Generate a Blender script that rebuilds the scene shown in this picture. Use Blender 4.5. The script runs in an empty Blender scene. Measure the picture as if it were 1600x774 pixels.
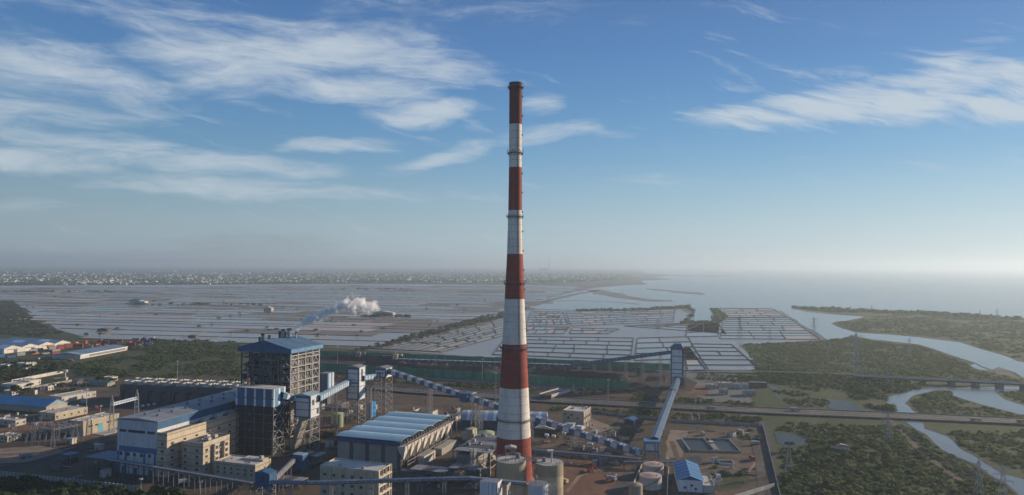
import bpy, math, random
import numpy as np
from mathutils import Matrix, Vector, noise as mnoise
from mathutils.geometry import tessellate_polygon
R = math.radians
rnd = random.Random(7)
nrs = np.random.RandomState(11)
scene = bpy.context.scene
COL = scene.collection

# ------------------------------------------------------------------ camera
H = 149.0                       # drone height above the plain, metres
FPX = 1120.0                    # focal length in photo pixels (photo is 1600 wide)
PITCH = math.atan(27 / FPX)
ROLL = R(0.30)
_F = Vector((0, math.cos(PITCH), math.sin(PITCH)))
_U = Vector((0, -math.sin(PITCH), math.cos(PITCH)))
_X = Vector((1, 0, 0))
_cR = _X * math.cos(ROLL) + _U * math.sin(ROLL)
_cU = -_X * math.sin(ROLL) + _U * math.cos(ROLL)
cam_d = bpy.data.cameras.new('camera')
cam = bpy.data.objects.new('camera', cam_d)
COL.objects.link(cam)
mw = Matrix.Identity(4)
for i in range(3):
    mw[i][0] = _cR[i]; mw[i][1] = _cU[i]; mw[i][2] = -_F[i]
mw.translation = Vector((0, 0, H))
cam.matrix_world = mw
cam_d.sensor_fit = 'HORIZONTAL'
cam_d.sensor_width = 36
cam_d.lens = 36 * FPX / 1600
cam_d.clip_start = 1
cam_d.clip_end = 200000
scene.camera = cam

def ray(px, py):
    xc = (px - 800) / FPX; yc = (387 - py) / FPX
    x = xc * math.cos(ROLL) - yc * math.sin(ROLL)
    y = xc * math.sin(ROLL) + yc * math.cos(ROLL)
    return _X * x + _U * y + _F
def P(px, py, z=0.0):           # the point of height z seen at this place of the survey photo
    d = ray(px, py); t = (z - H) / d.z
    return Vector((d.x * t, d.y * t, z))
def PY(px, py, Y):              # the point at distance Y
    d = ray(px, py); t = Y / d.y
    return Vector((d.x * t, Y, H + d.z * t))
def proj(x, y, z=0.0):
    v = Vector((x, y, z - H))
    f = v.dot(_F)
    return 800 + FPX * v.dot(_cR) / f, 387 - FPX * v.dot(_cU) / f
def inpoly(x, y, poly):
    c = False; n = len(poly); j = n - 1
    for i in range(n):
        xi, yi = poly[i]; xj, yj = poly[j]
        if (yi > y) != (yj > y) and x < (xj - xi) * (y - yi) / (yj - yi) + xi: c = not c
        j = i
    return c

# ------------------------------------------------------------------ world, sun, exposure
SUN_EL, SUN_AZ = 16.0, 64.0     # azimuth measured from the viewing direction (+Y) to the right (+X)
scene.view_settings.view_transform = 'Standard'
scene.view_settings.look = 'None'
scene.view_settings.exposure = 0.3
scene.view_settings.gamma = 1.0
scene.cycles.use_denoising = True
scene.cycles.diffuse_bounces = 2
scene.cycles.glossy_bounces = 2
scene.cycles.volume_bounces = 6
scene.cycles.max_bounces = 8
scene.cycles.transparent_max_bounces = 6
scene.cycles.caustics_reflective = False
scene.cycles.caustics_refractive = False

class NT:                       # small helper for node graphs
    def __init__(s, tree): s.t = tree
    def n(s, typ, **kw):
        nd = s.t.nodes.new(typ)
        for k, v in kw.items(): setattr(nd, k, v)
        return nd
    def put(s, sock, v):
        if isinstance(v, bpy.types.NodeSocket): s.t.links.new(v, sock)
        elif isinstance(v, (int, float)) and sock.type == 'VECTOR': sock.default_value = (v, v, v)
        elif isinstance(v, tuple) and sock.type == 'RGBA' and len(v) == 3: sock.default_value = v + (1,)
        else: sock.default_value = v
    def m(s, op, a, b=0.0, c=0.0, clamp=False):
        nd = s.n('ShaderNodeMath', operation=op, use_clamp=clamp)
        s.put(nd.inputs[0], a); s.put(nd.inputs[1], b); s.put(nd.inputs[2], c)
        return nd.outputs[0]
    def mix(s, f, a, b, blend='MIX'):
        nd = s.n('ShaderNodeMix', data_type='RGBA', blend_type=blend)
        s.put(nd.inputs['Factor'], f); s.put(nd.inputs[6], a); s.put(nd.inputs[7], b)
        return nd.outputs[2]
    def noise(s, vec, scale, detail=4, rough=.55, dist=0.0):
        nd = s.n('ShaderNodeTexNoise')
        s.put(nd.inputs['Vector'], vec); nd.inputs['Scale'].default_value = scale
        nd.inputs['Detail'].default_value = detail; nd.inputs['Roughness'].default_value = rough
        nd.inputs['Distortion'].default_value = dist
        return nd.outputs['Fac']
    def ss(s, x, lo, hi, to0=0.0, to1=1.0):
        nd = s.n('ShaderNodeMapRange', interpolation_type='SMOOTHSTEP')
        s.put(nd.inputs[0], x); s.put(nd.inputs[1], lo); s.put(nd.inputs[2], hi)
        s.put(nd.inputs[3], to0); s.put(nd.inputs[4], to1)
        return nd.outputs[0]
    def vscale(s, vec, sc):
        nd = s.n('ShaderNodeVectorMath', operation='MULTIPLY')
        s.put(nd.inputs[0], vec); nd.inputs[1].default_value = sc
        return nd.outputs[0]
    def xyz(s, x, y, z=0.0):
        nd = s.n('ShaderNodeCombineXYZ')
        s.put(nd.inputs[0], x); s.put(nd.inputs[1], y); s.put(nd.inputs[2], z)
        return nd.outputs[0]

world = bpy.data.worlds.new('World'); scene.world = world
world.use_nodes = True
wt = world.node_tree; wt.nodes.clear()
W = NT(wt)
sky = W.n('ShaderNodeTexSky', sky_type='NISHITA')
sky.sun_disc = False
sky.sun_elevation = R(SUN_EL); sky.sun_rotation = R(SUN_AZ)
sky.altitude = 100; sky.air_density = 1.0; sky.dust_density = 0.4; sky.ozone_density = 3.0
tc = W.n('ShaderNodeTexCoord')
sp = W.n('ShaderNodeSeparateXYZ'); wt.links.new(tc.outputs['Generated'], sp.inputs[0])
KA = 1120.0
az = W.m('MULTIPLY', W.m('ARCTAN2', sp.outputs[0], sp.outputs[1]), KA)
el = W.m('MULTIPLY', W.m('ARCSINE', sp.outputs[2]), KA)
def azel(px, py):
    d = ray(px, py).normalized()
    return math.atan2(d.x, d.y) * KA, math.asin(d.z) * KA
# cirrus: warped fibrous noise gathered into banks at given bearings and elevations
warp1 = W.noise(W.xyz(W.m('MULTIPLY', az, 1 / 300), W.m('MULTIPLY', el, 1 / 110)), 1.0, 4, .55)
warp2 = W.noise(W.xyz(W.m('MULTIPLY', az, 1 / 260), W.m('MULTIPLY', el, 1 / 90), 7.3), 1.0, 4, .55)
azw = W.m('ADD', az, W.m('MULTIPLY', W.m('SUBTRACT', warp1, .5), 150))
elw = W.m('ADD', el, W.m('MULTIPLY', W.m('SUBTRACT', warp2, .5), 46))
def banks(lst):
    out = None
    for (px, py, rx, ry, rot, s) in lst:
        a0, e0 = azel(px, py)
        c, sn = math.cos(R(rot)), math.sin(R(rot))
        dx = W.m('SUBTRACT', azw, a0); dy = W.m('SUBTRACT', elw, e0)
        u = W.m('MULTIPLY', W.m('ADD', W.m('MULTIPLY', dx, c), W.m('MULTIPLY', dy, sn)), 1 / rx)
        v = W.m('MULTIPLY', W.m('SUBTRACT', W.m('MULTIPLY', dy, c), W.m('MULTIPLY', dx, sn)), 1 / ry)
        r2 = W.m('ADD', W.m('MULTIPLY', u, u), W.m('MULTIPLY', v, v))
        f = W.m('MULTIPLY', W.m('SUBTRACT', 1.0, r2, clamp=True), s)
        out = f if out is None else W.m('MAXIMUM', out, f)
    return out
LEFT = [(450, 88, 330, 74, 5, 1.0), (330, 60, 260, 60, -6, .7), (640, 98, 160, 46, -3, 1.0), (575, 140, 150, 32, 2, 1.05), (665, 176, 120, 24, 4, 1.1),
        (100, 118, 200, 75, -6, .85), (60, 170, 180, 55, 0, .75), (190, 25, 330, 46, -8, .5), (700, 20, 300, 40, 0, .32),
        (160, 228, 180, 24, -3, .95), (60, 260, 170, 20, -3, .95), (300, 260, 260, 28, -2, .95), (360, 302, 290, 24, -1, .9),
        (520, 228, 140, 20, 5, .95), (700, 243, 130, 26, 17, .8), (860, 208, 110, 20, 4, .85), (940, 212, 80, 12, -6, .7),
        (835, 166, 60, 26, 10, .85), (560, 308, 200, 12, 0, .5), (1010, 275, 150, 14, 0, .32), (740, 308, 120, 9, -4, .5),
        (90, 320, 200, 14, 0, .42), (420, 175, 120, 10, -12, .5), (760, 128, 60, 14, -5, .5), (900, 20, 160, 50, 0, .32)]
RIGHT = [(1180, 186, 130, 30, -3, 1.0), (1300, 172, 170, 42, 3, 1.15), (1450, 152, 170, 50, 5, 1.2), (1610, 152, 150, 44, 2, 1.1),
         (1260, 120, 320, 30, 5, .3), (1460, 105, 90, 30, 20, .75)]
fib = W.noise(W.xyz(W.m('MULTIPLY', azw, 1 / 165), W.m('MULTIPLY', elw, 1 / 40)), 1.0, 9, .62, .35)
fib3 = W.noise(W.xyz(W.m('MULTIPLY', W.m('ADD', azw, W.m('MULTIPLY', elw, 1.2)), 1 / 60), W.m('MULTIPLY', elw, 1 / 9), 5.5), 1.0, 6, .6, .5)
ca, sa = math.cos(R(-17)), math.sin(R(-17))
ru = W.m('ADD', W.m('MULTIPLY', azw, ca), W.m('MULTIPLY', elw, sa))
rv = W.m('SUBTRACT', W.m('MULTIPLY', elw, ca), W.m('MULTIPLY', azw, sa))
fib2 = W.noise(W.xyz(W.m('MULTIPLY', ru, 1 / 150), W.m('MULTIPLY', rv, 1 / 20), 3.1), 1.0, 9, .6, .3)
d1 = W.m('ADD', banks(LEFT), W.m('MULTIPLY', W.m('SUBTRACT', W.m('ADD', W.m('MULTIPLY', fib, .78), W.m('MULTIPLY', fib3, .22)), .515), 2.5))
d2 = W.m('ADD', banks(RIGHT), W.m('MULTIPLY', W.m('SUBTRACT', fib2, .54), 3.0))
# the same kind of cirrus goes on thinly over the rest of the sky
gen = W.noise(W.xyz(W.m('MULTIPLY', az, 1 / 900), W.m('MULTIPLY', el, 1 / 300), 1.7), 1.0, 3, .5)
off = W.m('MAXIMUM', W.ss(W.m('ABSOLUTE', az), 700, 860), W.ss(el, 440, 560))
d3 = W.m('ADD', W.m('MULTIPLY', W.ss(gen, .5, .66), W.m('MULTIPLY', off, .8)), W.m('MULTIPLY', W.m('SUBTRACT', fib, .6), 1.4))
c1 = W.m('MAXIMUM', W.m('MAXIMUM', W.ss(d1, .17, 1.25), W.ss(d2, .12, 1.15)), W.m('MULTIPLY', W.ss(d3, .05, 1.2), W.ss(el, 0, 90)))
cloud = W.m('MULTIPLY', c1, .88)
ramp = W.n('ShaderNodeValToRGB'); wt.links.new(W.m('MULTIPLY', el, 1 / (KA * R(60))), ramp.inputs[0])
cr = ramp.color_ramp; cr.interpolation = 'B_SPLINE'
for i_, (deg, c_) in enumerate(((0, (.445, .585, .68)), (1.7, (.445, .585, .68)), (4.3, (.375, .545, .645)), (8.3, (.18, .41, .645)), (14.2, (.095, .265, .57)), (20, (.085, .21, .48)), (60, (.04, .10, .26)))):
    e_ = cr.elements[i_] if i_ < 2 else cr.elements.new(deg / 60)
    e_.position = deg / 60; e_.color = c_ + (1,)
cosd = W.m('COSINE', W.m('SUBTRACT', W.m('MULTIPLY', az, 1 / KA), R(SUN_AZ)))
side = W.m('ADD', W.m('MULTIPLY', W.m('MAXIMUM', cosd, -.25), .36), .82)           # brighter towards the sun's side
low = W.ss(el, R(2) * KA, R(22) * KA, 1.0, .25)
side = W.m('ADD', W.m('MULTIPLY', W.m('SUBTRACT', side, 1.0), low), 1.0)
nd_ = W.n('ShaderNodeVectorMath', operation='SCALE'); W.put(nd_.inputs[0], ramp.outputs[0]); W.put(nd_.inputs['Scale'], W.m('MULTIPLY', side, 1 / .075))
base = W.mix(.8, sky.outputs[0], nd_.outputs[0])
smk = W.m('MULTIPLY', W.ss(W.m('ADD', banks([(390, 385, 200, 30, 4, .8), (300, 398, 130, 20, 0, .6)]), W.m('MULTIPLY', W.m('SUBTRACT', fib3, .5), 1.6)), .1, 1.1), .3)
base = W.mix(smk, base, (2.6, 2.8, 3.1))
skyc = W.mix(cloud, base, (7.4, 8.4, 9.3))
bg = W.n('ShaderNodeBackground'); wt.links.new(skyc, bg.inputs[0])
bg.inputs[1].default_value = 0.0605
wo = W.n('ShaderNodeOutputWorld'); wt.links.new(bg.outputs[0], wo.inputs[0])

sun_d = bpy.data.lights.new('sun', 'SUN'); sun = bpy.data.objects.new('sun', sun_d); COL.objects.link(sun)
sun_d.energy = 5.0; sun_d.angle = R(0.5); sun_d.color = (1.0, .80, .58)
sdir = Vector((math.sin(R(SUN_AZ)) * math.cos(R(SUN_EL)), math.cos(R(SUN_AZ)) * math.cos(R(SUN_EL)), math.sin(R(SUN_EL))))
sun.rotation_euler = sdir.to_track_quat('Z', 'Y').to_euler()
sun.location = (600, 300, 800)

# ------------------------------------------------------------------ helpers: objects
def tag(o, label=None, cat=None, group=None, kind=None):
    if label: o['label'] = label
    if cat: o['category'] = cat
    if group: o['group'] = group
    if kind: o['kind'] = kind
    return o
def thing(name, label, cat, loc=(0, 0, 0), rz=0.0, group=None):
    o = bpy.data.objects.new(name, None); COL.objects.link(o)
    o.location = loc; o.rotation_euler = (0, 0, rz); o.empty_display_size = 1
    return tag(o, label, cat, group)
def link(name, me, parent=None, loc=(0, 0, 0), rot=(0, 0, 0)):
    o = bpy.data.objects.new(name, me); COL.objects.link(o)
    o.location = loc; o.rotation_euler = rot
    if parent: o.parent = parent
    return o
def copy_tree(o, parent=None):
    c = o.copy(); COL.objects.link(c)
    if parent: c.parent = parent
    for ch in list(o.children): copy_tree(ch, c)
    return c

class MB:                       # collects shapes, becomes one mesh
    def __init__(s): s.v = []; s.f = []; s.mi = []; s.mats = []
    def mat(s, m):
        if m not in s.mats: s.mats.append(m)
        return s.mats.index(m)
    def add(s, vs, fs, m):
        b = len(s.v); s.v += [tuple(p) for p in vs]; k = s.mat(m)
        for f in fs: s.f.append(tuple(b + i for i in f)); s.mi.append(k)
        return s
    def box(s, x0, x1, y0, y1, z0, z1, m, top=None):
        vs = [(x0, y0, z0), (x1, y0, z0), (x1, y1, z0), (x0, y1, z0), (x0, y0, z1), (x1, y0, z1), (x1, y1, z1), (x0, y1, z1)]
        s.add(vs, [(0, 3, 2, 1), (0, 1, 5, 4), (1, 2, 6, 5), (2, 3, 7, 6), (3, 0, 4, 7)], m)
        s.add(vs[4:], [(0, 1, 2, 3)], top or m)
        return s
    def bar(s, p, q, w, m, h=None):
        p = Vector(p); q = Vector(q); d = (q - p)
        if d.length < 1e-6: return s
        d.normalize(); h = h or w
        up = Vector((0, 0, 1)) if abs(d.z) < .95 else Vector((1, 0, 0))
        a = d.cross(up).normalized() * w / 2; b = a.cross(d).normalized() * h / 2
        vs = [p - a - b, p + a - b, p + a + b, p - a + b, q - a - b, q + a - b, q + a + b, q - a + b]
        return s.add(vs, [(0, 1, 2, 3), (7, 6, 5, 4), (0, 4, 5, 1), (1, 5, 6, 2), (2, 6, 7, 3), (3, 7, 4, 0)], m)
    def cyl(s, cx, cy, z0, z1, r0, r1, m, n=24, cap=True, topm=None):
        vs = []; fs = []
        for i in range(n):
            a = 2 * math.pi * i / n
            vs.append((cx + r0 * math.cos(a), cy + r0 * math.sin(a), z0))
            vs.append((cx + r1 * math.cos(a), cy + r1 * math.sin(a), z1))
        for i in range(n):
            j = (i + 1) % n
            fs.append((2 * i, 2 * j, 2 * j + 1, 2 * i + 1))
        s.add(vs, fs, m)
        if cap:
            s.add([vs[2 * i + 1] for i in range(n)], [tuple(range(n))], topm or m)
        return s
    def tube(s, pts, r, m, n=8):
        for a, b in zip(pts[:-1], pts[1:]):
            s.rod(a, b, r, m, n)
        return s
    def rod(s, p, q, r, m, n=8, r2=None):
        p = Vector(p); q = Vector(q); d = (q - p)
        if d.length < 1e-6: return s
        d.normalize(); r2 = r if r2 is None else r2
        up = Vector((0, 0, 1)) if abs(d.z) < .95 else Vector((1, 0, 0))
        a = d.cross(up).normalized(); b = a.cross(d).normalized()
        vs = []
        for i in range(n):
            t = 2 * math.pi * i / n; o = a * math.cos(t) + b * math.sin(t)
            vs += [p + o * r, q + o * r2]
        fs = [(2 * i, 2 * i + 1, 2 * ((i + 1) % n) + 1, 2 * ((i + 1) % n)) for i in range(n)]
        fs.append(tuple(2 * i for i in range(n))); fs.append(tuple(2 * i + 1 for i in reversed(range(n))))
        return s.add(vs, fs, m)
    def prism(s, prof, axis, a0, a1, m):   # prof: list of 2-D points; axis 'x' -> points are (y,z); 'y' -> (x,z)
        n = len(prof)
        if axis == 'x': vs = [(a0, p[0], p[1]) for p in prof] + [(a1, p[0], p[1]) for p in prof]
        else: vs = [(p[0], a0, p[1]) for p in prof] + [(p[0], a1, p[1]) for p in prof]
        fs = [(i, (i + 1) % n, n + (i + 1) % n, n + i) for i in range(n)]
        fs += [tuple(reversed(range(n))), tuple(range(n, 2 * n))]
        return s.add(vs, fs, m)
    def mesh(s, name, smooth=False):
        me = bpy.data.meshes.new(name); me.from_pydata(s.v, [], s.f)
        for m in s.mats: me.materials.append(m)
        me.polygons.foreach_set('material_index', s.mi)
        if smooth: me.polygons.foreach_set('use_smooth', [True] * len(s.f))
        me.update()
        return me
    def build(s, name, parent=None, loc=(0, 0, 0), rot=(0, 0, 0), smooth=False):
        return link(name, s.mesh(name, smooth), parent, loc, rot)
def lattice(mb, x0, x1, y0, y1, z0, z1, n, wl, wb, m, taper=1.0, faces='frlb', cross=True):
    cx, cy = (x0 + x1) / 2, (y0 + y1) / 2
    def cor(k, t):
        f = 1 + (taper - 1) * t
        X = (x0, x1, x1, x0)[k]; Y = (y0, y0, y1, y1)[k]
        return (cx + (X - cx) * f, cy + (Y - cy) * f, z0 + (z1 - z0) * t)
    for k in range(4): mb.bar(cor(k, 0), cor(k, 1), wl, m)
    fc = {'f': (0, 1), 'r': (1, 2), 'b': (2, 3), 'l': (3, 0)}
    for c in faces:
        a, b = fc[c]
        for i in range(n):
            t0, t1 = i / n, (i + 1) / n
            mb.bar(cor(a, t1), cor(b, t1), wb, m)
            mb.bar(cor(a, t0), cor(b, t1), wb, m)
            if cross: mb.bar(cor(b, t0), cor(a, t1), wb, m)

# ------------------------------------------------------------------ materials
_mats = {}
def M(name, col, rough=.8, var=.25, scale=.35, streak=0.0, spec=.3, metal=0.0, dirt=0.0, dirtcol=(.16, .12, .09), bump=0.0, fade=.3):
    if name in _mats: return _mats[name]
    m = bpy.data.materials.new(name); m.use_nodes = True
    t = m.node_tree; t.nodes.clear(); N = NT(t)
    geo = N.n('ShaderNodeNewGeometry'); pos = geo.outputs['Position']
    n1 = N.noise(pos, scale, 6, .6)
    n2 = N.noise(pos, scale * 9, 4, .6)
    f = N.m('ADD', N.m('MULTIPLY', n1, .65), N.m('MULTIPLY', n2, .35))
    val = N.ss(f, .3, .7, 1 - var, 1 + var)
    oi = N.n('ShaderNodeObjectInfo'); val = N.m('MULTIPLY', val, N.m('ADD', N.m('MULTIPLY', oi.outputs['Random'], fade), 1 - fade / 2))
    nd = N.n('ShaderNodeVectorMath', operation='SCALE'); nd.inputs[0].default_value = col; N.put(nd.inputs['Scale'], val)
    c = nd.outputs[0]
    if streak:
        sv = N.noise(N.vscale(pos, (.9, .9, .035)), 1.0, 5, .7)
        c = N.mix(N.m('MULTIPLY', N.ss(sv, .48, .72), streak), c, dirtcol)
    if dirt:
        dn = N.noise(pos, scale * .5, 5, .65)
        c = N.mix(N.m('MULTIPLY', N.ss(dn, .45, .7), dirt), c, dirtcol)
    b = N.n('ShaderNodeBsdfPrincipled'); N.put(b.inputs['Base Color'], c)
    b.inputs['Roughness'].default_value = rough; b.inputs['Metallic'].default_value = metal
    b.inputs['Specular IOR Level'].default_value = spec
    if bump:
        bn = N.n('ShaderNodeBump'); N.put(bn.inputs['Height'], n2); bn.inputs['Strength'].default_value = bump
        bn.inputs['Distance'].default_value = .4; t.links.new(bn.outputs[0], b.inputs['Normal'])
    o = N.n('ShaderNodeOutputMaterial'); t.links.new(b.outputs[0], o.inputs[0])
    _mats[name] = m
    return m
def land(name, cols, s1, s2, rough=.95, streaks=None):       # ground of several natural colours mixed by noise
    m = bpy.data.materials.new(name); m.use_nodes = True
    t = m.node_tree; t.nodes.clear(); N = NT(t)
    pos = N.n('ShaderNodeNewGeometry').outputs['Position']
    a = N.noise(pos, s1, 8, .62, .4); b_ = N.noise(pos, s2, 6, .65, .2); c_ = N.noise(N.vscale(pos, (1, 1, 1)), s2 * 6, 3, .6)
    c = N.mix(N.ss(a, .42, .58), cols[0], cols[1])
    c = N.mix(N.ss(b_, .46, .62), c, cols[2])
    c = N.mix(N.m('MULTIPLY', N.ss(c_, .42, .66), .6), c, cols[3])
    b = N.n('ShaderNodeBsdfPrincipled'); N.put(b.inputs['Base Color'], c); b.inputs['Roughness'].default_value = rough
    b.inputs['Specular IOR Level'].default_value = .1
    o = N.n('ShaderNodeOutputMaterial'); t.links.new(b.outputs[0], o.inputs[0])
    return m
def water(name, col, rough, bump, bscale, spec=.5, mud=None, mudf=0.0, mscale=.01):
    m = bpy.data.materials.new(name); m.use_nodes = True
    t = m.node_tree; t.nodes.clear(); N = NT(t)
    pos = N.n('ShaderNodeNewGeometry').outputs['Position']
    b = N.n('ShaderNodeBsdfPrincipled')
    c = col
    if mud:
        c = N.mix(N.m('MULTIPLY', N.ss(N.noise(pos, mscale, 6, .6), .42, .62), mudf), col, mud)
    N.put(b.inputs['Base Color'], c); b.inputs['Roughness'].default_value = rough
    b.inputs['Specular IOR Level'].default_value = spec; b.inputs['IOR'].default_value = 1.33
    if bump:
        bn = N.n('ShaderNodeBump'); N.put(bn.inputs['Height'], N.noise(pos, bscale, 3, .6)); bn.inputs['Strength'].default_value = bump
        bn.inputs['Distance'].default_value = 1.0; t.links.new(bn.outputs[0], b.inputs['Normal'])
    o = N.n('ShaderNodeOutputMaterial'); t.links.new(b.outputs[0], o.inputs[0])
    return m
def leafmat(name, c1, c2, c3):
    m = bpy.data.materials.new(name); m.use_nodes = True
    t = m.node_tree; t.nodes.clear(); N = NT(t)
    geo = N.n('ShaderNodeNewGeometry'); pos = geo.outputs['Position']
    a = N.noise(pos, .035, 4, .6); b_ = N.noise(pos, .3, 3, .6)
    c = N.mix(N.ss(a, .42, .6), c1, c2)
    c = N.mix(N.m('MULTIPLY', N.ss(b_, .45, .65), .7), c, c3)
    b = N.n('ShaderNodeBsdfPrincipled'); N.put(b.inputs['Base Color'], c); b.inputs['Roughness'].default_value = .75
    b.inputs['Specular IOR Level'].default_value = .15
    tr = N.n('ShaderNodeBsdfTranslucent'); N.put(tr.inputs[0], c); ms = N.n('ShaderNodeMixShader'); ms.inputs[0].default_value = .5
    t.links.new(b.outputs[0], ms.inputs[1]); t.links.new(tr.outputs[0], ms.inputs[2])
    o = N.n('ShaderNodeOutputMaterial'); t.links.new(ms.outputs[0], o.inputs[0])
    return m

white_clad = M('white_cladding', (.58, .60, .64), .6, .12, .2, streak=.45)
cream = M('cream_plaster', (.47, .41, .315), .9, .14, .25, streak=.4)
cream_dk = M('weathered_ledge', (.22, .19, .15), .9, .2)
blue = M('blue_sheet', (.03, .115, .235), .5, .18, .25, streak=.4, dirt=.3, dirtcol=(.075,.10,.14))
blue_lt = M('blue_roof_and_sunlit_sheet', (.075,.23,.40), .5, .15, .12, dirt=.4, dirtcol=(.17,.2,.22))  # also the lit copy of the blue cladding on sun-facing sides
blue_pale = M('pale_blue_roof', (.25, .35, .41), .55, .15, .12, dirt=.3, dirtcol=(.3, .33, .35))
skylight = M('translucent_sheet', (.62, .70, .78), .5, .1)
steel = M('painted_steel', (.22,.22,.235), .6, .25, .4, dirt=.35, dirtcol=(.10, .10, .105))
steel_lt = M('galvanised_and_sunlit_steel', (.38, .375, .36), .5, .2, .4, dirt=.2, dirtcol=(.10, .10, .105))  # also the lit copy of frame steel on sun-facing sides
steel_dk = M('dark_steel', (.09, .09, .10), .7, .3, .4, dirt=.3, dirtcol=(.10, .10, .105))
boilerc = M('boiler_casing', (.235, .225, .215), .6, .3, .25, streak=.5, dirtcol=(.13, .105, .09))
concrete = M('concrete', (.29,.275,.25), .9, .2, .2, streak=.4)
conc_lt = M('pale_concrete', (.5, .48, .44), .9, .18, .2, dirt=.4, dirtcol=(.3, .26, .2))
conc_dk = M('stained_concrete', (.13, .125, .125), .95, .25, .15, streak=.5, dirtcol=(.05, .05, .05))
silo_m = M('silo_concrete', (.36, .31, .22), .9, .16, .15, streak=.55, dirtcol=(.17, .14, .10))
glass_dk = M('window_pane', (.055, .058, .06), .25, .2, .5, spec=.5, fade=1.3)
red_p = M('red_chimney_paint', (.27, .055, .040), .85, .22, .06, fade=.16, streak=.55, dirtcol=(.17, .05, .045))
white_p = M('white_chimney_paint', (.70, .66, .60), .85, .14, .06, streak=.5, fade=.1, dirtcol=(.38, .33, .28))
soot = M('sooty_red_paint', (.10, .035, .03), .95, .3, .2)
rust = M('rusty_steel', (.22, .10, .06), .9, .35, .3)
coal = M('coal', (.028, .025, .024), .9, .4, .05, bump=.5)
asphalt = M('asphalt', (.042,.042,.045), .9, .25, .05, dirt=.45, dirtcol=(.12, .10, .08))
roadc = M('worn_road', (.06, .056, .05), .9, .25, .04, dirt=.5, dirtcol=(.18, .14, .11))
soil = land('bare_soil', ((.13,.095,.068),(.17,.125,.09),(.09,.072,.055),(.15,.115,.085)), .02, .06)
redsoil = land('red_soil', ((.17,.085,.055),(.21,.115,.075),(.12,.08,.058),(.19,.13,.09)), .03, .08)
sandm = land('sand', ((.24,.19,.14),(.28,.22,.165),(.18,.145,.11),(.27,.21,.16)), .02, .06)
scrub = land('scrub_ground', ((.055,.07,.034),(.075,.085,.042),(.045,.06,.028),(.11,.095,.06)), .006, .03)
plantsoil = land('plant_ground', ((.088,.068,.05),(.115,.085,.06),(.06,.055,.04),(.14,.105,.078)), .012, .05)
farland = land('far_land', ((.13,.135,.125),(.16,.16,.145),(.11,.12,.10),(.2,.19,.18)), .0007, .003)
townland = land('town_ground', ((.05, .065, .045), (.07, .08, .05), (.05, .06, .04), (.14, .13, .12)), .001, .006)
yardland = land('coal_yard_ground', ((.045, .04, .037), (.065, .052, .045), (.04, .036, .034), (.085, .065, .055)), .01, .04)
mangl = land('mangrove_ground', ((.062,.085,.034),(.075,.092,.038),(.054,.072,.03),(.085,.095,.05)), .006, .03)
bundm = land('bund_earth', ((.095, .085, .075), (.12, .105, .09), (.07, .068, .055), (.14, .12, .105)), .01, .05)
dikem = land('dike_earth', ((.062,.055,.045),(.08,.07,.058),(.05,.052,.036),(.10,.088,.075)), .01, .05)
sea_m = water('sea_water', (.12, .15, .16), .2, .16, .02, .5, (.15, .18, .18), .6, .0008)
pan_w = water('pan_brine', (.165, .155, .15), .2, .08, .05, .3, (.21, .185, .165), .9, .004)
pan_w2 = water('pan_shallow_brine', (.215, .20, .19), .26, .08, .05, .25, (.25, .225, .205), .8, .004)
pan_salt = M('pan_salt_crust', (.40, .37, .36), .8, .2, .02, dirt=.5, dirtcol=(.30, .25, .23))
pan_mud = land('pan_mud', ((.18, .16, .145), (.21, .19, .175), (.15, .135, .125), (.25, .23, .215)), .006, .03)
basin_w = water('basin_water', (.04, .052, .055), .3, .2, .3, .1)
green_net = M('green_mesh_sheet', (.04, .225, .125), .9, .3, .05, streak=.55, dirtcol=(.03, .08, .065))
tankg = M('green_tank_paint', (.34, .42, .25), .6, .15, .3, streak=.3)
tankw = M('white_tank_paint', (.48, .45, .42), .7, .15, .2, streak=.4, dirtcol=(.26, .2, .16))
tankr = M('tank_roof_rusty', (.36, .27, .22), .8, .25, .2)
leaf_a = leafmat('scrub_leaves', (.075, .092, .042), (.095, .108, .05), (.115, .12, .065))
leaf_b = leafmat('mangrove_leaves', (.092, .13, .044), (.108, .138, .05), (.118, .138, .06))
leaf_d = leafmat('dark_leaves', (.055, .09, .028), (.075, .11, .036), (.095, .12, .045))
bark = M('bark', (.13, .10, .075), .95, .3, 1.0)
cont_cols = {'red': M('red_container_paint', (.36, .06, .045), .6, .2), 'orange': M('orange_container_paint', (.48, .2, .07), .6, .2),
             'blue': M('blue_container_paint', (.05, .12, .3), .6, .2), 'tan': M('tan_container_paint', (.5, .38, .2), .6, .2),
             'grey': M('grey_container_paint', (.3, .32, .35), .6, .2), 'maroon': M('maroon_container_paint', (.2, .06, .06), .6, .2)}

# ------------------------------------------------------------------ the setting: sheets of land and water
def sheet(name, pts, z, m, kind='structure', parent=None):
    pts = [Vector((p[0], p[1], 0)) for p in pts]
    tris = tessellate_polygon([pts])
    fs = []
    for a, b, c in tris:
        n = (pts[b] - pts[a]).cross(pts[c] - pts[a]).z
        if abs(n) < 1e-9: continue
        fs.append((a, b, c) if n > 0 else (a, c, b))
    me = bpy.data.meshes.new(name); me.from_pydata([(p.x, p.y, z) for p in pts], [], fs); me.materials.append(m); me.update()
    o = link(name, me, parent); o['kind'] = kind
    return o
def wob(pts, step, amp, seed, closed=True):        # natural outline: subdivide and displace
    out = []
    n = len(pts)
    for i in range(n if closed else n - 1):
        a = Vector(pts[i][:2]); b = Vector(pts[(i + 1) % n][:2]); L = (b - a).length
        k = max(1, min(14, int(L / step)))
        nr = Vector((-(b - a).y, (b - a).x)) / max(L, 1e-6)
        for j in range(k):
            q = a.lerp(b, j / k)
            d = 0 if j == 0 else (mnoise.noise(Vector((q.x / step * .7, q.y / step * .7, seed)))) * amp
            out.append(q + nr * d)
    return out
def pix(lst): return [P(x, y) for x, y in lst]
G = 60000
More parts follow.
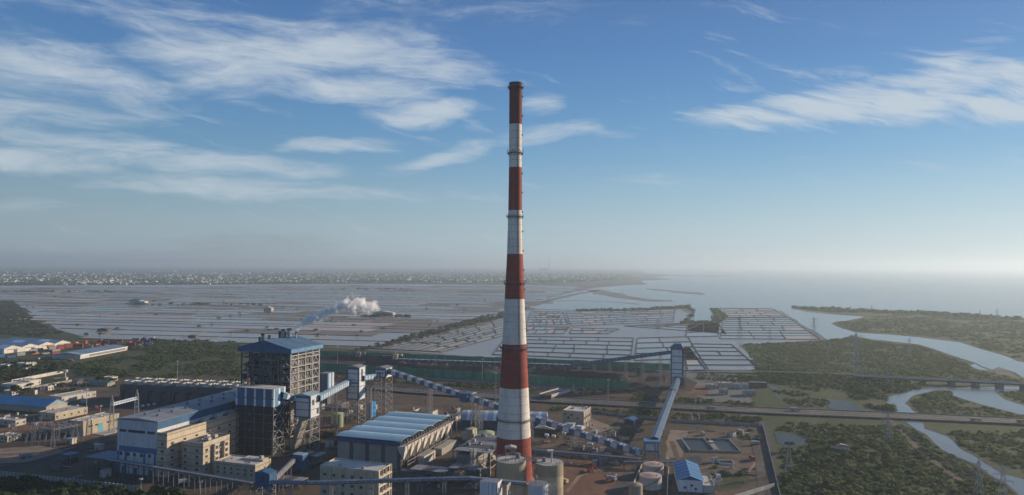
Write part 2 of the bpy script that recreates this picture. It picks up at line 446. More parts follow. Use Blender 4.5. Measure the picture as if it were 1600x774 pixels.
sheet('ground', [(-G, -3000), (G, -3000), (G, G), (-G, G)], 0.0, farland)
SEA = [(1000, 422.5), (1010, 427), (1052, 430.5), (1020, 433), (1052, 437), (1000, 439), (1012, 444.5), (975, 446), (930, 450), (890, 458),
       (850, 468), (815, 478), (840, 483), (905, 485), (985, 484.5), (1040, 482), (1070, 480), (1083, 488), (1078, 495), (1064, 504), (1100, 505),
       (1123, 502), (1131, 495), (1121, 486), (1112, 482), (1125, 481.5), (1205, 482), (1222, 487), (1235, 496), (1250, 506), (1275, 519),
       (1292, 531), (1320, 529), (1330, 524), (1345, 528), (1362, 531.5), (1400, 535), (1435, 539), (1460, 547), (1500, 561), (1524, 568),
       (1515, 572), (1530, 578), (1548, 579), (1560, 574), (1580, 581), (1600, 591), (1650, 613), (1750, 642), (1750, 612), (1650, 585),
       (1600, 567), (1560, 551), (1500, 535), (1440, 527.5), (1390, 523), (1340, 520), (1315, 513), (1300, 506), (1306, 502.5), (1325, 501.5),
       (1352, 495.5), (1300, 491.5), (1260, 487.5), (1237, 482.5), (1242, 480.3), (1316, 482), (1345, 484.5), (1390, 486.5), (1484, 489.5),
       (1592, 497), (1750, 505)]
seaw = wob(pix(SEA), 120, 22, 3.1, False)
sheet('sea', [Vector((11500, G * .99))] + seaw + [Vector((G * .99, 1800)), Vector((G * .99, G * .99))], .25, sea_m)
def strip(name, centre, w, z, m, world=False, **kw):   # a ribbon along a line, w metres wide
    c = [Vector(p[:2]) for p in (centre if world else pix(centre))]
    if isinstance(w, (int, float)): w = [w] * len(c)
    L, Rr = [], []
    for i, p in enumerate(c):
        t = (c[min(i + 1, len(c) - 1)] - c[max(i - 1, 0)]).normalized(); n = Vector((-t.y, t.x))
        L.append(p + n * w[i] / 2); Rr.append(p - n * w[i] / 2)
    vs = [(p.x, p.y, z) for p in L] + [(p.x, p.y, z) for p in Rr]; n = len(c)
    fs = [(i, n + i, n + i + 1, i + 1) for i in range(n - 1)]
    me = bpy.data.meshes.new(name); me.from_pydata(vs, [], fs); me.materials.append(m); me.update()
    o = link(name, me); o['kind'] = 'structure'
    return o
# mud spits and causeways in the lagoon
sheet('mud_spit', wob(pix([(925, 452.5), (955, 457), (995, 465), (1020, 468.5), (1050, 469.5), (1052, 471.5), (1015, 471.5), (985, 468), (945, 461.5), (920, 456)]), 150, 60, 1), .6, pan_mud)
sheet('mud_spit', wob(pix([(1010, 450.5), (1045, 453.5), (1102, 459.5), (1100, 461), (1050, 457), (1012, 452.5)]), 150, 60, 2), .6, pan_mud)
sheet('mud_spit', wob(pix([(1050, 430.4), (1140, 431.6), (1140, 432.3), (1050, 431.8)]), 500, 200, 2), .6, pan_mud)
strip('causeway', [(828, 478.5), (860, 469), (900, 460), (940, 453)], 40, .6, pan_mud)
strip('causeway', [(835, 472), (900, 470), (960, 472), (1000, 476)], 18, .6, pan_mud)
sheet('pan_flat', wob(pix([(-500, 447), (0, 446.5), (560, 444), (840, 446), (905, 449), (860, 463), (815, 477), (800, 489), (560, 543), (500, 540), (370, 535), (290, 533), (140, 529), (90, 515), (40, 482), (0, 460), (-500, 466)]), 200, 20, 4), .14, pan_w2)
# the nearer land, laid over the far plain
sheet('town_land', wob(pix([(-500, 447), (-500, 418.8), (300, 419.5), (700, 421), (1000, 422), (1004, 427), (985, 431), (1000, 436), (960, 439), (900, 443), (840, 446), (560, 444), (300, 446), (0, 447)]), 900, 150, 5), .12, townland)
sheet('scrub_land', wob(pix([(-420, 470), (0, 458), (40, 480), (90, 515), (140, 530), (300, 533), (380, 536), (500, 542), (640, 552), (640, 640), (400, 774), (-100, 790), (-600, 700)]), 60, 10, 6), .12, scrub)
sheet('mangrove_land', wob(pix([(1160, 537), (1285, 531), (1330, 525), (1400, 536), (1440, 540), (1500, 562), (1524, 569), (1540, 580), (1600, 592), (1760, 650), (1760, 800), (1200, 800), (1185, 640), (1150, 580)]), 40, 6, 7), .18, mangl)
sheet('mangrove_land', wob(pix([(1300, 505), (1325, 501), (1352, 495), (1300, 491), (1242, 480.5), (1316, 482), (1345, 484.5), (1390, 486.5), (1484, 489.5), (1592, 497), (1760, 505), (1760, 612), (1600, 567), (1500, 535), (1440, 527.5), (1390, 523), (1340, 520), (1315, 513)]), 80, 8, 8), .3, mangl)
sheet('plant_yard', pix([(-60, 640), (100, 612), (190, 592), (380, 580), (520, 577), (640, 590), (900, 612), (1060, 606), (1185, 660), (1213, 790), (-60, 800)]), .22, plantsoil)
sheet('coal_yard', pix([(440, 548), (520, 552), (790, 568), (1048, 580), (1090, 598), (1080, 612), (975, 609), (800, 598), (500, 580), (420, 566)]), .3, yardland)
for poly, m in (([(880, 712), (960, 716), (1000, 735), (985, 790), (870, 790)], redsoil), ([(845, 672), (905, 690), (1000, 712), (940, 735), (850, 712)], soil),
                ([(925, 655), (960, 668), (930, 680), (914, 671)], sandm), ([(1046, 672), (1076, 674), (1068, 716), (1040, 716)], sandm),
                ([(1076, 672), (1180, 676), (1200, 720), (1205, 770), (1120, 775), (1060, 735), (1070, 700)], soil),
                ([(1130, 712), (1176, 708), (1186, 735), (1150, 738)], redsoil), ([(-60, 705), (60, 697), (110, 706), (60, 722), (-60, 728)], sandm),
                ([(-60, 665), (40, 655), (100, 652), (60, 672), (-60, 690)], redsoil), ([(60, 602), (140, 596), (175, 610), (110, 622), (40, 615)], soil),
                ([(150, 660), (182, 650), (182, 700), (120, 690)], soil), ([(1068, 603), (1105, 603), (1108, 618), (1074, 616)], redsoil),
                ([(540, 640), (640, 632), (720, 648), (640, 660)], soil), ([(480, 650), (520, 648), (530, 672), (470, 690)], redsoil)):
    sheet('bare_ground', wob(pix(poly), 12, 3, len(poly)), .27 + rnd.random() * .02, m)
sheet('lawn', wob(pix([(1118, 742), (1165, 741), (1176, 752), (1155, 764), (1122, 770), (1112, 755)]), 8, 1, 4), .34, scrub)
# tidal creek and ponds
def pond(name, pts, m=None, z=.36, step=25, amp=5): return sheet(name, wob(pix(pts), step, amp, pts[0][0]), z, m or sea_m)
pond('creek', [(1384, 622), (1424, 610), (1452, 606), (1600, 604), (1760, 600), (1760, 690), (1660, 664), (1600, 650), (1534, 633), (1492, 620), (1481, 611), (1463, 610), (1440, 616), (1424, 623), (1417, 631), (1438, 650), (1445, 670), (1481, 682), (1499, 698), (1534, 719), (1569, 741), (1605, 752), (1700, 775), (1700, 815), (1600, 782), (1569, 756), (1534, 735), (1499, 717), (1463, 699), (1444, 680), (1420, 664), (1402, 648), (1386, 632)])
_rv = pix([(1384, 622), (1424, 610), (1452, 606), (1600, 604), (1760, 600)]), pix([(1440, 616), (1424, 623), (1417, 631), (1438, 650)]), pix([(1445, 670), (1481, 682), (1499, 698), (1534, 719), (1569, 741), (1605, 752)]), pix([(1590, 775), (1569, 756), (1534, 735), (1499, 717), (1463, 699), (1444, 680), (1420, 664)]), pix([(1300, 506), (1315, 513), (1340, 520), (1390, 523), (1440, 527.5), (1500, 535), (1560, 551), (1600, 567)]), pix([(1345, 528), (1400, 535), (1435, 539), (1460, 547), (1500, 561), (1524, 568), (1548, 579), (1580, 581), (1600, 591)])
for k_, ln_ in enumerate(_rv):
    c_ = wob(ln_, 14, 5, 40 + k_, False); strip('mud_bank', c_, [2.5 + 5 * abs(mnoise.noise(Vector((i_ * .37, k_, 1)))) for i_ in range(len(c_))], .48, dikem, world=True)
sheet('creek_island', wob(pix([(1556, 614), (1600, 610), (1700, 612), (1760, 660), (1640, 640), (1600, 634), (1570, 625)]), 20, 5, 3), .5, mangl)
pond('pond', [(1290, 624), (1330, 628), (1345, 640), (1357, 648), (1322, 646), (1296, 638)], basin_w)
pond('pond', [(1210, 676), (1235, 679), (1262, 688), (1255, 696), (1228, 699), (1214, 692)], basin_w)
pond('pond', [(1300, 672), (1320, 675), (1346, 675), (1340, 678), (1312, 677)], basin_w, amp=2)
pond('pond', [(1226, 636), (1260, 640), (1282, 644), (1250, 643)], basin_w, amp=2)
pond('pond', [(1196, 600), (1214, 605), (1222, 628), (1214, 620), (1206, 608)], basin_w, amp=3)
pond('pond', [(1074, 715), (1094, 714), (1097, 722), (1080, 724)], basin_w, amp=1, step=6)
pond('mud_flat', [(1200, 604), (1290, 606), (1300, 630), (1260, 640), (1215, 634)], mangl, z=.30)

# ------------------------------------------------------------------ salt pans and their bunds
def pan_block(quad, nu, nv, gap, seed, weights, skip=.06, single=True, ridge=1.5, jitter=.3):
    gap *= .36
    r = random.Random(seed)
    tl, tr, br, bl = [Vector(P(*q)[:2]) for q in quad]
    def at(u, v): return tl.lerp(tr, u).lerp(bl.lerp(br, u), v)
    vs_ = [0] + [(j + (r.random() - .5) * jitter) / nv for j in range(1, nv)] + [1]
    mats = [pan_w, pan_w2, pan_salt, pan_mud]
    mb = MB(); ridgem = MB(); sh = {}
    def rdg(a, b, w):
        a = Vector((a.x, a.y, 0)); b = Vector((b.x, b.y, 0)); d = (b - a).normalized(); n = Vector((-d.y, d.x, 0)) * w
        ridgem.add([a - n, a - n * .4 + Vector((0, 0, ridge)), a + n * .4 + Vector((0, 0, ridge)), a + n,
                    b - n, b - n * .4 + Vector((0, 0, ridge)), b + n * .4 + Vector((0, 0, ridge)), b + n],
                   [(0, 4, 5, 1), (1, 5, 6, 2), (2, 6, 7, 3), (0, 1, 2, 3), (7, 6, 5, 4)], dikem)
    for j in range(nv):
        n = max(1, nu + r.choice((-1, 0, 0, 1)))
        us = [0] + [(i + (r.random() - .5) * jitter) / n for i in range(1, n)] + [1]
        rdg(at(0, vs_[j]), at(1, vs_[j]), gap * .5)
        for i in range(n):
            q = [at(us[i], vs_[j]), at(us[i + 1], vs_[j]), at(us[i + 1], vs_[j + 1]), at(us[i], vs_[j + 1])]
            c = sum(q, Vector((0, 0))) / 4
            rdg(q[0], q[3], gap * .6)
            k = r.choices((0, 1, 2, 3), weights)[0]
            pts = []
            for p in q:
                d = p - c; pts.append(c + d * max(.5, 1 - gap * .45 / max(d.length, 1)))
            vv = [(p.x, p.y, .42) for p in reversed(pts)]
            if single:
                me = MB().add(vv, [(0, 1, 2, 3)], mats[k]).mesh('salt_pan')
                link('salt_pan', me)['kind'] = 'structure'
            else: mb.add(vv, [(0, 1, 2, 3)], mats[k])
    rdg(at(0, 1), at(1, 1), gap * .5); rdg(at(1, 0), at(1, 1), gap * .6)
    if not single: mb.build('salt_pans')['kind'] = 'structure'
    ridgem.build('pan_bunds')['kind'] = 'structure'
WTS = (6, 3, 1.0, .8)
sheet('pan_land', pix([(560, 544), (700, 515), (800, 489), (840, 484), (905, 486), (985, 485.5), (1060, 482), (1078, 492), (1062, 506), (1123, 504), (1128, 482.5), (1215, 484), (1285, 532), (1155, 540), (1200, 582), (1048, 582), (790, 562)]), .34, pan_w2)
pan_block([(830, 487), (880, 488), (888, 508), (822, 509)], 5, 6, 5, 1, (5, 3, 2, 1))
pan_block([(884, 488), (1055, 484), (1052, 503), (892, 510)], 7, 7, 5, 2, WTS)
pan_block([(800, 511), (890, 511.5), (880, 522), (790, 523)], 5, 2, 6, 3, (3, 4, 3, 1))
pan_block([(894, 513), (968, 515), (950, 522), (890, 522)], 4, 2, 6, 14, (3, 4, 3, 1))
pan_block([(975, 510), (1056, 506), (1122, 506), (1135, 522)], 3, 3, 5, 4, WTS)
pan_block([(792, 526), (990, 529), (985, 563), (770, 555)], 5, 5, 6, 5, (8, 2, .3, .3))
pan_block([(996, 529), (1075, 527), (1095, 561), (992, 564)], 2, 4, 6, 6, (6, 3, .5, 1))
pan_block([(1080, 538), (1143, 539), (1190, 580), (1108, 580)], 1, 6, 6, 7, (8, 2, .5, 0), jitter=.1)
pan_block([(1052, 545), (1078, 544), (1104, 580), (1048, 580)], 1, 5, 6, 8, (5, 2, 2, 1), jitter=.1)
pan_block([(1132, 483), (1208, 483.5), (1230, 496), (1130, 496)], 4, 5, 5, 9, (3, 3, 4, .5))
pan_block([(1130, 497), (1232, 497), (1282, 531), (1125, 530)], 3, 9, 5, 10, (7, 3, .6, .2), jitter=.1)
pan_block([(1074, 508), (1124, 506), (1122, 526), (1072, 527)], 1, 3, 6, 11, WTS)
pan_block([(575, 545), (790, 494), (795, 523), (690, 551)], 5, 9, 6, 12, (7, 3, .5, .5))
# the great spread of pans on the left, too flat and far to pick apart singly: one object with its bunds
PANREG = [(-60, 449), (300, 447.5), (560, 446), (840, 447.5), (900, 450), (850, 466), (815, 477), (790, 489), (690, 513), (560, 541), (500, 539), (370, 533), (290, 531), (140, 528), (85, 510), (45, 482), (-60, 462)]
big = MB(); bigr = MB()
ang = R(-11); du = Vector((math.cos(ang), math.sin(ang))); dv = Vector((math.sin(R(8)), math.cos(R(8))))
mats4 = [pan_w, pan_w2, pan_salt, pan_mud]
rp = random.Random(5)
v = 1150.0
while v < 5400:
    rowh = rp.uniform(34, 78) * (1 + v / 6000)
    s = -5200.0 + rp.random() * 100
    band = rp.random()
    while s < 1500:
        wd = rp.uniform(90, 300)
        p0 = du * s + dv * v; cpx = proj(*(p0 + du * wd / 2 + dv * rowh / 2))
        if p0.y > 900 and inpoly(cpx[0], cpx[1], PANREG):
            g = 2
            q = [p0 + du * g + dv * g, p0 + du * (wd - g) + dv * g, p0 + du * (wd - g) + dv * (rowh - g), p0 + du * g + dv * (rowh - g)]
            nz = mnoise.noise(Vector((p0.x / 700, p0.y / 420, 2.2)))
            wts = (6, 4, .12, 2.2) if nz < .18 else ((2, 3, 3, 3) if nz < .36 else (1, 2, .8, 6))
            k = rp.choices((0, 1, 2, 3), wts)[0]
            big.add([(p.x, p.y, .3) for p in q], [(0, 1, 2, 3)], mats4[k])
            a = p0; b = p0 + du * wd
            bigr.bar((a.x, a.y, .5), (b.x, b.y, .5), 3, pan_mud if rp.random() < .35 else dikem, 1.0)
            b = p0 + dv * rowh
            bigr.bar((a.x, a.y, .5), (b.x, b.y, .5), 2.5, pan_mud, .9)
        s += wd
    v += rowh
big.build('salt_pans')['kind'] = 'structure'
bigr.build('pan_bunds')['kind'] = 'structure'
strip('causeway', [(545, 548), (600, 540), (640, 531), (700, 516), (760, 501), (800, 490)], [16, 18, 20, 24, 28, 30], .8, bundm)

# ------------------------------------------------------------------ foliage
def leaf_mass(name, pts, m, K, leaf, kind='stuff'):
    """pts: array of x,y,z0,radius,height. Many small leaf faces through each crown's volume."""
    pts = np.array(pts, dtype=np.float64)
    n = len(pts)
    d = nrs.normal(size=(n, K, 3)); d /= np.linalg.norm(d, axis=2, keepdims=True)
    d[:, :, 2] = np.abs(d[:, :, 2]) * 1.0 - .25
    rr = nrs.uniform(.55, 1.05, size=(n, K, 1))
    lump = 1 + .35 * np.sin(d[:, :, :1] * 5 + pts[:, None, :1]) * np.cos(d[:, :, 1:2] * 4 + pts[:, None, 1:2])
    c = d * rr * lump
    c[:, :, 0] *= pts[:, 3:4]; c[:, :, 1] *= pts[:, 3:4]; c[:, :, 2] = c[:, :, 2] * pts[:, 4:5] * .62 + pts[:, 4:5] * .38
    c[:, :, 0] += pts[:, 0:1]; c[:, :, 1] += pts[:, 1:2]; c[:, :, 2] += pts[:, 2:3]
    nrm = d * .7 + np.array([0, 0, .7]) + nrs.normal(scale=.4, size=d.shape); nrm /= np.linalg.norm(nrm, axis=2, keepdims=True)
    t = np.cross(nrm, nrs.normal(size=d.shape)); t /= np.linalg.norm(t, axis=2, keepdims=True)
    b = np.cross(nrm, t)
    s = (nrs.uniform(.6, 1.2, size=(n, K, 1)) * leaf) * pts[:, 3][:, None, None]
    quad = np.stack([c - t * s - b * s * .6, c + t * s - b * s * .6, c + t * s * .7 + b * s * .8, c - t * s * .7 + b * s * .8], axis=2).reshape(-1, 3)
    nf = n * K
    me = bpy.data.meshes.new(name)
    me.vertices.add(nf * 4); me.vertices.foreach_set('co', quad.astype(np.float32).ravel())
    me.loops.add(nf * 4); me.loops.foreach_set('vertex_index', np.arange(nf * 4, dtype=np.int32))
    me.polygons.add(nf); me.polygons.foreach_set('loop_start', np.arange(0, nf * 4, 4, dtype=np.int32))
    try: me.polygons.foreach_set('loop_total', np.full(nf, 4, dtype=np.int32))
    except Exception: pass
    me.materials.append(m); me.update(); me.validate()
    if kind is None: return me
    o = link(name, me); o['kind'] = kind
    return o
def scatter(poly, spacing, r0, r1, hmul=1.1, seed=1, dens=0.0, z0=.2, avoid=()):
    r = random.Random(seed); w = [P(*q) for q in poly]
    x0 = min(p.x for p in w); x1 = max(p.x for p in w); y0 = min(p.y for p in w); y1 = max(p.y for p in w)
    out = []
    y = y0
    while y < y1:
        x = x0
        while x < x1:
            X = x + r.uniform(-.5, .5) * spacing; Y = y + r.uniform(-.5, .5) * spacing
            q = proj(X, Y)
            if inpoly(q[0], q[1], poly) and not any(inpoly(q[0], q[1], a) for a in avoid):
                if mnoise.noise(Vector((X / (spacing * 7), Y / (spacing * 7), seed))) + r.uniform(-.3, .3) > dens - .5:
                    rad = r.uniform(r0 * .55, r1) * (1 + .55 * mnoise.noise(Vector((X / 38, Y / 38, 3))) + .3 * mnoise.noise(Vector((X / 130, Y / 130, 8))))
                    out.append((X, Y, z0, rad, rad * hmul * r.uniform(.8, 1.3)))
            x += spacing
        y += spacing
    return out
POND1 = [(1205, 672), (1240, 676), (1268, 688), (1258, 699), (1224, 702), (1210, 694)]
POND2 = [(1284, 620), (1335, 624), (1362, 650), (1318, 649), (1290, 640)]
RIVER_L = [(1436, 674), (1486, 676), (1540, 716), (1600, 744), (1700, 775), (1700, 812), (1600, 784), (1534, 738), (1463, 702)]
ROADBELT = [(1100, 632), (1400, 645), (1620, 655), (1760, 660), (1760, 682), (1600, 672), (1400, 664), (1100, 650)]
CREEK = [(1378, 622), (1424, 607), (1452, 603), (1700, 598), (1700, 604), (1600, 607), (1481, 612), (1424, 626), (1419, 631), (1440, 650), (1400, 650)]
TRACK = [(1368, 630), (1384, 646), (1420, 680), (1450, 712), (1500, 745), (1530, 776), (1515, 776), (1490, 750), (1440, 712), (1410, 682), (1372, 646)]
pts = scatter([(1216, 668), (1420, 668), (1600, 780), (1600, 800), (1232, 800)], 4.4, 1.2, 4.0, .65, 3, .0, avoid=(POND1, RIVER_L, TRACK))
leaf_mass('mangrove_thicket', pts, leaf_b, 34, .32)
pts = scatter([(1486, 678), (1760, 676), (1760, 776), (1600, 742), (1540, 714), (1502, 694)], 5.0, 1.6, 3.6, .5, 4, .2)
leaf_mass('mangrove_thicket', pts, leaf_b, 36, .32)
pts = scatter([(1165, 538), (1285, 533), (1330, 527), (1400, 538), (1440, 542), (1500, 564), (1530, 580), (1600, 594), (1700, 630), (1700, 597), (1450, 598), (1330, 592), (1220, 598), (1180, 582)], 6.2, 1.4, 4.2, .38, 5, .05)
leaf_mass('mangrove_thicket', pts, leaf_b, 20, .36)
pts = scatter([(1200, 604), (1290, 606), (1300, 628), (1282, 640), (1230, 634)], 5, 1.2, 2.6, .7, 21, .55)
pts += scatter([(1225, 660), (1400, 668), (1420, 674), (1232, 671)], 5, 1.4, 3.0, .8, 22, .15)
pts += scatter([(1480, 676), (1620, 672), (1760, 682), (1760, 690), (1500, 684)], 5, 1.4, 3.0, .8, 23, .15)
pts += scatter([(1180, 575), (1330, 592), (1450, 598), (1440, 606), (1384, 620), (1398, 646), (1365, 640), (1300, 606), (1195, 600)], 5.5, 2.6, 4.4,   .8, 15, .3, avoid=(POND2,))
leaf_mass('scrub_thicket', pts, leaf_d, 34, .32)
pts = scatter([(1420, 628), (1463, 611), (1483, 612), (1494, 622), (1534, 635), (1640, 660), (1440, 650)], 5.2, 1.8, 3.4, .5, 6, .15)
pts += scatter([(1560, 614), (1600, 611), (1700, 614), (1700, 650), (1600, 633)], 5.2, 1.8, 3.4, .5, 7, .15)
leaf_mass('mangrove_thicket', pts, leaf_b, 34, .32)
pts = scatter([(1303, 505), (1325, 502), (1350, 498), (1400, 492), (1500, 492), (1592, 499), (1720, 508), (1720, 600), (1600, 565), (1500, 533), (1440, 526), (1390, 521), (1340, 518), (1318, 512)], 10, 2.4, 5.5, .35, 8, .35)
pts += scatter([(1240, 480.6), (1345, 484.8), (1484, 490), (1592, 497.5), (1592, 501), (1484, 494), (1390, 490), (1300, 488), (1245, 482.5)], 14, 6.0, 9.5, .8, 9, .0)
leaf_mass('mangrove_thicket', pts, leaf_b, 22, .38)
pts = scatter([(1040, 481), (1070, 479.5), (1084, 488), (1078, 496), (1064, 506), (1120, 507), (1136, 496), (1122, 484), (1110, 482), (1118, 494), (1112, 503), (1072, 503), (1086, 489), (1076, 478)], 10, 4.5, 8.0, .7, 10, -.2)
pts += scatter([(900, 484.5), (985, 483.5), (1072, 479), (1074, 482), (985, 486), (900, 486.5)], 14, 6, 9, .6, 11, -.1)
leaf_mass('mangrove_thicket', pts, leaf_b, 22, .38)
pts = scatter([(545, 551), (600, 543), (640, 534), (700, 519), (760, 504), (800, 493), (800, 486), (750, 496), (690, 512), (640, 525), (600, 536)], 11, 3.5, 6.5, .9, 12, .25)
leaf_mass('causeway_scrub', pts, leaf_a, 20, .38)
pts = scatter([(150, 542), (240, 530), (380, 535), (376, 600), (200, 590), (130, 590), (110, 575)], 6.5, 2.2, 4.6, .7, 13, .38, avoid=([(85, 535), (205, 535), (205, 552), (128, 568), (85, 566)],))
leaf_mass('scrub_thicket', pts, leaf_b, 26, .33)
pts = scatter([(-40, 470), (20, 470), (60, 505), (110, 526), (60, 526), (-40, 520)], 9, 2.4, 5.0, .45, 14, .3)
pts += scatter([(-40, 560), (100, 566), (110, 575), (60, 590), (-40, 600)], 7, 2.6, 4.4, .9, 16, .25)
leaf_mass('scrub_thicket', pts, leaf_a, 26, .34)
pts = scatter([(-60, 752), (60, 752), (200, 768), (330, 780), (-60, 800)], 5, 2.6, 4.6, 1.0, 17, -.1)
leaf_mass('scrub_thicket', pts, leaf_d, 50, .3)
# bushes along the railway, the yard fence and the plant edge
pts = []
for poly, sp, dn in (([(520, 586), (800, 604), (980, 612), (980, 622), (800, 612), (520, 594)], 5, .45), ([(860, 636), (1050, 646), (1190, 654), (1190, 662), (1040, 654), (860, 642)], 4.2, .3),
                     ([(1000, 619), (1180, 632), (1180, 640), (1000, 629)], 4.5, .25), ([(1090, 584), (1190, 590), (1195, 600), (1090, 594)], 5, .2),
                     ([(985, 612), (1012, 612), (1004, 640), (980, 660)], 4.2, .2), ([(930, 672), (1010, 664), (1000, 700), (960, 690)], 4.5, .75),
                     ([(1120, 676), (1185, 672), (1185, 690), (1130, 686)], 4, .6), ([(840, 674), (905, 690), (860, 700)], 4, .7),
                     ([(470, 680), (530, 670), (540, 700), (480, 716)], 4, .75), ([(60, 600), (180, 590), (180, 606), (70, 616)], 5, .5),
                     ([(1060, 725), (1110, 716), (1180, 730), (1180, 770), (1110, 774)], 4, .85)):
    pts += scatter(poly, sp, 1.5, 3.0, .9, int(poly[0][0]), dn)
leaf_mass('roadside_bushes', pts, leaf_d, 26, .34)

# single trees: trunk with limbs, crown of leaf clumps
def tree_meshes(seed, h, r, m):
    rr = random.Random(seed); t = MB()
    t.rod((0, 0, 0), (.15, .1, h * .45), .28, bark, 7, .18)
    cl = []
    for k in range(6):
        a = k * 1.05 + rr.random(); e = rr.uniform(.4, .8) * r
        q = (math.cos(a) * e, math.sin(a) * e, h * rr.uniform(.6, .85))
        t.rod((.15, .1, h * .42), q, .13, bark, 5, .05)
        cl.append((q[0], q[1], q[2] - r * .4, r * rr.uniform(.45, .7), r * rr.uniform(.7, 1.0)))
    cl.append((0, 0, h * .6, r * .6, h * .45))
    return t.mesh('trunk'), leaf_mass('crown', cl, m, 46, .3, None)
TREES = [tree_meshes(1, 7, 3.4, leaf_d), tree_meshes(2, 6, 3.0, leaf_a), tree_meshes(3, 8, 3.6, leaf_d), tree_meshes(4, 5, 2.6, leaf_b)]
def tree(x, y, k, label, group, s=1.0):
    t = thing('tree', label, 'tree', (x, y, .2), rnd.random() * 6.28, group); t.scale = (s, s, s)
    link('trunk', TREES[k][0], t); link('crown', TREES[k][1], t)
for poly, n, label, group in (
        ([(0, 575), (95, 570), (105, 585), (0, 600)], 26, 'dark bushy tree among the houses below the container yard', 'trees below the container yard'),
        ([(140, 588), (185, 582), (186, 600), (140, 606)], 9, 'round dark tree beside the left end of the cooling tower', 'trees by the cooling tower'),
        ([(0, 762), (190, 772), (190, 788), (0, 788)], 8, 'tall dark tree outside the boundary wall at the lower left', 'trees outside the boundary wall'),
        ([(20, 610), (60, 606), (64, 616), (20, 622)], 7, 'small tree behind the long blue-roofed shed', 'trees behind the blue shed'),
        ([(1220, 705), (1400, 690), (1540, 776), (1235, 776)], 26, 'taller mangrove tree standing out of the thicket right of the plant', 'taller trees in the thicket')):
    k = 0
    xs = [p[0] for p in poly]; ys = [p[1] for p in poly]
    while k < n:
        qx, qy = rnd.uniform(min(xs), max(xs)), rnd.uniform(min(ys), max(ys))
        if not inpoly(qx, qy, poly) or inpoly(qx, qy, TRACK): continue
        w = P(qx, qy); tree(w.x, w.y, rnd.randrange(4), label, group, rnd.uniform(.8, 1.35)); k += 1
strip('dirt_track', [(1366, 630), (1378, 644), (1412, 680), (1444, 711), (1495, 748), (1524, 780)], [7, 6, 5, 5, 5, 5], .4, soil)
strip('dirt_track', [(1380, 646), (1384, 690), (1386, 730), (1390, 780)], 4, .4, mangl)


# ================================================================== large structures
TH = R(-18)
V2 = Vector((math.cos(TH), math.sin(TH), 0)); U2 = Vector((-math.sin(TH), math.cos(TH), 0))
def frame3(FL, FR, RR, z, rz=TH):
    v = Vector((math.cos(rz), math.sin(rz), 0)); u = Vector((-math.sin(rz), math.cos(rz), 0))
    a, b, c = P(*FL, z), P(*FR, z), P(*RR, z)
    w = (b - a).dot(v); d = (c - b).dot(u); o = b - v * w
    return Vector((o.x, o.y, 0)), w, d

# roads, railway, yard tracks
strip('highway', [(480, 600), (560, 604), (640, 612), (830, 625), (1000, 634), (1220, 645), (1392, 651.5), (1600, 661), (1800, 671)], 30, 1.4, roadc)
strip('railway_bed', [(480, 592), (640, 603), (830, 614), (1000, 624), (1120, 631), (1180, 634)], 16, .5, soil)
for k, off in enumerate((-8.5, -.6, .6, 8.5)):
    c = [P(*q) for q in [(480, 600), (560, 604), (640, 612), (830, 625), (1000, 634), (1220, 645), (1392, 651.5), (1600, 661), (1800, 671)]]
    strip('lane_marking', [p + Vector((0, off, 0)) for p in c], .3, 1.41, conc_lt, world=True)
for off in (-15.2, 15.2):
    mb = MB(); cc = [p + Vector((0, off, 0)) for p in c]
    for a, b in zip(cc[:-1], cc[1:]): mb.bar((a.x, a.y, 1.7), (b.x, b.y, 1.7), .5, concrete, 1.0)
    mb.build('crash_barrier')['kind'] = 'structure'
for k in range(3):
    mb = MB(); c = [P(*q) for q in [(480, 592), (640, 603), (830, 614), (1000, 624), (1120, 631), (1180, 634)]]
    for a, b in zip(c[:-1], c[1:]):
        for e in (-.85, .85): mb.bar((a.x, a.y + (k - 1) * 5 + e, .6), (b.x, b.y + (k - 1) * 5 + e, .6), .18, rust)
    mb.build('railway_track')['kind'] = 'structure'
strip('plant_road', [(1000, 800), (960, 774), (985, 742), (1008, 726)], 9, .42, roadc)
strip('plant_road', [(1192, 660), (1198, 690), (1206, 730), (1208, 790)], [9, 9, 8, 8], .42, asphalt)
strip('plant_road', [(1172, 668), (1178, 690), (1188, 735), (1190, 790)], 5, .43, roadc)
strip('plant_road', [(830, 702), (900, 706), (1000, 718), (1060, 722)], 9, .40, asphalt)
strip('plant_road', [(880, 668), (940, 680), (960, 672), (985, 640)], 6, .40, roadc)
strip('plant_road', [(-40, 742), (60, 722), (130, 702), (180, 690)], 12, .40, asphalt)
strip('plant_road', [(100, 646), (180, 636), (260, 626), (380, 618)], 14, .40, asphalt)
strip('plant_road', [(-40, 628), (60, 612), (110, 600), (135, 588)], 9, .40, roadc)
strip('coast_road', [(1085, 592), (1180, 596), (1300, 592)], 8, .40, roadc)

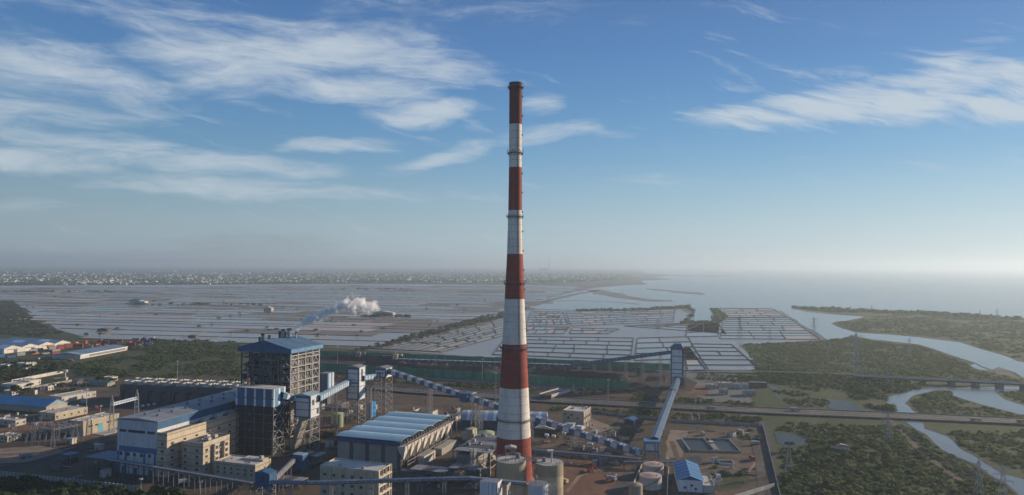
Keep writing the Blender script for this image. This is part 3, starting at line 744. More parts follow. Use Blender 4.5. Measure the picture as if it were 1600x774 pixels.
for pts_, w_ in (([(885, 770), (905, 745), (950, 730), (1000, 735)], 3), ([(905, 690), (940, 700), (985, 705)], 3), ([(1085, 735), (1120, 728), (1170, 738), (1184, 720)], 2.5), ([(1050, 690), (1060, 720), (1052, 770)], 3.5), ([(540, 655), (600, 648), (700, 655)], 4), ([(-20, 712), (60, 708), (120, 695)], 4), ([(60, 610), (120, 604), (170, 612)], 4), ([(600, 628), (720, 634), (800, 640)], 4)):
    strip('dirt_track', pts_, w_, .39 + rnd.random() * .01, sandm if w_ < 3.2 else soil)
def win_mesh(w, h, d=.16):
    mb = MB(); f = .14
    mb.box(-w / 2, w / 2, -.05, .02, -h / 2, h / 2, glass_dk)
    mb.box(-w / 2 - f, w / 2 + f, -d, .02, h / 2, h / 2 + f, cream_dk); mb.box(-w / 2 - f, w / 2 + f, -d * 1.6, .02, -h / 2 - f, -h / 2, cream_dk)
    mb.box(-w / 2 - f, -w / 2, -d, .02, -h / 2, h / 2, cream_dk); mb.box(w / 2, w / 2 + f, -d, .02, -h / 2, h / 2, cream_dk)
    return mb.mesh('window')
_wm = {}
def window(parent, face, a, z, w, h, W_=0, name='window', y=0.0, x=None):
    k = (round(w, 2), round(h, 2))
    if k not in _wm: _wm[k] = win_mesh(w, h)
    if face == 'f': return link(name, _wm[k], parent, (a, y - .01, z))
    return link(name, _wm[k], parent, ((W_ if x is None else x) + .01, a, z), (0, 0, R(90)))
def block(name, label, cat, o, rz, w, d, h, wall, roofm, par=.8, fwin=(), rwin=(), ww=1.6, wh=1.3, group=None, ledges=(), lm=None, z0=0.0):
    t = thing(name, label, cat, (o.x, o.y, z0), rz, group)
    MB().box(0, w, 0, d, 0, h, wall, roofm).build('wall', t)
    MB().box(.3, w - .3, .3, d - .3, h + .02, h + .15, roofm).build('roof', t)
    if par:
        mb = MB(); q = .3
        mb.box(0, w, 0, q, h, h + par, wall); mb.box(0, w, d - q, d, h, h + par, wall)
        mb.box(0, q, q, d - q, h, h + par, wall); mb.box(w - q, w, q, d - q, h, h + par, wall)
        mb.build('parapet', t)
    for a, z in fwin: window(t, 'f', a, z, ww, wh)
    for a, z in rwin: window(t, 'r', a, z, ww, wh, w)
    rb_ = random.Random(int(o.x * 7 + o.y * 3))
    for _ in range(rb_.randint(2, 5)):
        a_, b_ = rb_.uniform(.1, .8) * w, rb_.uniform(.1, .8) * d; s_ = rb_.uniform(.6, 1.7)
        MB().box(a_, a_ + s_, b_, b_ + s_ * rb_.uniform(.7, 1.6), h + .16, h + .16 + rb_.uniform(.6, 1.6), rb_.choice([conc_lt, steel, concrete, tankw])).build('roof_unit', t)
    for a, z in fwin:
        if rb_.random() < .4: MB().box(a + ww * .1, a + ww * .1 + 1.0, -.55, -.05, z - wh / 2 - .95, z - wh / 2 - .3, tankw).build('air_conditioner', t)
    for a, z in rwin:
        if rb_.random() < .4: MB().box(w + .05, w + .55, a, a + 1.0, z - wh / 2 - .95, z - wh / 2 - .3, tankw).build('air_conditioner', t)
    if h > 4:
        for f_ in (.05, .93): MB().bar((w * f_, -.12, 0), (w * f_, -.12, h), .16, concrete).build('rainwater_pipe', t)
        MB().bar((w + .12, d * .9, 0), (w + .12, d * .9, h), .16, concrete).build('rainwater_pipe', t)
    for z in ledges:
        mb = MB(); e = .22
        mb.box(-e, w + e, -e, -.003, z, z + .35, lm or cream_dk); mb.box(w + .003, w + e, 0, d, z, z + .35, lm or cream_dk)
        mb.build('ledge', t)
    return t
def grid(a0, a1, n, zs): return [(a0 + (a1 - a0) * i / max(1, n - 1), z) for z in zs for i in range(n)]

# ---- the chimney
cb = P(802.6, 750)
RT = [(120, 9.9), (262, 9.9), (329, 10.6), (397, 12.2), (467, 15.4), (537, 18.9), (604, 22.3), (680, 26.2), (760, 29.8)]
def chim_z(py): return PY(804, py, cb.y).z
RZ = [(chim_z(y), r * cb.y / FPX) for y, r in RT]
RZ.sort()
def chim_r(z):
    for (z0, r0), (z1, r1) in zip(RZ[:-1], RZ[1:]):
        if z <= z1: return r0 + (r1 - r0) * (z - z0) / (z1 - z0)
    return RZ[-1][1]
chim = thing('chimney', 'tall red and white banded concrete chimney rising from the middle of the power plant', 'chimney', (cb.x, cb.y, 0))
edges = [0] + [chim_z(y) for y in (681, 604.5, 537, 467, 397, 329, 262, 195, 141)]
for i in range(9):
    z0, z1 = edges[i], edges[i + 1]; mb = MB(); m = (red_p if i % 2 == 0 else white_p) if i < 8 else M('sooted_red_paint', (.17, .042, .035), .9, .25, .1, streak=.75, dirtcol=(.05, .03, .03), dirt=.4)
    for k in range(6):
        a, b = z0 + (z1 - z0) * k / 6, z0 + (z1 - z0) * (k + 1) / 6
        mb.cyl(0, 0, a, b, chim_r(a), chim_r(b), m, 56, False)
    mb.build('shaft_band', chim, smooth=True)
    jm = MB()
    for k in range(1, 6):
        a = z0 + (z1 - z0) * k / 6; jm.cyl(0, 0, a - .14, a + .14, chim_r(a) + .035, chim_r(a) + .03, M('joint_stain', (.46, .41, .36), .9, .3) if i % 2 else M('joint_stain_red', (.17, .04, .032), .9, .3), 48, False)
    jm.build('lift_joint', chim)['kind'] = 'stuff'
zt = edges[9]
mb = MB(); mb.cyl(0, 0, zt, chim_z(131.5), 4.55, 4.6, soot, 48, False); mb.cyl(0, 0, chim_z(131.5), chim_z(130), 4.8, 4.7, soot, 48, False)
mb.cyl(0, 0, chim_z(132.5), chim_z(130.2), 3.7, 3.7, coal, 40, True); mb.build('chimney_cap', chim)
def ring(z, r, w=1.5, m=steel_dk, posts=24):
    mb = MB(); n = 40
    for i in range(n):
        a0, a1 = 2 * math.pi * i / n, 2 * math.pi * (i + 1) / n
        c0, s0, c1, s1 = math.cos(a0), math.sin(a0), math.cos(a1), math.sin(a1); q = r + w
        vs = [(r * .98 * c0, r * .98 * s0, z), (q * c0, q * s0, z), (q * c1, q * s1, z), (r * .98 * c1, r * .98 * s1, z)]
        vs += [(x, y, zz + .25) for x, y, zz in vs]
        mb.add(vs, [(3, 2, 1, 0), (4, 5, 6, 7), (1, 2, 6, 5)], m)
        for hgt in (.75, 1.4): mb.bar((q * c0, q * s0, z + hgt), (q * c1, q * s1, z + hgt), .12, steel)
        if i % 2 == 0:
            mb.bar((q * c0, q * s0, z), (q * c0, q * s0, z + 1.4), .12, steel)
            mb.bar((r * c0, r * s0, z - 1.6), (q * c0, q * s0, z), .18, m)
    mb.build('platform', chim)
for y in (137.5, 240, 339, 443, 544, 655): ring(chim_z(y), chim_r(chim_z(y)), 1.2 if y < 500 else 1.35)
lad = MB(); prev = None; z = 6.0
while z < edges[9]:
    r = chim_r(z) + .35; a = math.asin(.40); x, y = r * math.sin(a), -r * math.cos(a)
    if prev:
        for e in (-.4, .4): lad.bar((prev[0] + e, prev[1], prev[2]), (x + e, y, z), .14, steel_dk)
        lad.bar((x - .55, y - .1, z), (x + .55, y - .1, z), .3, steel_dk); lad.bar((x - .5, y - .8, z), (x + .5, y - .8, z), .13, steel_dk)
        lad.bar((x - .5, y - .8, z), (x - .5, y, z), .12, steel_dk); lad.bar((x + .5, y - .8, z), (x + .5, y, z), .12, steel_dk)
    prev = (x, y, z); z += 1.6
lad.build('caged_ladder', chim)
cd = MB(); z = 10.0; prev = None; k = 0
while z < edges[9]:
    r = chim_r(z) + .12; x = r * math.cos(R(-8)); y = r * math.sin(R(-8))
    if prev: cd.bar(prev, (x, y, z), .14, steel_dk)
    if k % 3 == 0: cd.box(x - .1, x + .75, y - .3, y + .3, z, z + .9, steel_dk)
    prev = (x, y, z); z += 4.5; k += 1
cd.build('cable_run', chim)
for y in (240, 443):
    for a in (200, 250, 300, 345):
        q = chim_z(y); r = chim_r(q) + 1.3
        MB().cyl(r * math.cos(R(a)), r * math.sin(R(a)), q + 1.4, q + 2.3, .28, .2, red_p, 8).build('warning_lamp', chim)
MB().cyl(0, 0, 0, .9, RZ[0][1] + 1.0, RZ[0][1] + .8, concrete, 40, True).build('plinth', chim)

# ---- turbine hall
o = P(182, 738.5); HW, HD, HH = 35.0, 172.0, 38.0
hall = thing('turbine_hall', 'long white turbine hall with blue trim, at the left of the boiler house', 'hall', (o.x, o.y, 0), R(-17))
MB().box(0, HW, 0, HD, 0, HH, white_clad, steel).build('wall', hall)
pm = {}
def panel(w, h, m, th=.12):
    k = (round(w, 2), round(h, 2), m.name, th)
    if k not in pm: pm[k] = MB().box(0, w, -th, 0, 0, h, m).mesh('panel')
    return pm[k]
roofg = M('grey_roof_sheet', (.22, .24, .27), .6, .15, .1, dirt=.3)
for i in range(16):                                                   # roof laid in bays with raised seams
    y0 = i * HD / 16
    mb = MB(); mb.prism([(-.4, HH + .05), (HW + .4, HH + .05), (HW + .4, HH + .3), (HW / 2, HH + 1.6), (-.4, HH + .3)], 'y', y0 + .06, y0 + HD / 16 - .06, roofg)
    mb.build('roof_panel', hall)
for i in range(8):                                                    # blue eaves band on the long side
    y0 = i * HD / 8
    link('fascia_panel', panel(HD / 8 - .12, 5.4, blue_lt if False else blue), hall, (HW + .02, y0 + .06, HH - 5.4), (0, 0, R(90)))
MB().box(-.15, HW + .15, -.2, -.01, HH - .4, HH + .3, steel).build('roof_edge', hall)
MB().box(HW * .25, HW * .9, HD * .62, HD * .97, HH + 1.55, HH + 2.3, conc_lt).build('roof_monitor', hall)
vm = MB(); vm.cyl(0, 0, 0, .9, .6, .6, steel_dk, 10); vm.cyl(0, 0, .9, 1.5, 1.1, .9, steel_dk, 10); vmesh = vm.mesh('roof_ventilator')
for i in range(7):
    for x in (.36, .68): link('roof_ventilator', vmesh, hall, (HW * x, 12 + i * 14, HH + .9))
for a0, a1 in ((.07, .23), (.29, .7), (.76, .94)):
    mb = MB(); mb.box(a0 * HW, a1 * HW, -.1, .02, 29.2, 31.0, glass_dk)
    n = int((a1 - a0) * 14)
    for k in range(n + 1):
        x = a0 * HW + (a1 - a0) * HW * k / n; mb.box(x - .08, x + .08, -.2, -.1, 29.1, 31.1, steel_dk)
    mb.build('window_strip', hall)
blue_wall = M('faded_blue_band', (.07, .14, .27), .7, .15, .2)
MB().box(.06 * HW, HW - .02, -.14, -.005, 15.6, 19.4, blue_wall).build('wall_band', hall)
for a in (.01, .2, .67, .93): MB().box(a * HW, a * HW + (.05 * HW), -.16, -.145 if a in (.67, .93) else -.006, 0, 15.59, blue_wall).build('pilaster', hall)
for a in (.11, .29, .45, .62, .82): window(hall, 'f', a * HW, 13.9, 2.2, 2.2)
for a in (.14, .42, .8): MB().box(a * HW, a * HW + 3.4, -.13, .02, 0, 4.6, steel_dk).build('roller_door', hall)
an = MB(); an.box(HW + .03, HW + 8.5, 0, HD - 12, 0, 30, cream, conc_dk)
annex = an.build('annex', hall)
for z in (5.5, 10.5, 15.5, 20.5, 25.2, 29.2):
    mb = MB(); mb.box(HW + .1, HW + 8.8, -.28, -.004, z, z + .4, cream_dk); mb.box(HW + 8.503, HW + 8.8, 0, HD - 12, z, z + .4, cream_dk); mb.build('ledge', annex)
for z in (3, 8, 13, 18, 23):
    window(annex, 'f', HW + 4.6, z, 2.0, 1.5)
    for k in range(9): window(annex, 'r', 5 + k * 12, z, 2.2, 1.4, HW + 8.5)
mb = MB(); mb.box(HW + .03, HW + 8.5, -.0, .3, 30, 31, cream); mb.box(HW + 8.2, HW + 8.5, .3, HD - 12, 30, 31, cream); mb.build('parapet', annex)
for k in range(6): MB().box(HW + 2.5, HW + 6, 40 + k * 15, 45 + k * 15, 30.02, 32.2, conc_lt).build('roof_unit', annex)

# ---- control building in front of the annex
a, b = P(283, 742.5), P(319.5, 746.5)
CW = 18.5
ctl = block('control_building', 'four storey cream office block beside the white turbine hall', 'building', a, TH, CW, 27, 23, cream, conc_dk, .9,
            grid(3.4, 13.5, 2, (5, 9.4, 13.8, 18.2)), grid(3.5, 23, 4, (5, 9.4, 13.8, 18.2)), 2.0, 1.4, None, (3, 7.3, 11.7, 16.2, 20.6))
for y in (9, 19):                                                      # projecting stair bays on the right-hand side
    mb = MB(); mb.box(CW + .02, CW + 2.2, y, y + 4.4, 0, 21.0, cream)
    for z in (4, 8, 12, 16, 20): mb.box(CW + 2.2, CW + 2.6, y + .3, y + 4.1, z, z + .5, conc_lt); mb.box(CW + 2.19, CW + 2.24, y + .8, y + 3.6, z - 2.6, z - .4, glass_dk)
    mb.build('stair_bay', ctl)
for x, y in ((6, 16), (11, 18), (13, 9)):
    MB().box(x, x + 2.2, y, y + 3, 23.2, 25.0, conc_lt).build('roof_unit', ctl)
# ---- service building
o3, w3, d3 = frame3((334, 722), (398.8, 728.3), (424, 718.3), 10.8)
svc = block('service_building', 'low cream flat-roofed block in front of the bunker legs', 'building', o3, TH, w3, d3, 10.8, cream, conc_lt, .7,
            grid(3, w3 - 3, 6, (4.2, 7.2)), [(d3 * .6, 7), (d3 * .6, 3.6)], 1.5, 1.1, None, (9.6,))
for i in range(1, 4): MB().box(i * w3 / 4 - .12, i * w3 / 4 + .12, -.12, -.004, 0, 9.5, cream_dk).build('rainwater_pipe', svc)
MB().box(w3 * .45, w3 * .95, d3 * .6, d3 * .97, 10.95, 12.2, cream, conc_lt).build('stair_head', svc)
MB().box(w3 * .82, w3 * .88, d3 * .7, d3 * .85, 12.2, 14.0, tankw).build('water_tank', svc)

steel_fr = M('frame_steel', (.105, .118, .14), .65, .25, .4, dirt=.3, dirtcol=(.06, .065, .075))  # darkened frame steel: shade on the fronts is put into its colour
# ---- coal bunker: blue and white clad box on braced legs
ob = P(426.5, 713); BW, BD = 35.5, 15.0
ob = ob - V2 * BW
ztop = PY(427, 608.6, (ob + V2 * BW).y).z; zbot = PY(426.5, 637, (ob + V2 * BW).y).z
bunk = thing('coal_bunker', 'blue and white striped coal bunker raised on braced steel legs', 'bunker', (ob.x, ob.y, 0), TH)
MB().box(.2, BW - .2, .2, BD - .2, zbot, ztop - .3, steel_dk, steel).build('core', bunk)
seq = [(1.7, 'w'), (6.8, 'b'), (1.8, 'w'), (6.9, 'b'), (1.8, 'w'), (6.9, 'b'), (1.8, 'w'), (6.0, 'b'), (1.8, 'w')]
tot = sum(s for s, _ in seq); x = 0
for s, c in seq:
    s = s * BW / tot
    hh = (ztop - zbot) / 2
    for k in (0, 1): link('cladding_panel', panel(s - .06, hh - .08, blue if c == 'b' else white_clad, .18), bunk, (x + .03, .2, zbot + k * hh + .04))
    x += s
y = 0
for s, c in ((1.2, 'w'), (5.0, 'b'), (2.2, 'w'), (4.6, 'b'), (2.0, 'w')):
    link('cladding_panel', panel(s - .06, ztop - zbot, blue_lt if c == 'b' else white_clad, .18), bunk, (BW - .2, y + .03, zbot), (0, 0, R(90))); y += s  # side blue lighter than the front blue: sunlight put into the colour
MB().box(-.2, BW + .2, -.3, BD + .2, ztop - .3, ztop, conc_lt).build('roof', bunk)
MB().box(-.1, BW + .1, -.12, .018, zbot + (ztop - zbot) * .42, zbot + (ztop - zbot) * .42 + .6, steel_dk).build('gutter', bunk)
MB().box(2.2, BW - 3, 2.5, BD - 1.5, 0, zbot - 1, M('bay_shade_dark', (.035, .038, .045), .8, .3)).build('leg_shade_box', bunk)  # near-black box standing in for the shade behind the legs
for i in range(5):
    for j in range(2):
        MB().bar((.5 + i * (BW - 1) / 4, .5 + j * (BD - 1), 0), (.5 + i * (BW - 1) / 4, .5 + j * (BD - 1), zbot), .6, steel_fr).build('column', bunk)
nl = 6
for k in range(1, nl):
    z = zbot * k / nl
    mb = MB()
    mb.bar((.5, .5, z), (BW - .5, .5, z), .35, steel_fr); mb.bar((.5, BD - .5, z), (BW - .5, BD - .5, z), .35, steel_fr)
    mb.bar((BW - .5, .5, z), (BW - .5, BD - .5, z), .38, steel_lt); mb.bar((.5, .5, z), (.5, BD - .5, z), .35, steel_fr)  # right-hand beam paler than the front ones, coloured as if sunlit
    mb.build('beam', bunk)
    if k in (1, 3, 5): MB().box(.6, BW - .6, 1, BD - .6, z - .15, z, steel_dk).build('floor_grating', bunk)
for k in range(nl):
    z0, z1 = zbot * k / nl, zbot * (k + 1) / nl
    mb = MB()
    if k % 2 == 0:
        z1 = zbot * min(nl, k + 2) / nl
        for i in (1, 3):
            x0 = .5 + i * (BW - 1) / 4; x1 = x0 + (BW - 1) / 4 * (1 if i == 1 else -1) ; x1 = .5 + (i + (1 if i == 1 else 0)) * (BW - 1) / 4
            if i == 3: x0, x1 = .5 + 3 * (BW - 1) / 4, .5 + 4 * (BW - 1) / 4
            if i == 1:
                mb.bar((x0, .5, z0), (x1, .5, z1), .3, steel_fr); mb.bar((x1, .5, z0), (x0, .5, z1), .3, steel_fr)
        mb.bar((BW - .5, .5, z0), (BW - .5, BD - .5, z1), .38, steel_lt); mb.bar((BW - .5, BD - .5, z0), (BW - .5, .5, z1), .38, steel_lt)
        mb.build('brace', bunk)
for i in range(4):                                                    # coal hoppers and mills under the bunker
    cx = 4.5 + i * (BW - 1) / 4
    MB().cyl(cx, 7, zbot - 11, zbot, .8, 3.6, steel_dk, 12, False).build('hopper', bunk)
    MB().cyl(cx, 7, zbot * .3, zbot - 11, .6, .6, steel_dk, 8, False).build('feeder_pipe', bunk)
    MB().cyl(cx, 7, 0, 7, 2.8, 2.4, M('mill_green', (.12, .2, .15), .6, .2), 14).build('coal_mill', bunk)
for (x, y, r, h, m) in ((5, 9, 1.5, 5.5, M('copper_vent', (.42, .22, .14), .6, .3)), (3, 12, .8, 3, steel_dk), (8, 11, .7, 2.5, steel_dk)):
    MB().cyl(x, y, ztop, ztop + h, r, r * .8, m, 12).build('vent_stack', bunk)
mb = MB(); mb.bar((0, -.1, ztop + 1.1), (BW, -.1, ztop + 1.1), .1, steel)
for k in range(13): mb.bar((k * BW / 12, -.1, ztop), (k * BW / 12, -.1, ztop + 1.1), .1, steel)
mb.build('railing', bunk)

# ---- boiler house: open steel frame round the boiler, blue gable roof
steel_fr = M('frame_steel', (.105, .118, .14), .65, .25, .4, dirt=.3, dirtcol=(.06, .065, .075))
BT = R(-20); ZE = 79.0
oB, WB, DB = frame3((375.5, 542.3), (454.7, 546.8), (501.7, 538.6), ZE, BT)
boil = thing('boiler_house', 'tall open steel-framed boiler house under a blue gable roof', 'boiler house', (oB.x, oB.y, 0), BT)
zf = ZE - 4.2; zr = ZE + 6.5
cols_x = [1.2, WB * .21, WB * .4, WB * .61, WB * .8, WB - 1.2]; cols_y = [1.2, DB * .26, DB * .5, DB * .74, DB - 1.2]
for i, x in enumerate(cols_x):
    for j, y in enumerate(cols_y):
        if 0 < i < 5 and 0 < j < 4: continue
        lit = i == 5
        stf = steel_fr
        MB().bar((x, y, 0), (x, y, ZE - .6), .85 if (i in (0, 5) or j in (0, 4)) else .7, steel_lt if lit else stf).build('column', boil)  # sun-side columns paler, front ones darker: light and shade in the colour
levels = [8, 17, 25.5, 33, 39, 46.5, 52, 59, 64, 70.5, 73.5]
for z in levels:
    mb = MB(); mb.bar((1.2, 1.2, z), (WB - 1.2, 1.2, z), .6, steel_fr, .7); mb.build('beam', boil)
    mb = MB(); mb.bar((WB - 1.2, 1.2, z), (WB - 1.2, DB - 1.2, z), .5, steel_lt, .65); mb.build('beam', boil)  # sun-side beam in the lit copy of the steel
    mb = MB(); mb.bar((1.2, 1.2, z), (1.2, DB - 1.2, z), .6, steel); mb.bar((1.2, DB - 1.2, z), (WB - 1.2, DB - 1.2, z), .6, steel); mb.build('beam', boil)
for k, (z0, z1) in enumerate(zip(levels[:-1], levels[1:])):
    if k % 2: continue
    zz = levels[min(k + 2, len(levels) - 1)]
    mb = MB(); i = 0 if k % 4 == 0 else 4
    mb.bar((cols_x[4], 1.2, z0), (cols_x[5], 1.2, zz), .4, steel); mb.bar((cols_x[5], 1.2, z0), (cols_x[4], 1.2, zz), .4, steel)
    mb.build('brace', boil)
    mb = MB()
    for ya, yb in ((cols_y[0], cols_y[1]), (cols_y[3], cols_y[4])):
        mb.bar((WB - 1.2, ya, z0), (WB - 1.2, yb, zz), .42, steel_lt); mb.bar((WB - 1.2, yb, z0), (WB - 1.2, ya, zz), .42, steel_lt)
    mb.build('brace', boil)
# galleries with handrails on the open front
for n_, z in enumerate(levels[2:-1]):
    mb = MB(); mb.box(2, WB - 2, 1.8, 6.6, z - .25, z + .05, steel_dk); mb.build('walkway', boil)
    mb = MB()
    for hgt in (.6, 1.2): mb.bar((2, 1.7, z + hgt), (WB - 2, 1.7, z + hgt), .1, steel)
    for k in range(17): mb.bar((2 + k * (WB - 4) / 16, 1.7, z), (2 + k * (WB - 4) / 16, 1.7, z + 1.2), .1, steel)
    mb.build('handrail', boil)
    mb = MB(); mb.box(WB - 6, WB - 2, 2, DB - 2, z - .25, z + .05, steel); mb.build('walkway', boil)
    mb = MB()
    for hgt in (.6, 1.2): mb.bar((WB - 1.9, 2, z + hgt), (WB - 1.9, DB - 2, z + hgt), .16, steel_lt)  # rails on the sun side also take the lit steel colour
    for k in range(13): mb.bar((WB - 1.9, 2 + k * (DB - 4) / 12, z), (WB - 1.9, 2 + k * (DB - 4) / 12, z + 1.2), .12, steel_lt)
    mb.build('handrail', boil)
    q = 3 + (n_ % 2) * (WB * .55)
    mb = MB(); mb.bar((q, 3.2, z), (q + 8, 3.2, levels[n_ + 3]), .9, steel, .2); mb.build('stair', boil)
MB().box(8, WB - 7, 8, DB - 4, 20, zf - 2, boilerc).build('boiler_casing', boil)
MB().box(3, WB - 8, 7.95, 7.99, 10, zf - 1, M('bay_shade_dark', (.035, .038, .045), .8, .3)).build('front_shade_sheet', boil)  # dark sheet painting the shade inside the open front
for i in range(14):                                                    # buckstays round the casing
    z = 23 + i * 3.7
    mb = MB(); mb.box(7.4, WB - 6.4, 7.4, DB - 3.4, z, z + .55, boilerc); mb.build('buckstay', boil)
for k in range(7):
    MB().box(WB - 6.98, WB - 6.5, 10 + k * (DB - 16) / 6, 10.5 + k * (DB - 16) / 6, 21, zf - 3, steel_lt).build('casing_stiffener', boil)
MB().prism([(9, 20), (WB - 8, 20), (WB * .62, 6), (WB * .38, 6)], 'y', 9, DB - 5, boilerc).build('ash_hopper', boil)
pipes = ((.16, 38, 70, .9), (.3, 28, 72, .7), (.36, 44, 73, .6), (.5, 30, 66, .8), (.66, 24, 71, .7), (.74, 35, 62, .5))
for fx, z0, z1, r in pipes:
    mb = MB(); mb.tube([(fx * WB, 7.2, z0), (fx * WB, 6.9, z1), (fx * WB + 3, 6.9, z1 + 1)], r, steel_lt, 8); mb.build('steam_pipe', boil)
for z, x0, x1 in ((57, .08, .45), (60.5, .2, .5), (52, .06, .3), (41, .1, .7), (66, .45, .85), (47.5, .5, .9)):
    MB().rod((x0 * WB, 5.2, z), (x1 * WB, 5.2, z), .7, boilerc, 8).build('steam_pipe', boil)
for x, y, z, a, b, c in ((4, 2.4, 62, 3, 3, 4), (-1.6, 4, 52, 3, 4, 4), (14, 3, 68.5, 3, 3, 3), (33, 3, 44.5, 4, 3, 3.5), (22, 3, 38.5, 5, 3, 4), (40, 3, 31.5, 4, 3, 4)):
    MB().box(x, x + a, y, y + b, z, z + c, steel_dk).build('equipment_box', boil)
rq = random.Random(17)
for k in range(34):
    z = levels[rq.randrange(2, 10)]; x = rq.uniform(2, WB - 9); a, b, c = rq.uniform(1.2, 4), rq.uniform(1, 3), rq.uniform(1, 3.2)
    MB().box(x, x + a, 2.2, 2.2 + b, z + .06, z + .06 + c, rq.choice([steel_dk, steel_fr, boilerc, steel, rust])).build('equipment_box', boil)
for k in range(16):
    z = rq.uniform(22, 72); x = rq.uniform(3, WB - 12); L_ = rq.uniform(4, 14)
    pt = [(x, 4.2, z), (x + L_, 4.2, z), (x + L_, 4.2, z + rq.choice((-5, 5, 8)))]
    MB().tube(pt, rq.uniform(.2, .5), rq.choice([steel, steel_lt, boilerc]), 6).build('steam_pipe', boil)
for k in range(14):
    z = levels[rq.randrange(1, 10)]; y = rq.uniform(3, DB - 6); a, b, c = rq.uniform(1, 2.6), rq.uniform(1.2, 4), rq.uniform(1, 3)
    MB().box(WB - 5, WB - 5 + a, y, y + b, z + .06, z + .06 + c, rq.choice([boilerc, steel_lt, steel, rust])).build('equipment_box', boil)
# roof: gable over the front bays, sheets with seams
def gable_bay(y0, y1, m, lower=0):
    mb = MB(); e = 1.3
    mb.prism([(-e, ZE), (-e, ZE + .35), (WB / 2, zr + .35), (WB + e, ZE + .35), (WB + e, ZE), (WB / 2, zr)], 'y', y0, y1, m)
    return mb
for i in range(8):
    y0 = -1.3 + i * (DB + 2.6) / 8
    gable_bay(y0 + .05, y0 + (DB + 2.6) / 8 - .05, M('slate_blue_roof_sheet', (.085, .165, .26), .55, .15, .12, dirt=.3, dirtcol=(.14, .18, .24))).build('roof_panel', boil)
mb = MB(); n = 12                                                       # gable cladding
mb.add([(-1.2, -1.25, ZE - 3.4), (WB + 1.2, -1.25, ZE - 3.4), (WB + 1.2, -1.25, ZE + .2), (WB / 2, -1.25, zr + .2), (-1.2, -1.25, ZE + .2)], [(0, 1, 2, 3, 4)], blue)
mb.add([(-1.2, -.95, ZE - 3.4), (WB + 1.2, -.95, ZE - 3.4), (WB + 1.2, -.95, ZE + .2), (WB / 2, -.95, zr + .2), (-1.2, -.95, ZE + .2)], [(4, 3, 2, 1, 0)], blue)
mb.add([(-1.2, -1.25, ZE - 3.4), (WB + 1.2, -1.25, ZE - 3.4), (WB + 1.2, -.95, ZE - 3.4), (-1.2, -.95, ZE - 3.4)], [(3, 2, 1, 0)], blue)
mb.build('gable', boil)
for i in range(10):
    y0 = -1.2 + i * (DB + 2.4) / 10
    link('fascia_panel', panel((DB + 2.4) / 10 - .08, 3.0, blue_lt, .2), boil, (WB + 1.0, y0, ZE - 2.9), (0, 0, R(90)))  # lighter blue than the gable, sunlight on this side is in the colour
for x_, y_, r_, zt_, m in ((9.6, 13, .9, 86.5, steel_dk), (12, 14, 1.3, 89.5, steel_lt), (15.5, 18, 1.0, 87.8, steel_lt), (18.5, 28, 1.1, 90.5, steel_dk), (20.5, 30, 1.5, 92.2, steel_lt), (22, 31, .9, 89.8, steel_dk), (24.5, 33, 1.7, 92.8, steel_lt), (30, 35, .7, 90, conc_lt)):
    mb = MB(); mb.cyl(x_, y_, ZE, zt_, r_, r_, m, 14); mb.cyl(x_, y_, zt_ - 1.4, zt_ + .02, r_ * 1.18, r_ * 1.18, steel_dk, 14); mb.build('vent_stack', boil)

# ---- electrostatic precipitator
EZ = 20.0
oE, EW, ED = frame3((528.5, 681.6), (625.5, 691.5), (699, 650.5), EZ)
esp = thing('precipitator', 'big shed with a ribbed sky-blue roof and white hoppers along its side', 'precipitator', (oE.x, oE.y, 0), TH)
MB().box(1.5, EW - 1.5, 1.2, ED - 1.2, 0, EZ - 1.5, conc_dk).build('core', esp)
pw = EW / 4
for i in range(4):
    MB().box(i * pw + .4, i * pw + pw - 2.6, .6, 1.195, 0, EZ - 3.2, concrete).build('wall_panel', esp)
    MB().box(i * pw + pw - 2.5, i * pw + pw + .3, .4, 1.19, 0, EZ - 3.1, steel_dk).build('pier', esp)
MB().box(-.6, EW + .2, -.5, -.1, EZ - 3.0, EZ - .1, M('dark_blue_fascia', (.03, .07, .17), .6, .2)).build('fascia', esp)
nb = 5; bl = ED / nb
for k in range(nb):
    prof = []
    for q in range(9):
        f = q / 8; prof.append((k * bl + f * (bl - 1.6), EZ + .1 + 1.9 * math.sin(math.pi * (.12 + .76 * f))))
    top = list(prof); bot = [(p[0], p[1] - .3) for p in reversed(prof)]
    MB().prism(top + bot, 'x', -.6, EW + .6, M('precipitator_roof', (.24, .41, .52), .5, .12, .1, dirt=.2, dirtcol=(.15, .2, .25))).build('roof_panel', esp)
    MB().prism([(k * bl + bl - 1.55, EZ + .2), (k * bl + bl - 1.55, EZ + .75), (k * bl + bl - .05, EZ + .75), (k * bl + bl - .05, EZ + .2)], 'x', -.5, EW + .5, skylight).build('valley_sheet', esp)
rr = random.Random(4); mb = MB()                                       # cluttered top edge of the long side
for k in range(40):
    y = 1 + k * (ED - 2) / 39
    mb.bar((EW + .7, y, EZ - 3), (EW + .7, y, EZ + rr.uniform(-.5, 1.6)), .35, steel_dk)
    if k % 2: mb.box(EW + .3, EW + 2.0, y - .7, y + .7, EZ - rr.uniform(1, 2.4), EZ + rr.uniform(-.4, .9), steel_dk)
mb.bar((EW + .8, 0, EZ - .6), (EW + .8, ED, EZ - .6), .3, steel); mb.bar((EW + 5.4, 0, EZ - 1.6), (EW + 5.4, ED, EZ - 1.6), .4, rust)
mb.build('edge_gallery', esp)
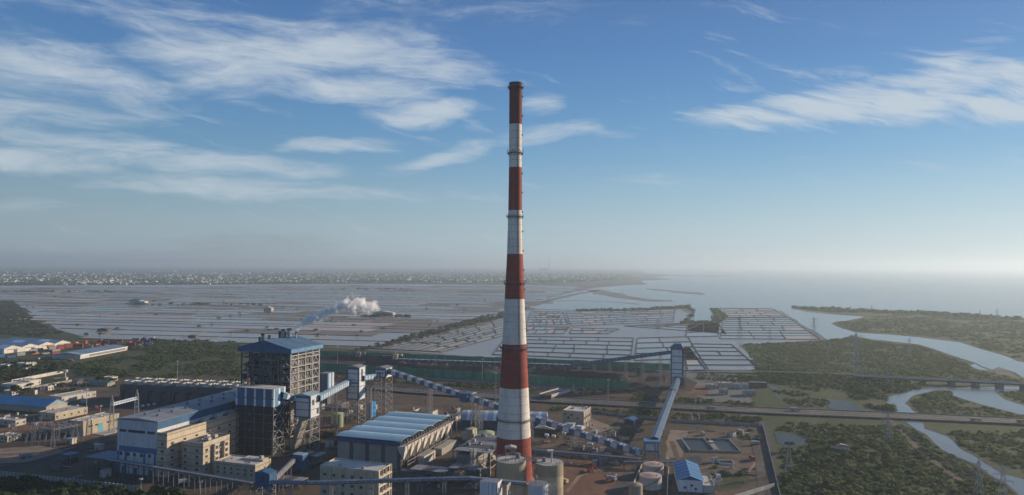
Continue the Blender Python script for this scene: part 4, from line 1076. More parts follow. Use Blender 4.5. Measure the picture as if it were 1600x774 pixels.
for k in range(8):                                                     # outlet hoppers
    y = 3 + k * (ED - 8) / 7.6; hw = (ED - 8) / 16.5
    hp = MB(); a = EZ - 3
    top = [(EW - 1.4, y - hw, a), (EW + 5.2, y - hw, a + 1), (EW + 5.2, y + hw, a + 1), (EW - 1.4, y + hw, a)]
    bot = [(EW + .2, y - .7, a - 10), (EW + 1.4, y - .7, a - 10), (EW + 1.4, y + .7, a - 10), (EW + .2, y + .7, a - 10)]
    hp.add(top + bot, [(0, 1, 2, 3), (0, 4, 5, 1), (1, 5, 6, 2), (2, 6, 7, 3), (3, 7, 4, 0)], white_p); hp.build('hopper', esp)
    MB().rod((EW + 1.2, y, a - 9), (EW + 1.2, y, 2), .4, steel_dk, 8).build('ash_pipe', esp)
for k in range(9):
    y = 1 + k * (ED - 2) / 8; MB().bar((EW + 5.6, y, 0), (EW + 5.6, y, EZ - 2), .45, steel).build('column', esp)
for z in (4, 6.5): MB().bar((EW + 5.6, 0, z), (EW + 5.6, ED, z), .4, steel).build('beam', esp)
MB().box(EW + 6, EW + 11, ED * .18, ED * .4, 0, 6.5, conc_lt, concrete).build('switch_room', esp)
MB().box(EW + 6, EW + 13, ED * .48, ED * .8, 0, 5.5, concrete).build('duct', esp)

# ---- cream office in the front centre
o6, w6, d6 = frame3((490.4, 733.5), (590.8, 738.5), (613.4, 730), 24.0)
off = block('office_block', 'cream block at the bottom centre with an open sunlit stair on its right side', 'building', o6, TH, w6, 17, 24.0, cream, conc_lt, .9,
            grid(3.5, w6 - 5, 6, (4, 9, 14, 19.5)), (), 1.8, 1.4)
for i in range(1, 5): MB().box(i * w6 / 5 - .15, i * w6 / 5 + .15, -.14, -.004, 0, 23.5, cream_dk).build('rainwater_pipe', off)
for z in range(1, 5):
    MB().box(w6 + .004, w6 + .5, 0, 17, z * 5 - .4, z * 5 + .6, conc_lt).build('balcony_slab', off)
    for y in (2.5, 6.5, 11.5): MB().box(w6 + .004, w6 + .1, y, y + 2.6, z * 5 + 1.2, z * 5 + 4.2, glass_dk).build('opening', off)
for y in (0.1, 5.2, 10, 16.4): MB().box(w6 + .006, w6 + .46, y, y + .5, 0, 24.7, cream).build('column', off)

# ---- conveyors
def gallery(name, label, A, B, w, h, roofseq, sideseq, group=None, legs=(), legw=3.0, truss=True, cat='conveyor'):
    A = Vector(A); B = Vector(B); d = B - A; L = d.length
    yaw = math.atan2(d.y, d.x); pit = math.atan2(d.z, math.hypot(d.x, d.y))
    t = thing(name, label, cat, A, 0, group); t.rotation_euler = (0, -pit, yaw)
    mat_ = Matrix.Translation(A) @ t.rotation_euler.to_matrix().to_4x4(); inv = mat_.inverted()
    MB().box(0, L, -w / 2, w / 2, -.4, 0, steel_dk).build('floor_deck', t)
    def run(seq, fn):
        x = 0.0; i = 0
        while x < L - .3:
            ln, m = seq[i % len(seq)]; ln = min(ln, L - x); fn(x, ln, m); x += ln; i += 1
    cache = {}
    def rf(x, ln, m):
        k = ('r', round(ln, 2), m.name)
        if k not in cache:
            cache[k] = MB().prism([(-w / 2 - .25, h), (-w / 2 - .25, h + .15), (0, h + w * .16 + .15), (w / 2 + .25, h + .15), (w / 2 + .25, h), (0, h + w * .16)], 'x', .03, ln - .03, m).mesh('roof_panel')
        link('roof_panel', cache[k], t, (x, 0, 0))
    def sd(x, ln, m):
        k = ('s', round(ln, 2), m.name)
        if k not in cache: cache[k] = MB().box(.03, ln - .03, -.06, .06, 0, h - .02, m).mesh('side_panel')
        for s in (-1, 1): link('side_panel', cache[k], t, (x, s * (w / 2 - .06), 0))
    run(roofseq, rf); run(sideseq, sd)
    for f in legs:
        q = A + d * f; mb = MB(); n = max(2, int(q.z / 5.5))
        lattice(mb, -legw / 2, legw / 2, -w / 2, w / 2, 0, q.z - .4, n, .32 if legw > 2.6 else .26, .17 if legw > 2.6 else .1, steel, .8, 'frlb', legw > 2.6)
        rot = Matrix.Rotation(yaw, 4, 'Z'); full = inv @ Matrix.Translation((q.x, q.y, 0)) @ rot
        mb.v = [tuple(full @ Vector(p)) for p in mb.v]
        mb.build('trestle', t)
    return t
def legs_for(t, w, d, z, n, ins=.4, wl=.55, wb=.24, m=None, name='braced_leg_frame'):
    mb = MB(); lattice(mb, ins, w - ins, ins, d - ins, 0, z, n, wl, wb, m or steel); return mb.build(name, t)
def house(name, label, FL, FR, RR, zt, zb, rz=TH, nlev=4, roofm=None, front='fw', cat='transfer house'):
    o, w, d = frame3(FL, FR, RR, zt, rz)
    t = thing(name, label, cat, (o.x, o.y, 0), rz)
    MB().box(.15, w - .15, .15, d - .15, zb, zt - .1, white_clad, steel).build('wall', t)
    for x in (0, w - 1.3): MB().box(x, x + 1.3, 0, .145, zb, zt, blue).build('corner_panel', t)
    for y in (0.15, d - 1.2): MB().box(w - .145, w, y, y + 1.05, zb, zt, blue).build('corner_panel', t)
    for z in (zb, zt - 2.0): MB().box(1.3, w - 1.3, .02, .14, z, z + (1.0 if z == zb else 2.0), blue).build('trim_panel', t)
    z = zb + 6
    while z < zt - 4:
        MB().box(1.3, w - 1.3, .04, .143, z, z + .5, steel_dk).build('trim_panel', t); MB().box(w - .143, w - .03, 1.2, d - 1.2, z, z + .45, steel_dk).build('trim_panel', t); z += 6
    MB().prism([(-.4, zt), (-.4, zt + .25), (w / 2, zt + 1.8), (w + .4, zt + .25), (w + .4, zt)], 'y', -.4, d + .4, roofm or steel).build('roof', t)
    if zb > 2: legs_for(t, w, d, zb, nlev)
    return t, o, w, d
SB = [(5.5, blue), (5.5, white_clad)]
RB = [(6.4, steel), (2.0, skylight), (.9, steel), (2.0, skylight)]
hA, oA, wA, dA = house('transfer_house', 'blue and white conveyor house on lattice legs right of the coal bunker', (459.3, 618), (484.9, 619.5), (501.5, 614.8), 43.5, 26, roofm=blue_pale)
window(hA, 'r', dA * .3, 38, 2.2, 4, wA); window(hA, 'r', dA * .75, 30, 2.2, 4, wA)
hT, oT, wT, dT = house('transfer_tower', 'tall narrow white and blue transfer tower between two conveyors', (541.5, 574), (560.9, 575), (573.5, 572.2), 52, 22, roofm=steel)
window(hT, 'r', dT * .45, 46, 2.0, 8, wT)
MB().box(0, wT, 0.01, .148, 37, 38.2, blue).build('trim_panel', hT)
hS, oS, wS, dS = house('transfer_house', 'small grey conveyor head house on a lattice tower, topmost end of the long conveyor', (585, 575.5), (603, 576.5), (614, 573.5), 46.4, 37.5, nlev=6, roofm=steel)
for k in range(3): window(hS, 'f', wS * (.3 + k * .2), 42, 1.2, 2.2)
ctr = lambda o, w, d, fx, fy, z: Vector((o.x, o.y, 0)) + V2 * (w * fx) + U2 * (d * fy) + Vector((0, 0, z))
gallery('inclined_conveyor', 'short blue conveyor gallery joining the striped bunker to its transfer house', ctr(ob, BW, BD, 1.0, .55, 43.5), ctr(oA, wA, dA, 0, .5, 36.5), 5.5, 4, [(4, blue_pale), (1.2, skylight)], [(4.5, blue), (3, white_clad)])
gallery('inclined_conveyor', 'blue and white conveyor rising from the lower transfer house to the tall tower', ctr(oA, wA, dA, 1.0, .7, 38.0), ctr(oT, wT, dT, .1, .2, 36.0), 5.0, 4.0, [(6, blue_pale), (1.6, steel)], [(3.4, blue_lt), (1.3, white_clad), (.5, blue_lt), (1.3, white_clad)], legs=(.5,))
gallery('inclined_conveyor', 'short blue conveyor between the tall tower and the small head house', ctr(oT, wT, dT, 1.0, .5, 39.5), ctr(oS, wS, dS, .3, .3, 37.0), 4.2, 3.6, [(6, blue_pale), (1.6, steel)], [(3.0, blue_lt), (1.2, white_clad), (.5, blue_lt), (1.2, white_clad)], legs=(.4,))
cA = ctr(oS, wS, dS, 1.0, .4, 41.5); cB = PY(1002, 712, 556)
gallery('long_conveyor', 'long blue and white striped conveyor sloping down behind the chimney', cA, cB, 5.0, 3.9, RB, SB, None, (.2, .42, .62, .78), 3.4)
q = cA.lerp(cB, .38)
t = thing('drive_house', 'small blue drive house straddling the long conveyor left of the chimney', 'conveyor house', (q.x, q.y, 0), math.atan2((cB - cA).y, (cB - cA).x))
MB().box(-4, 4, -3.6, 3.6, q.z - 1.5, q.z + 6, blue).build('wall', t)
MB().prism([(-4.0, q.z + 6.02), (-4.0, q.z + 6.3), (0, q.z + 7.4), (4.0, q.z + 6.3), (4.0, q.z + 6.02)], 'x', -4.4, 4.4, blue_pale).build('roof', t)
legs_for(t, 6, 6, q.z - 1.6, 4); t.children[-1].location = (-3, -3, 0)
q = cA.lerp(cB, .80)
t = thing('drive_house', 'small white box on the roof of the long conveyor right of the chimney', 'conveyor house', (q.x, q.y, q.z + 5.2), math.atan2((cB - cA).y, (cB - cA).x))
MB().box(-2.6, 2.6, -2, 2, 0, 2.4, conc_lt).build('wall', t); MB().box(-2.9, 2.9, -2.3, 2.3, 2.42, 2.7, skylight).build('roof', t)
# tail house and conveyor to the far tower
o9, w9, d9 = frame3((1007.5, 689), (1030.5, 690), (1033, 685), 14.5, R(-6))
t = thing('transfer_house', 'blue-roofed conveyor tail house on legs between the tanks and the far tower', 'transfer house', (o9.x, o9.y, 0), R(-6)); d9 = 9
MB().box(.6, w9 * .66, .6, d9 - .6, 6, 12.4, white_clad).build('wall', t)
MB().box(-.5, w9 + .5, -.5, d9 + .5, 12.5, 14.4, blue_lt).build('roof', t)
for x in (0.2, w9 * .68, w9 - .5): MB().bar((x, .5, 0), (x, .5, 12.5), .8, blue_lt).build('column', t)
for x in (0.2, w9 - .5): MB().bar((x, d9 - .5, 0), (x, d9 - .5, 12.5), .8, blue_lt).build('column', t)
MB().box(0, w9, .3, .8, 6, 7.2, blue).build('beam', t)
o10, w10, d10 = frame3((1047.8, 542), (1067.5, 543), (1071, 540), 49.5, R(-12)); d10 = 13.5
far_t = thing('transfer_tower', 'tall grey and blue transfer tower standing alone before the salt pans', 'transfer house', (o10.x, o10.y, 0), R(-12))
MB().box(.2, w10 - .2, .2, d10 - .2, 5, 47, white_clad).build('wall', far_t)
for x in (0, w10 - 1.5): MB().box(x, x + 1.5, .0, .19, 3, 47.5, blue).build('corner_panel', far_t)
for z in (3, 12, 17, 22, 30, 38, 46): MB().box(1.5, w10 - 1.5, .05, .195, z, z + .8, blue if z in (3, 46) else steel_dk).build('trim_panel', far_t)
for i in range(6): MB().box(w10 - .19, w10 + .02, 1 + i * 2.1, 2.3 + i * 2.1, 5, 47, blue if i % 2 == 0 else steel).build('side_panel', far_t)
MB().prism([(-.6, 47.5), (-.6, 48.5), (w10 * .35, 53.5), (w10 * .85, 53.5), (w10 + .6, 48.5), (w10 + .6, 47.5)], 'y', -.5, d10 + .5, blue).build('roof', far_t)
legs_for(far_t, w10, d10, 5, 1); mb = MB(); lattice(mb, w10 + .3, w10 + 3.6, 3, 7, 0, 40, 10, .35, .22, steel); mb.build('stair_tower', far_t)
MB().box(w10 * .3, w10 * 1.05, -6, -.1, 4, 14, steel_dk).build('lower_chute', far_t)
gA = Vector((o9.x, o9.y, 11.5)) + Vector((w9 * .78, 6, 0)); gB = Vector((o10.x + w10 * .45, o10.y - 6, 8.0))
mid = gA.lerp(gB, .72)
gallery('yard_conveyor', 'blue conveyor with pale ribbed roof running from the tail house towards the far tower', gA, mid, 6.2, 3.6, [(3.2, M('slate_gallery_roof', (.075, .13, .20), .6, .15)), (2.4, M('pale_gallery_roof', (.17, .23, .28), .6, .15))], [(6.5, blue), (5.0, blue_wall)], None, (.05, .3, .55, .8), 3)
gallery('yard_conveyor', 'upper smooth-roofed length of conveyor at the foot of the far tower', mid + (gB - gA).normalized() * .6, gB, 7.0, 4.4, [(18, M('slate_gallery_roof', (.12, .19, .26), .6, .15))], [(18, blue)], None, (.1, .6), 3)
# coal-yard conveyor, along the ground then up to the far tower
y0 = P(622, 563.5, 5); y1 = P(894, 573, 5); y2 = Vector((o10.x, o10.y + 5, 40.5))
gallery('coal_yard_conveyor', 'low conveyor with white covers along the coal yard between the green fences', y0, y1, 3.6, 2.6, [(7.5, skylight), (1.2, steel_dk)], [(7, steel_dk), (3, steel)], None, tuple((i + .5) / 12 for i in range(12)), 1.6)
gallery('coal_yard_conveyor', 'dark inclined conveyor climbing from the coal yard to the far tower', y1, y2, 4.2, 3.4, [(5.5, steel_dk), (2.2, blue)], [(5.5, blue), (2.2, steel)], None, tuple((i + .5) / 6 for i in range(6)), 2.5)
# elevated pipe conveyor across the foreground
path = [(-146, 441, 15.0), (-118, 420, 21.0), (-24, 413, 26.3), (9, 412, 23.6)]
names = ['first rising length of the foreground pipe conveyor beside the blue drive house', 'long level length of the pipe conveyor crossing in front of the cream office block', 'last length of the foreground pipe conveyor, ending at the silos']
for i in range(3):
    gallery('pipe_conveyor', names[i], path[i], path[i + 1], 2.6, 1.3, [(3.0, M('grey_blue_sheet', (.17, .22, .29), .6, .2))], [(3.0, steel), (.5, steel_lt)], None, (.15, .4, .62, .85) if i == 1 else ((.5,) if i == 0 else ()), 2.0)
oH, wH, dH = frame3((399.5, 738.5), (421, 741.5), (424, 737), 20.0)
dH = 7
t = thing('drive_house', 'blue conveyor house on legs in front of the low service building', 'conveyor house', (oH.x, oH.y, 0), TH)
MB().box(0, wH, 0, dH, 12, 20, blue, blue_pale).build('wall', t)
MB().prism([(-.3, 20.02), (-.3, 20.3), (wH / 2, 21.6), (wH + .3, 20.3), (wH + .3, 20.02)], 'y', -.3, dH + .3, blue).build('roof', t)
MB().box(wH * .42, wH * .62, -.08, .02, 14.5, 18, glass_dk).build('opening', t); legs_for(t, wH, dH, 12, 3)
oJ, wJ, dJ = frame3((458.8, 709), (473, 711), (476, 708), 13.0); dJ = 6
t = thing('drive_house', 'blue conveyor house in the shade right of the bunker legs', 'conveyor house', (oJ.x, oJ.y, 0), TH)
MB().box(0, wJ, 0, dJ, 3, 12.5, blue).build('wall', t); MB().box(-.3, wJ + .3, -.3, dJ + .3, 12.52, 12.9, blue_pale).build('roof', t); legs_for(t, wJ, dJ, 3, 1)
gallery('inclined_conveyor', 'low grey conveyor in shade linking two blue drive houses', (oH.x + wH, oH.y + 5, 14), (oJ.x + 1, oJ.y + 1, 8), 2.8, 1.8, [(4, steel)], [(4, steel), (2, steel_dk)], None, (.3, .7), 1.8)

# ---- ash silos and their neighbours
def silo(px, py, Y, r, label, cat='silo'):
    c = PY(px, py, Y); t = thing('ash_silo', label, cat, (c.x, c.y, 0)); h = c.z
    for k in range(4): MB().cyl(0, 0, h * k / 4 + (.03 if k else 0), h * (k + 1) / 4 - .03, r, r, silo_m, 48, k == 3, conc_lt).build('shell_ring', t, smooth=False)
    mb = MB(); n = 32
    for i in range(n):
        a0, a1 = 2 * math.pi * i / n, 2 * math.pi * (i + 1) / n
        p = ((r - .2) * math.cos(a0), (r - .2) * math.sin(a0), h); q = ((r - .2) * math.cos(a1), (r - .2) * math.sin(a1), h)
        for e in (.7, 1.3): mb.bar((p[0], p[1], h + e), (q[0], q[1], h + e), .1, steel)
        mb.bar(p, (p[0], p[1], h + 1.3), .1, steel)
    mb.build('railing', t)
    return t, c
sl, cl_ = silo(799, 718, 440, 9.2, 'left of the two ochre concrete ash silos at the foot of the chimney')
h = cl_.z; mb = MB(); lattice(mb, -3.4, 2.6, -6.0, -1, h, h + 8.0, 2, .3, .2, steel_lt, 1, 'frlb', False); mb.build('roof_frame', sl)
MB().prism([(-4, h + 8.1), (-4, h + 8.4), (-.4, h + 9.3), (3.2, h + 8.4), (3.2, h + 8.1)], 'y', -6.4, -.6, steel_lt).build('canopy', sl)
MB().cyl(4, 3, h, h + 3, 1.5, 1.5, steel, 12).build('bag_filter', sl)
sr, cr_ = silo(858, 722, 442, 8.7, 'right of the two ochre concrete ash silos, sunlit on its right side')
h = cr_.z; MB().cyl(1.5, -1, h, h + 6.5, .45, .4, conc_lt, 10).build('vent_pipe', sr); MB().box(-1.2, 2.6, -2.4, .6, h + 6.5, h + 7.5, conc_lt).build('vent_hood', sr)
MB().cyl(-3, 1, h, h + 2.4, 1.3, 1.3, steel, 12).build('bag_filter', sr)
a = Vector((cl_.x + 8, cl_.y, cl_.z)); b = Vector((cr_.x - 7.5, cr_.y, cr_.z))
t = thing('walkway_bridge', 'grey walkway bridge joining the tops of the two ash silos', 'bridge', a)
d = b - a; mb = MB(); mb.bar((0, 0, .3), d + Vector((0, 0, .3)), 2.4, steel, .3); mb.build('deck', t)
mb = MB(); n = 9
for s in (-1.2, 1.2):
    for e in (1.0, 2.0): mb.bar((0, s, e), (d.x, d.y + s, d.z + e), .16, steel)
    for k in range(n + 1): mb.bar((d.x * k / n, d.y * k / n + s, d.z * k / n + .3), (d.x * k / n, d.y * k / n + s, d.z * k / n + 2), .14, steel)
mb.build('railing', t)
c = PY(777, 755, 404); t = thing('filter_house', 'grey box-shaped filter house below the left ash silo', 'filter house', (c.x, c.y, 0), TH)
MB().box(-5.4, 5.2, 0, 8, 8, c.z, white_clad, steel).build('wall', t); legs_for(t, 10, 8, 8, 1); t.children[-1].location = (-5, 0, 0)
for k in range(5): MB().box(-5.4 + k * 2.5, -5.2 + k * 2.5, -.12, -.003, 8, c.z, steel).build('rib', t)
for k in range(3): MB().box(5.203, 5.35, 1 + k * 2.4, 2.6 + k * 2.4, c.z - 7 , c.z - 1, conc_lt).build('rib', t)
c = PY(841, 755, 404); t = thing('small_silo', 'small pale blue-grey silo in front of the sunlit ash silo', 'silo', (c.x, c.y, 0))
MB().cyl(0, 0, 6, c.z, 5.6, 5.6, white_clad, 28, True, steel).build('shell', t); MB().cyl(0, 0, 1, 6, 1, 5.6, steel, 28, False).build('hopper', t)
for k in range(4): MB().bar((4.4 * math.cos(k * 1.57 + .78), 4.4 * math.sin(k * 1.57 + .78), 0), (4.4 * math.cos(k * 1.57 + .78), 4.4 * math.sin(k * 1.57 + .78), 8), .5, steel).build('leg', t)
MB().cyl(-1, 0, c.z, c.z + 4.5, .35, .35, conc_lt, 8).build('vent_pipe', t); MB().box(-2.4, .4, -.4, .4, c.z + 2.2, c.z + 2.6, steel).build('vent_arm', t)
mb = MB(); lattice(mb, 6.2, 9.6, -2, 2, 0, c.z - 1, 8, .3, .2, steel_lt); mb.build('stair_tower', t)

# ---- fan house and ducts between the precipitator and the chimney
o7, w7, d7 = frame3((703, 706), (766, 708), (778, 680), 16.0)
d7 = min(d7, 60)
t = thing('fan_house', 'cluttered grey fan and duct building between the precipitator and the chimney', 'fan house', (o7.x, o7.y, 0), TH)
MB().box(2, w7 * .62, 2, d7 * .7, 0, 13, concrete, steel_dk).build('duct', t)
MB().box(w7 * .1, w7 * .4, d7 * .72, d7 * 1.0, 0, 12, conc_lt, conc_lt).build('duct', t)
for i in range(5): MB().box(0, w7, i * d7 / 5 + .2, (i + 1) * d7 / 5 - .4, 15.4, 15.8, steel_dk if i % 2 else steel).build('roof_panel', t)
for i in range(4):
    for j in range(5):
        if 0 < i < 3 and 0 < j < 4: continue
        MB().bar((i * w7 / 3, j * d7 / 4, 0), (i * w7 / 3, j * d7 / 4, 16), .6, steel if i < 3 else steel_lt).build('column', t)  # last column row paler, coloured as the sunlit side
for z in (5, 10): 
    mb = MB(); mb.bar((0, 0, z), (w7, 0, z), .45, steel); mb.bar((w7, 0, z), (w7, d7, z), .45, steel_lt); mb.build('beam', t)
r_ = random.Random(9)
for k in range(16):
    x, y = r_.uniform(.05, .9) * w7, r_.uniform(.05, .95) * d7; a, b, c = r_.uniform(.8, 2.6), r_.uniform(.8, 3), r_.uniform(.6, 2.4)
    MB().box(x, x + a, y, y + b, 15.85, 15.85 + c, r_.choice([steel, steel_dk, conc_lt, steel_lt])).build('roof_unit', t)
mb = MB(); lattice(mb, w7 * .55, w7 * .55 + 3, -6, -3, 0, 19, 5, .4, .3, steel_lt, 1, 'frlb', True); mb.build('stair_tower', t)
MB().prism([(w7 * .63, 0), (w7 * .63, 9), (w7 * .8, 4), (w7 * .95, 0)], 'y', 3, 8, concrete).build('fan_casing', t)
MB().prism([(w7 * .63, 0), (w7 * .63, 9), (w7 * .8, 4), (w7 * .95, 0)], 'y', d7 * .5, d7 * .5 + 5, concrete).build('fan_casing', t)
for k in range(5):
    MB().bar((w7 * .68, -4, 2 + k * 3.3), (w7 * .68 + 6, -4, 4.5 + k * 3.3), .8, steel_lt, .2).build('stair', t)
# ---- arched shed behind the chimney
g = P(719.5, 668); t = thing('arched_shed', 'long barrel-roofed shed with pale stripes, half hidden behind the chimney', 'shed', (g.x, g.y, 0), R(-5))
SW, SD_ = 79, 26; n = 14; L = 0; k = 0
MB().box(.3, SW - .3, .3, SD_ - .3, 0, 6.8, M('dark_blue_wall', (.045, .085, .17), .6, .2)).build('wall', t)
while L < SW - .5:
    ln = 5.2 if k % 2 == 0 else 3.0; ln = min(ln, SW - L)
    top = [(-.5 + (SD_ + 1) * i / n, 7.0 + 6.0 * math.sin(math.pi * i / n)) for i in range(n + 1)]
    MB().prism(top + [(p[0], p[1] - .25) for p in reversed(top)], 'x', L + .04, L + ln - .04, M('shed_roof_sheet', (.34, .41, .46), .5, .12, .1, dirt=.2, dirtcol=(.2, .24, .28)) if k % 2 == 0 else skylight).build('roof_panel', t)
    L += ln; k += 1
top = [(.2 + (SD_ - .4) * i / n, 6.8 + 6.0 * math.sin(math.pi * i / n)) for i in range(n + 1)]
for x in (.2, SW - .5): MB().prism(top, 'x', x, x + .3, white_clad).build('gable', t)
for k in range(4): MB().box(SW - .29, SW - .15, 3 + k * 5.5, 6 + k * 5.5, 1, 5.6, white_clad if k % 2 else blue_lt).build('end_panel', t)
# tanks in green and their small pump block
for px, py, Y, r, h, lab in ((736, 676, 622, 5.2, 7.5, 'squat green tank below the arched shed, the left one of two'), (760, 679, 612, 6.8, 7.0, 'wide pale green tank close to the left of the chimney')):
    c = PY(px, py, Y); tk = thing('green_tank', lab, 'tank', (c.x, c.y, 0))
    MB().cyl(0, 0, 0, h, r, r, tankg, 28, False).build('shell', tk); MB().cyl(0, 0, h + .02, h + 1.6, r + .1, .6, tankg, 28).build('roof', tk)
c = P(528, 667); tk = thing('green_tank', 'tall pale green storage tank under the conveyor between the lattice towers', 'tank', (c.x, c.y, 0))
MB().cyl(0, 0, 0, 12.2, 5.2, 5.2, tankg, 28, False).build('shell', tk); MB().cyl(0, 0, 12.22, 13.3, 5.3, .5, tankg, 28).build('roof', tk)
mb = MB(); mb.bar((5.3, -1, 0), (5.3, -1, 12.4), .3, steel_lt); mb.build('ladder', tk)
g = P(735, 688); t = thing('pump_house', 'small cream pump block between the fan house and the green tanks', 'building', (g.x, g.y, 0), TH)
MB().box(-3, 2, 0, 5, 0, 9, cream).build('wall', t); MB().box(-8, -3.1, 0, 5, 0, 6, conc_lt).build('annex', t)

# ---- right-hand buildings
oW, wW, dW = frame3((877.4, 643.6), (911.7, 645), (921, 637.2), 15.6, R(-22))
pb = block('plant_office', 'lone cream two-storey block with flat roof right of the chimney', 'building', oW, R(-22), wW, max(dW, 22), 15.6, cream, conc_lt, .9,
           [(wW * .27, 10), (wW * .72, 10), (wW * .12, 13), (wW * .42, 12.6)], (), 1.6, 1.6, None, (4.6,))
dW = max(dW, 22)
for x, a in ((.22, 1.8), (.45, 2.4), (.75, 4.5)): MB().box(wW * x, wW * x + a, -.1, .02, 0, 3.6, steel_dk).build('door', pb)
for y in (.02, .25, .48, .7, .95): MB().box(wW + .004, wW + .35, dW * y, dW * y + .7, 0, 15.4, conc_lt).build('pilaster', pb)
for z in (3, 8.5): 
    for y in (.14, .37, .6, .82): window(pb, 'r', dW * y, z + 1.5, 2.0, 2.2, wW)
MB().cyl(wW * .85, dW * .75, 15.8, 17.6, 1.3, 1.3, tankw, 14).build('water_tank', pb)
MB().bar((wW * .6, dW * .9, 15.8), (wW * .6, dW * .9, 20), .25, steel_lt).build('mast', pb)
o5, w5, d5 = frame3((1059, 746.5), (1098, 751.5), (1100.8, 725.5), 8.0, R(-9))
d5 = max(30, d5)
t = thing('blue_roofed_shed', 'white shed with a ribbed blue gable roof at the lower right', 'shed', (o5.x, o5.y, 0), R(-9))
MB().box(0, w5, 0, d5, 0, 7.9, white_clad).build('wall', t)
for y in (-.0, d5 - .3): MB().prism([(0, 7.92), (w5, 7.92), (w5 / 2, 10.5)], 'y', y, y + .3, blue).build('gable', t)
nb = 12
for i in range(nb):
    y0 = -.7 + i * (d5 + 1.4) / nb; y1 = y0 + (d5 + 1.4) / nb
    m = blue if i % 2 else M('light_blue_sheet', (.08, .24, .46), .5, .15)
    MB().prism([(-.8, 7.6), (-.8, 7.85), (w5 / 2, 10.9), (w5 + .8, 7.85), (w5 + .8, 7.6), (w5 / 2, 10.62)], 'y', y0 + .04, y1 - .04, m).build('roof_panel', t)
for x, z in ((.27, 3), (.55, 4.6), (.72, 2.4)): MB().cyl(0, 0, -.06, .06, .9, .9, steel_dk, 12).build('fan_opening', t, (w5 * x, -.03, z), (R(90), 0, 0))
a7 = block('store_room', 'low cream annexe with an open yard against the right side of the blue-roofed shed', 'building', Vector((o5.x, o5.y, 0)) + Vector((math.cos(R(-9)), math.sin(R(-9)), 0)) * (w5 + .4), R(-9), 7.5, 27, 4.2, conc_lt, conc_lt, .9)
g = P(1116, 758); block('pump_house', 'tiny white block on the lawn beside the blue-roofed shed', 'building', g, R(-9), 5.5, 4, 3.2, conc_lt, conc_lt, .3)
for px, py, r, h, lab, tm in ((1021, 742, 7.2, 7.6, 'rear one of the two white storage tanks with rusty roofs', tankr), (1016.5, 762, 7.4, 8.3, 'front one of the two white storage tanks with rusty roofs', tankr)):
    c = P(px, py); c = c + Vector((0, 0, 0)); tk = thing('storage_tank', lab, 'tank', (c.x, c.y, 0))
    for k in range(3): MB().cyl(0, 0, h * k / 3 + (.02 if k else 0), h * (k + 1) / 3 - .02, r, r, tankw, 36, False).build('shell_course', tk)
    MB().cyl(0, 0, h - .01, h + .9, r + .12, .8, tm, 36).build('roof', tk)
    mb = MB(); pa = None
    for k in range(14):
        a = R(200 + k * 9); p_ = ((r + .5) * math.cos(a), (r + .5) * math.sin(a), .3 + k * (h - .2) / 13)
        if pa: mb.bar(pa, p_, .5, steel_dk, .3)
        pa = p_
    mb.build('stair', tk); MB().cyl(r * .5, -r * .3, h + .3, h + 1.1, .35, .35, steel_dk, 8).build('roof_vent', tk)
c = P(993, 783); tk = thing('storage_tank', 'small ochre tank with domed lid at the bottom edge, left of the white tanks', 'tank', (c.x, c.y, 0))
MB().cyl(0, 0, 0, 10.4, 4.4, 4.4, silo_m, 28, False).build('shell', tk); MB().cyl(0, 0, 10.42, 11.4, 4.5, 1.2, tankr, 28).build('roof', tk)
bw_ = [P(*q) for q in ((1003, 728), (984, 772), (1014, 784), (1042, 784), (1045, 732), (1022, 722))]
t = thing('bund_wall', 'low pale containment wall round the white storage tanks', 'wall', (0, 0, 0))
for a, b in zip(bw_, bw_[1:]): MB().bar((a.x, a.y, .7), (b.x, b.y, .7), .4, conc_lt, 1.5).build('wall_panel', t)
# twin settling basins
ba, bb, bc = P(1077.5, 707), P(1157.5, 708.5), P(1157, 690)
t = thing('settling_basin', 'twin concrete water basins with a walkway between them', 'basin', (ba.x, ba.y, 0), R(-4))
BWd, BDp = (bb - ba).length, 42.0
MB().box(.5, BWd - .5, .5, BDp - .5, 0, .7, basin_w).build('water', t)
for x0, x1, y0, y1 in ((0, BWd, 0, .5), (0, BWd, BDp - .5, BDp), (0, .5, .5, BDp - .5), (BWd - .5, BWd, .5, BDp - .5), (BWd * .47, BWd * .485, .5, BDp - .5), (BWd * .58, BWd * .595, .5, BDp - .5)):
    MB().box(x0, x1, y0, y1, 0, 1.9, conc_lt if x0 == 0 and x1 < 2 else concrete).build('basin_wall', t)
MB().box(BWd * .485 + .02, BWd * .58 - .02, 2, BDp * .5, 0, 2.2, concrete).build('walkway', t); MB().box(BWd * .485, BWd * .58, BDp * .52, BDp * .6, 2.2, 3.6, conc_lt).build('gate_frame', t)
ba, bb = P(1125, 727), P(1148.5, 728)
t = thing('small_basin', 'small rectangular basin with pale rim in front of the twin basins', 'basin', (ba.x, ba.y, 0), R(-4)); q = (bb - ba).length
MB().box(.3, q - .3, .3, 9.7, 0, .6, basin_w).build('water', t)
for x0, x1, y0, y1 in ((0, q, 0, .3), (0, q, 9.7, 10), (0, .3, .3, 9.7), (q - .3, q, .3, 9.7)): MB().box(x0, x1, y0, y1, 0, 1.5, conc_lt).build('basin_wall', t)
g = P(972, 663); t = thing('blue_shelter', 'small blue-roofed open shelter on the brown ground right of the cream block', 'shelter', (g.x, g.y, 0), R(-30))
MB().prism([(-.4, 4), (-.4, 4.2), (6, 6), (12.4, 4.2), (12.4, 4)], 'y', -.4, 14, blue).build('roof', t); MB().box(11.8, 12, 0, 3, 0, 4, conc_lt).build('wall', t)
for x in (.3, 11.4):
    for y in (.3, 13): MB().bar((x, y, 0), (x, y, 4), .4, steel).build('column', t)
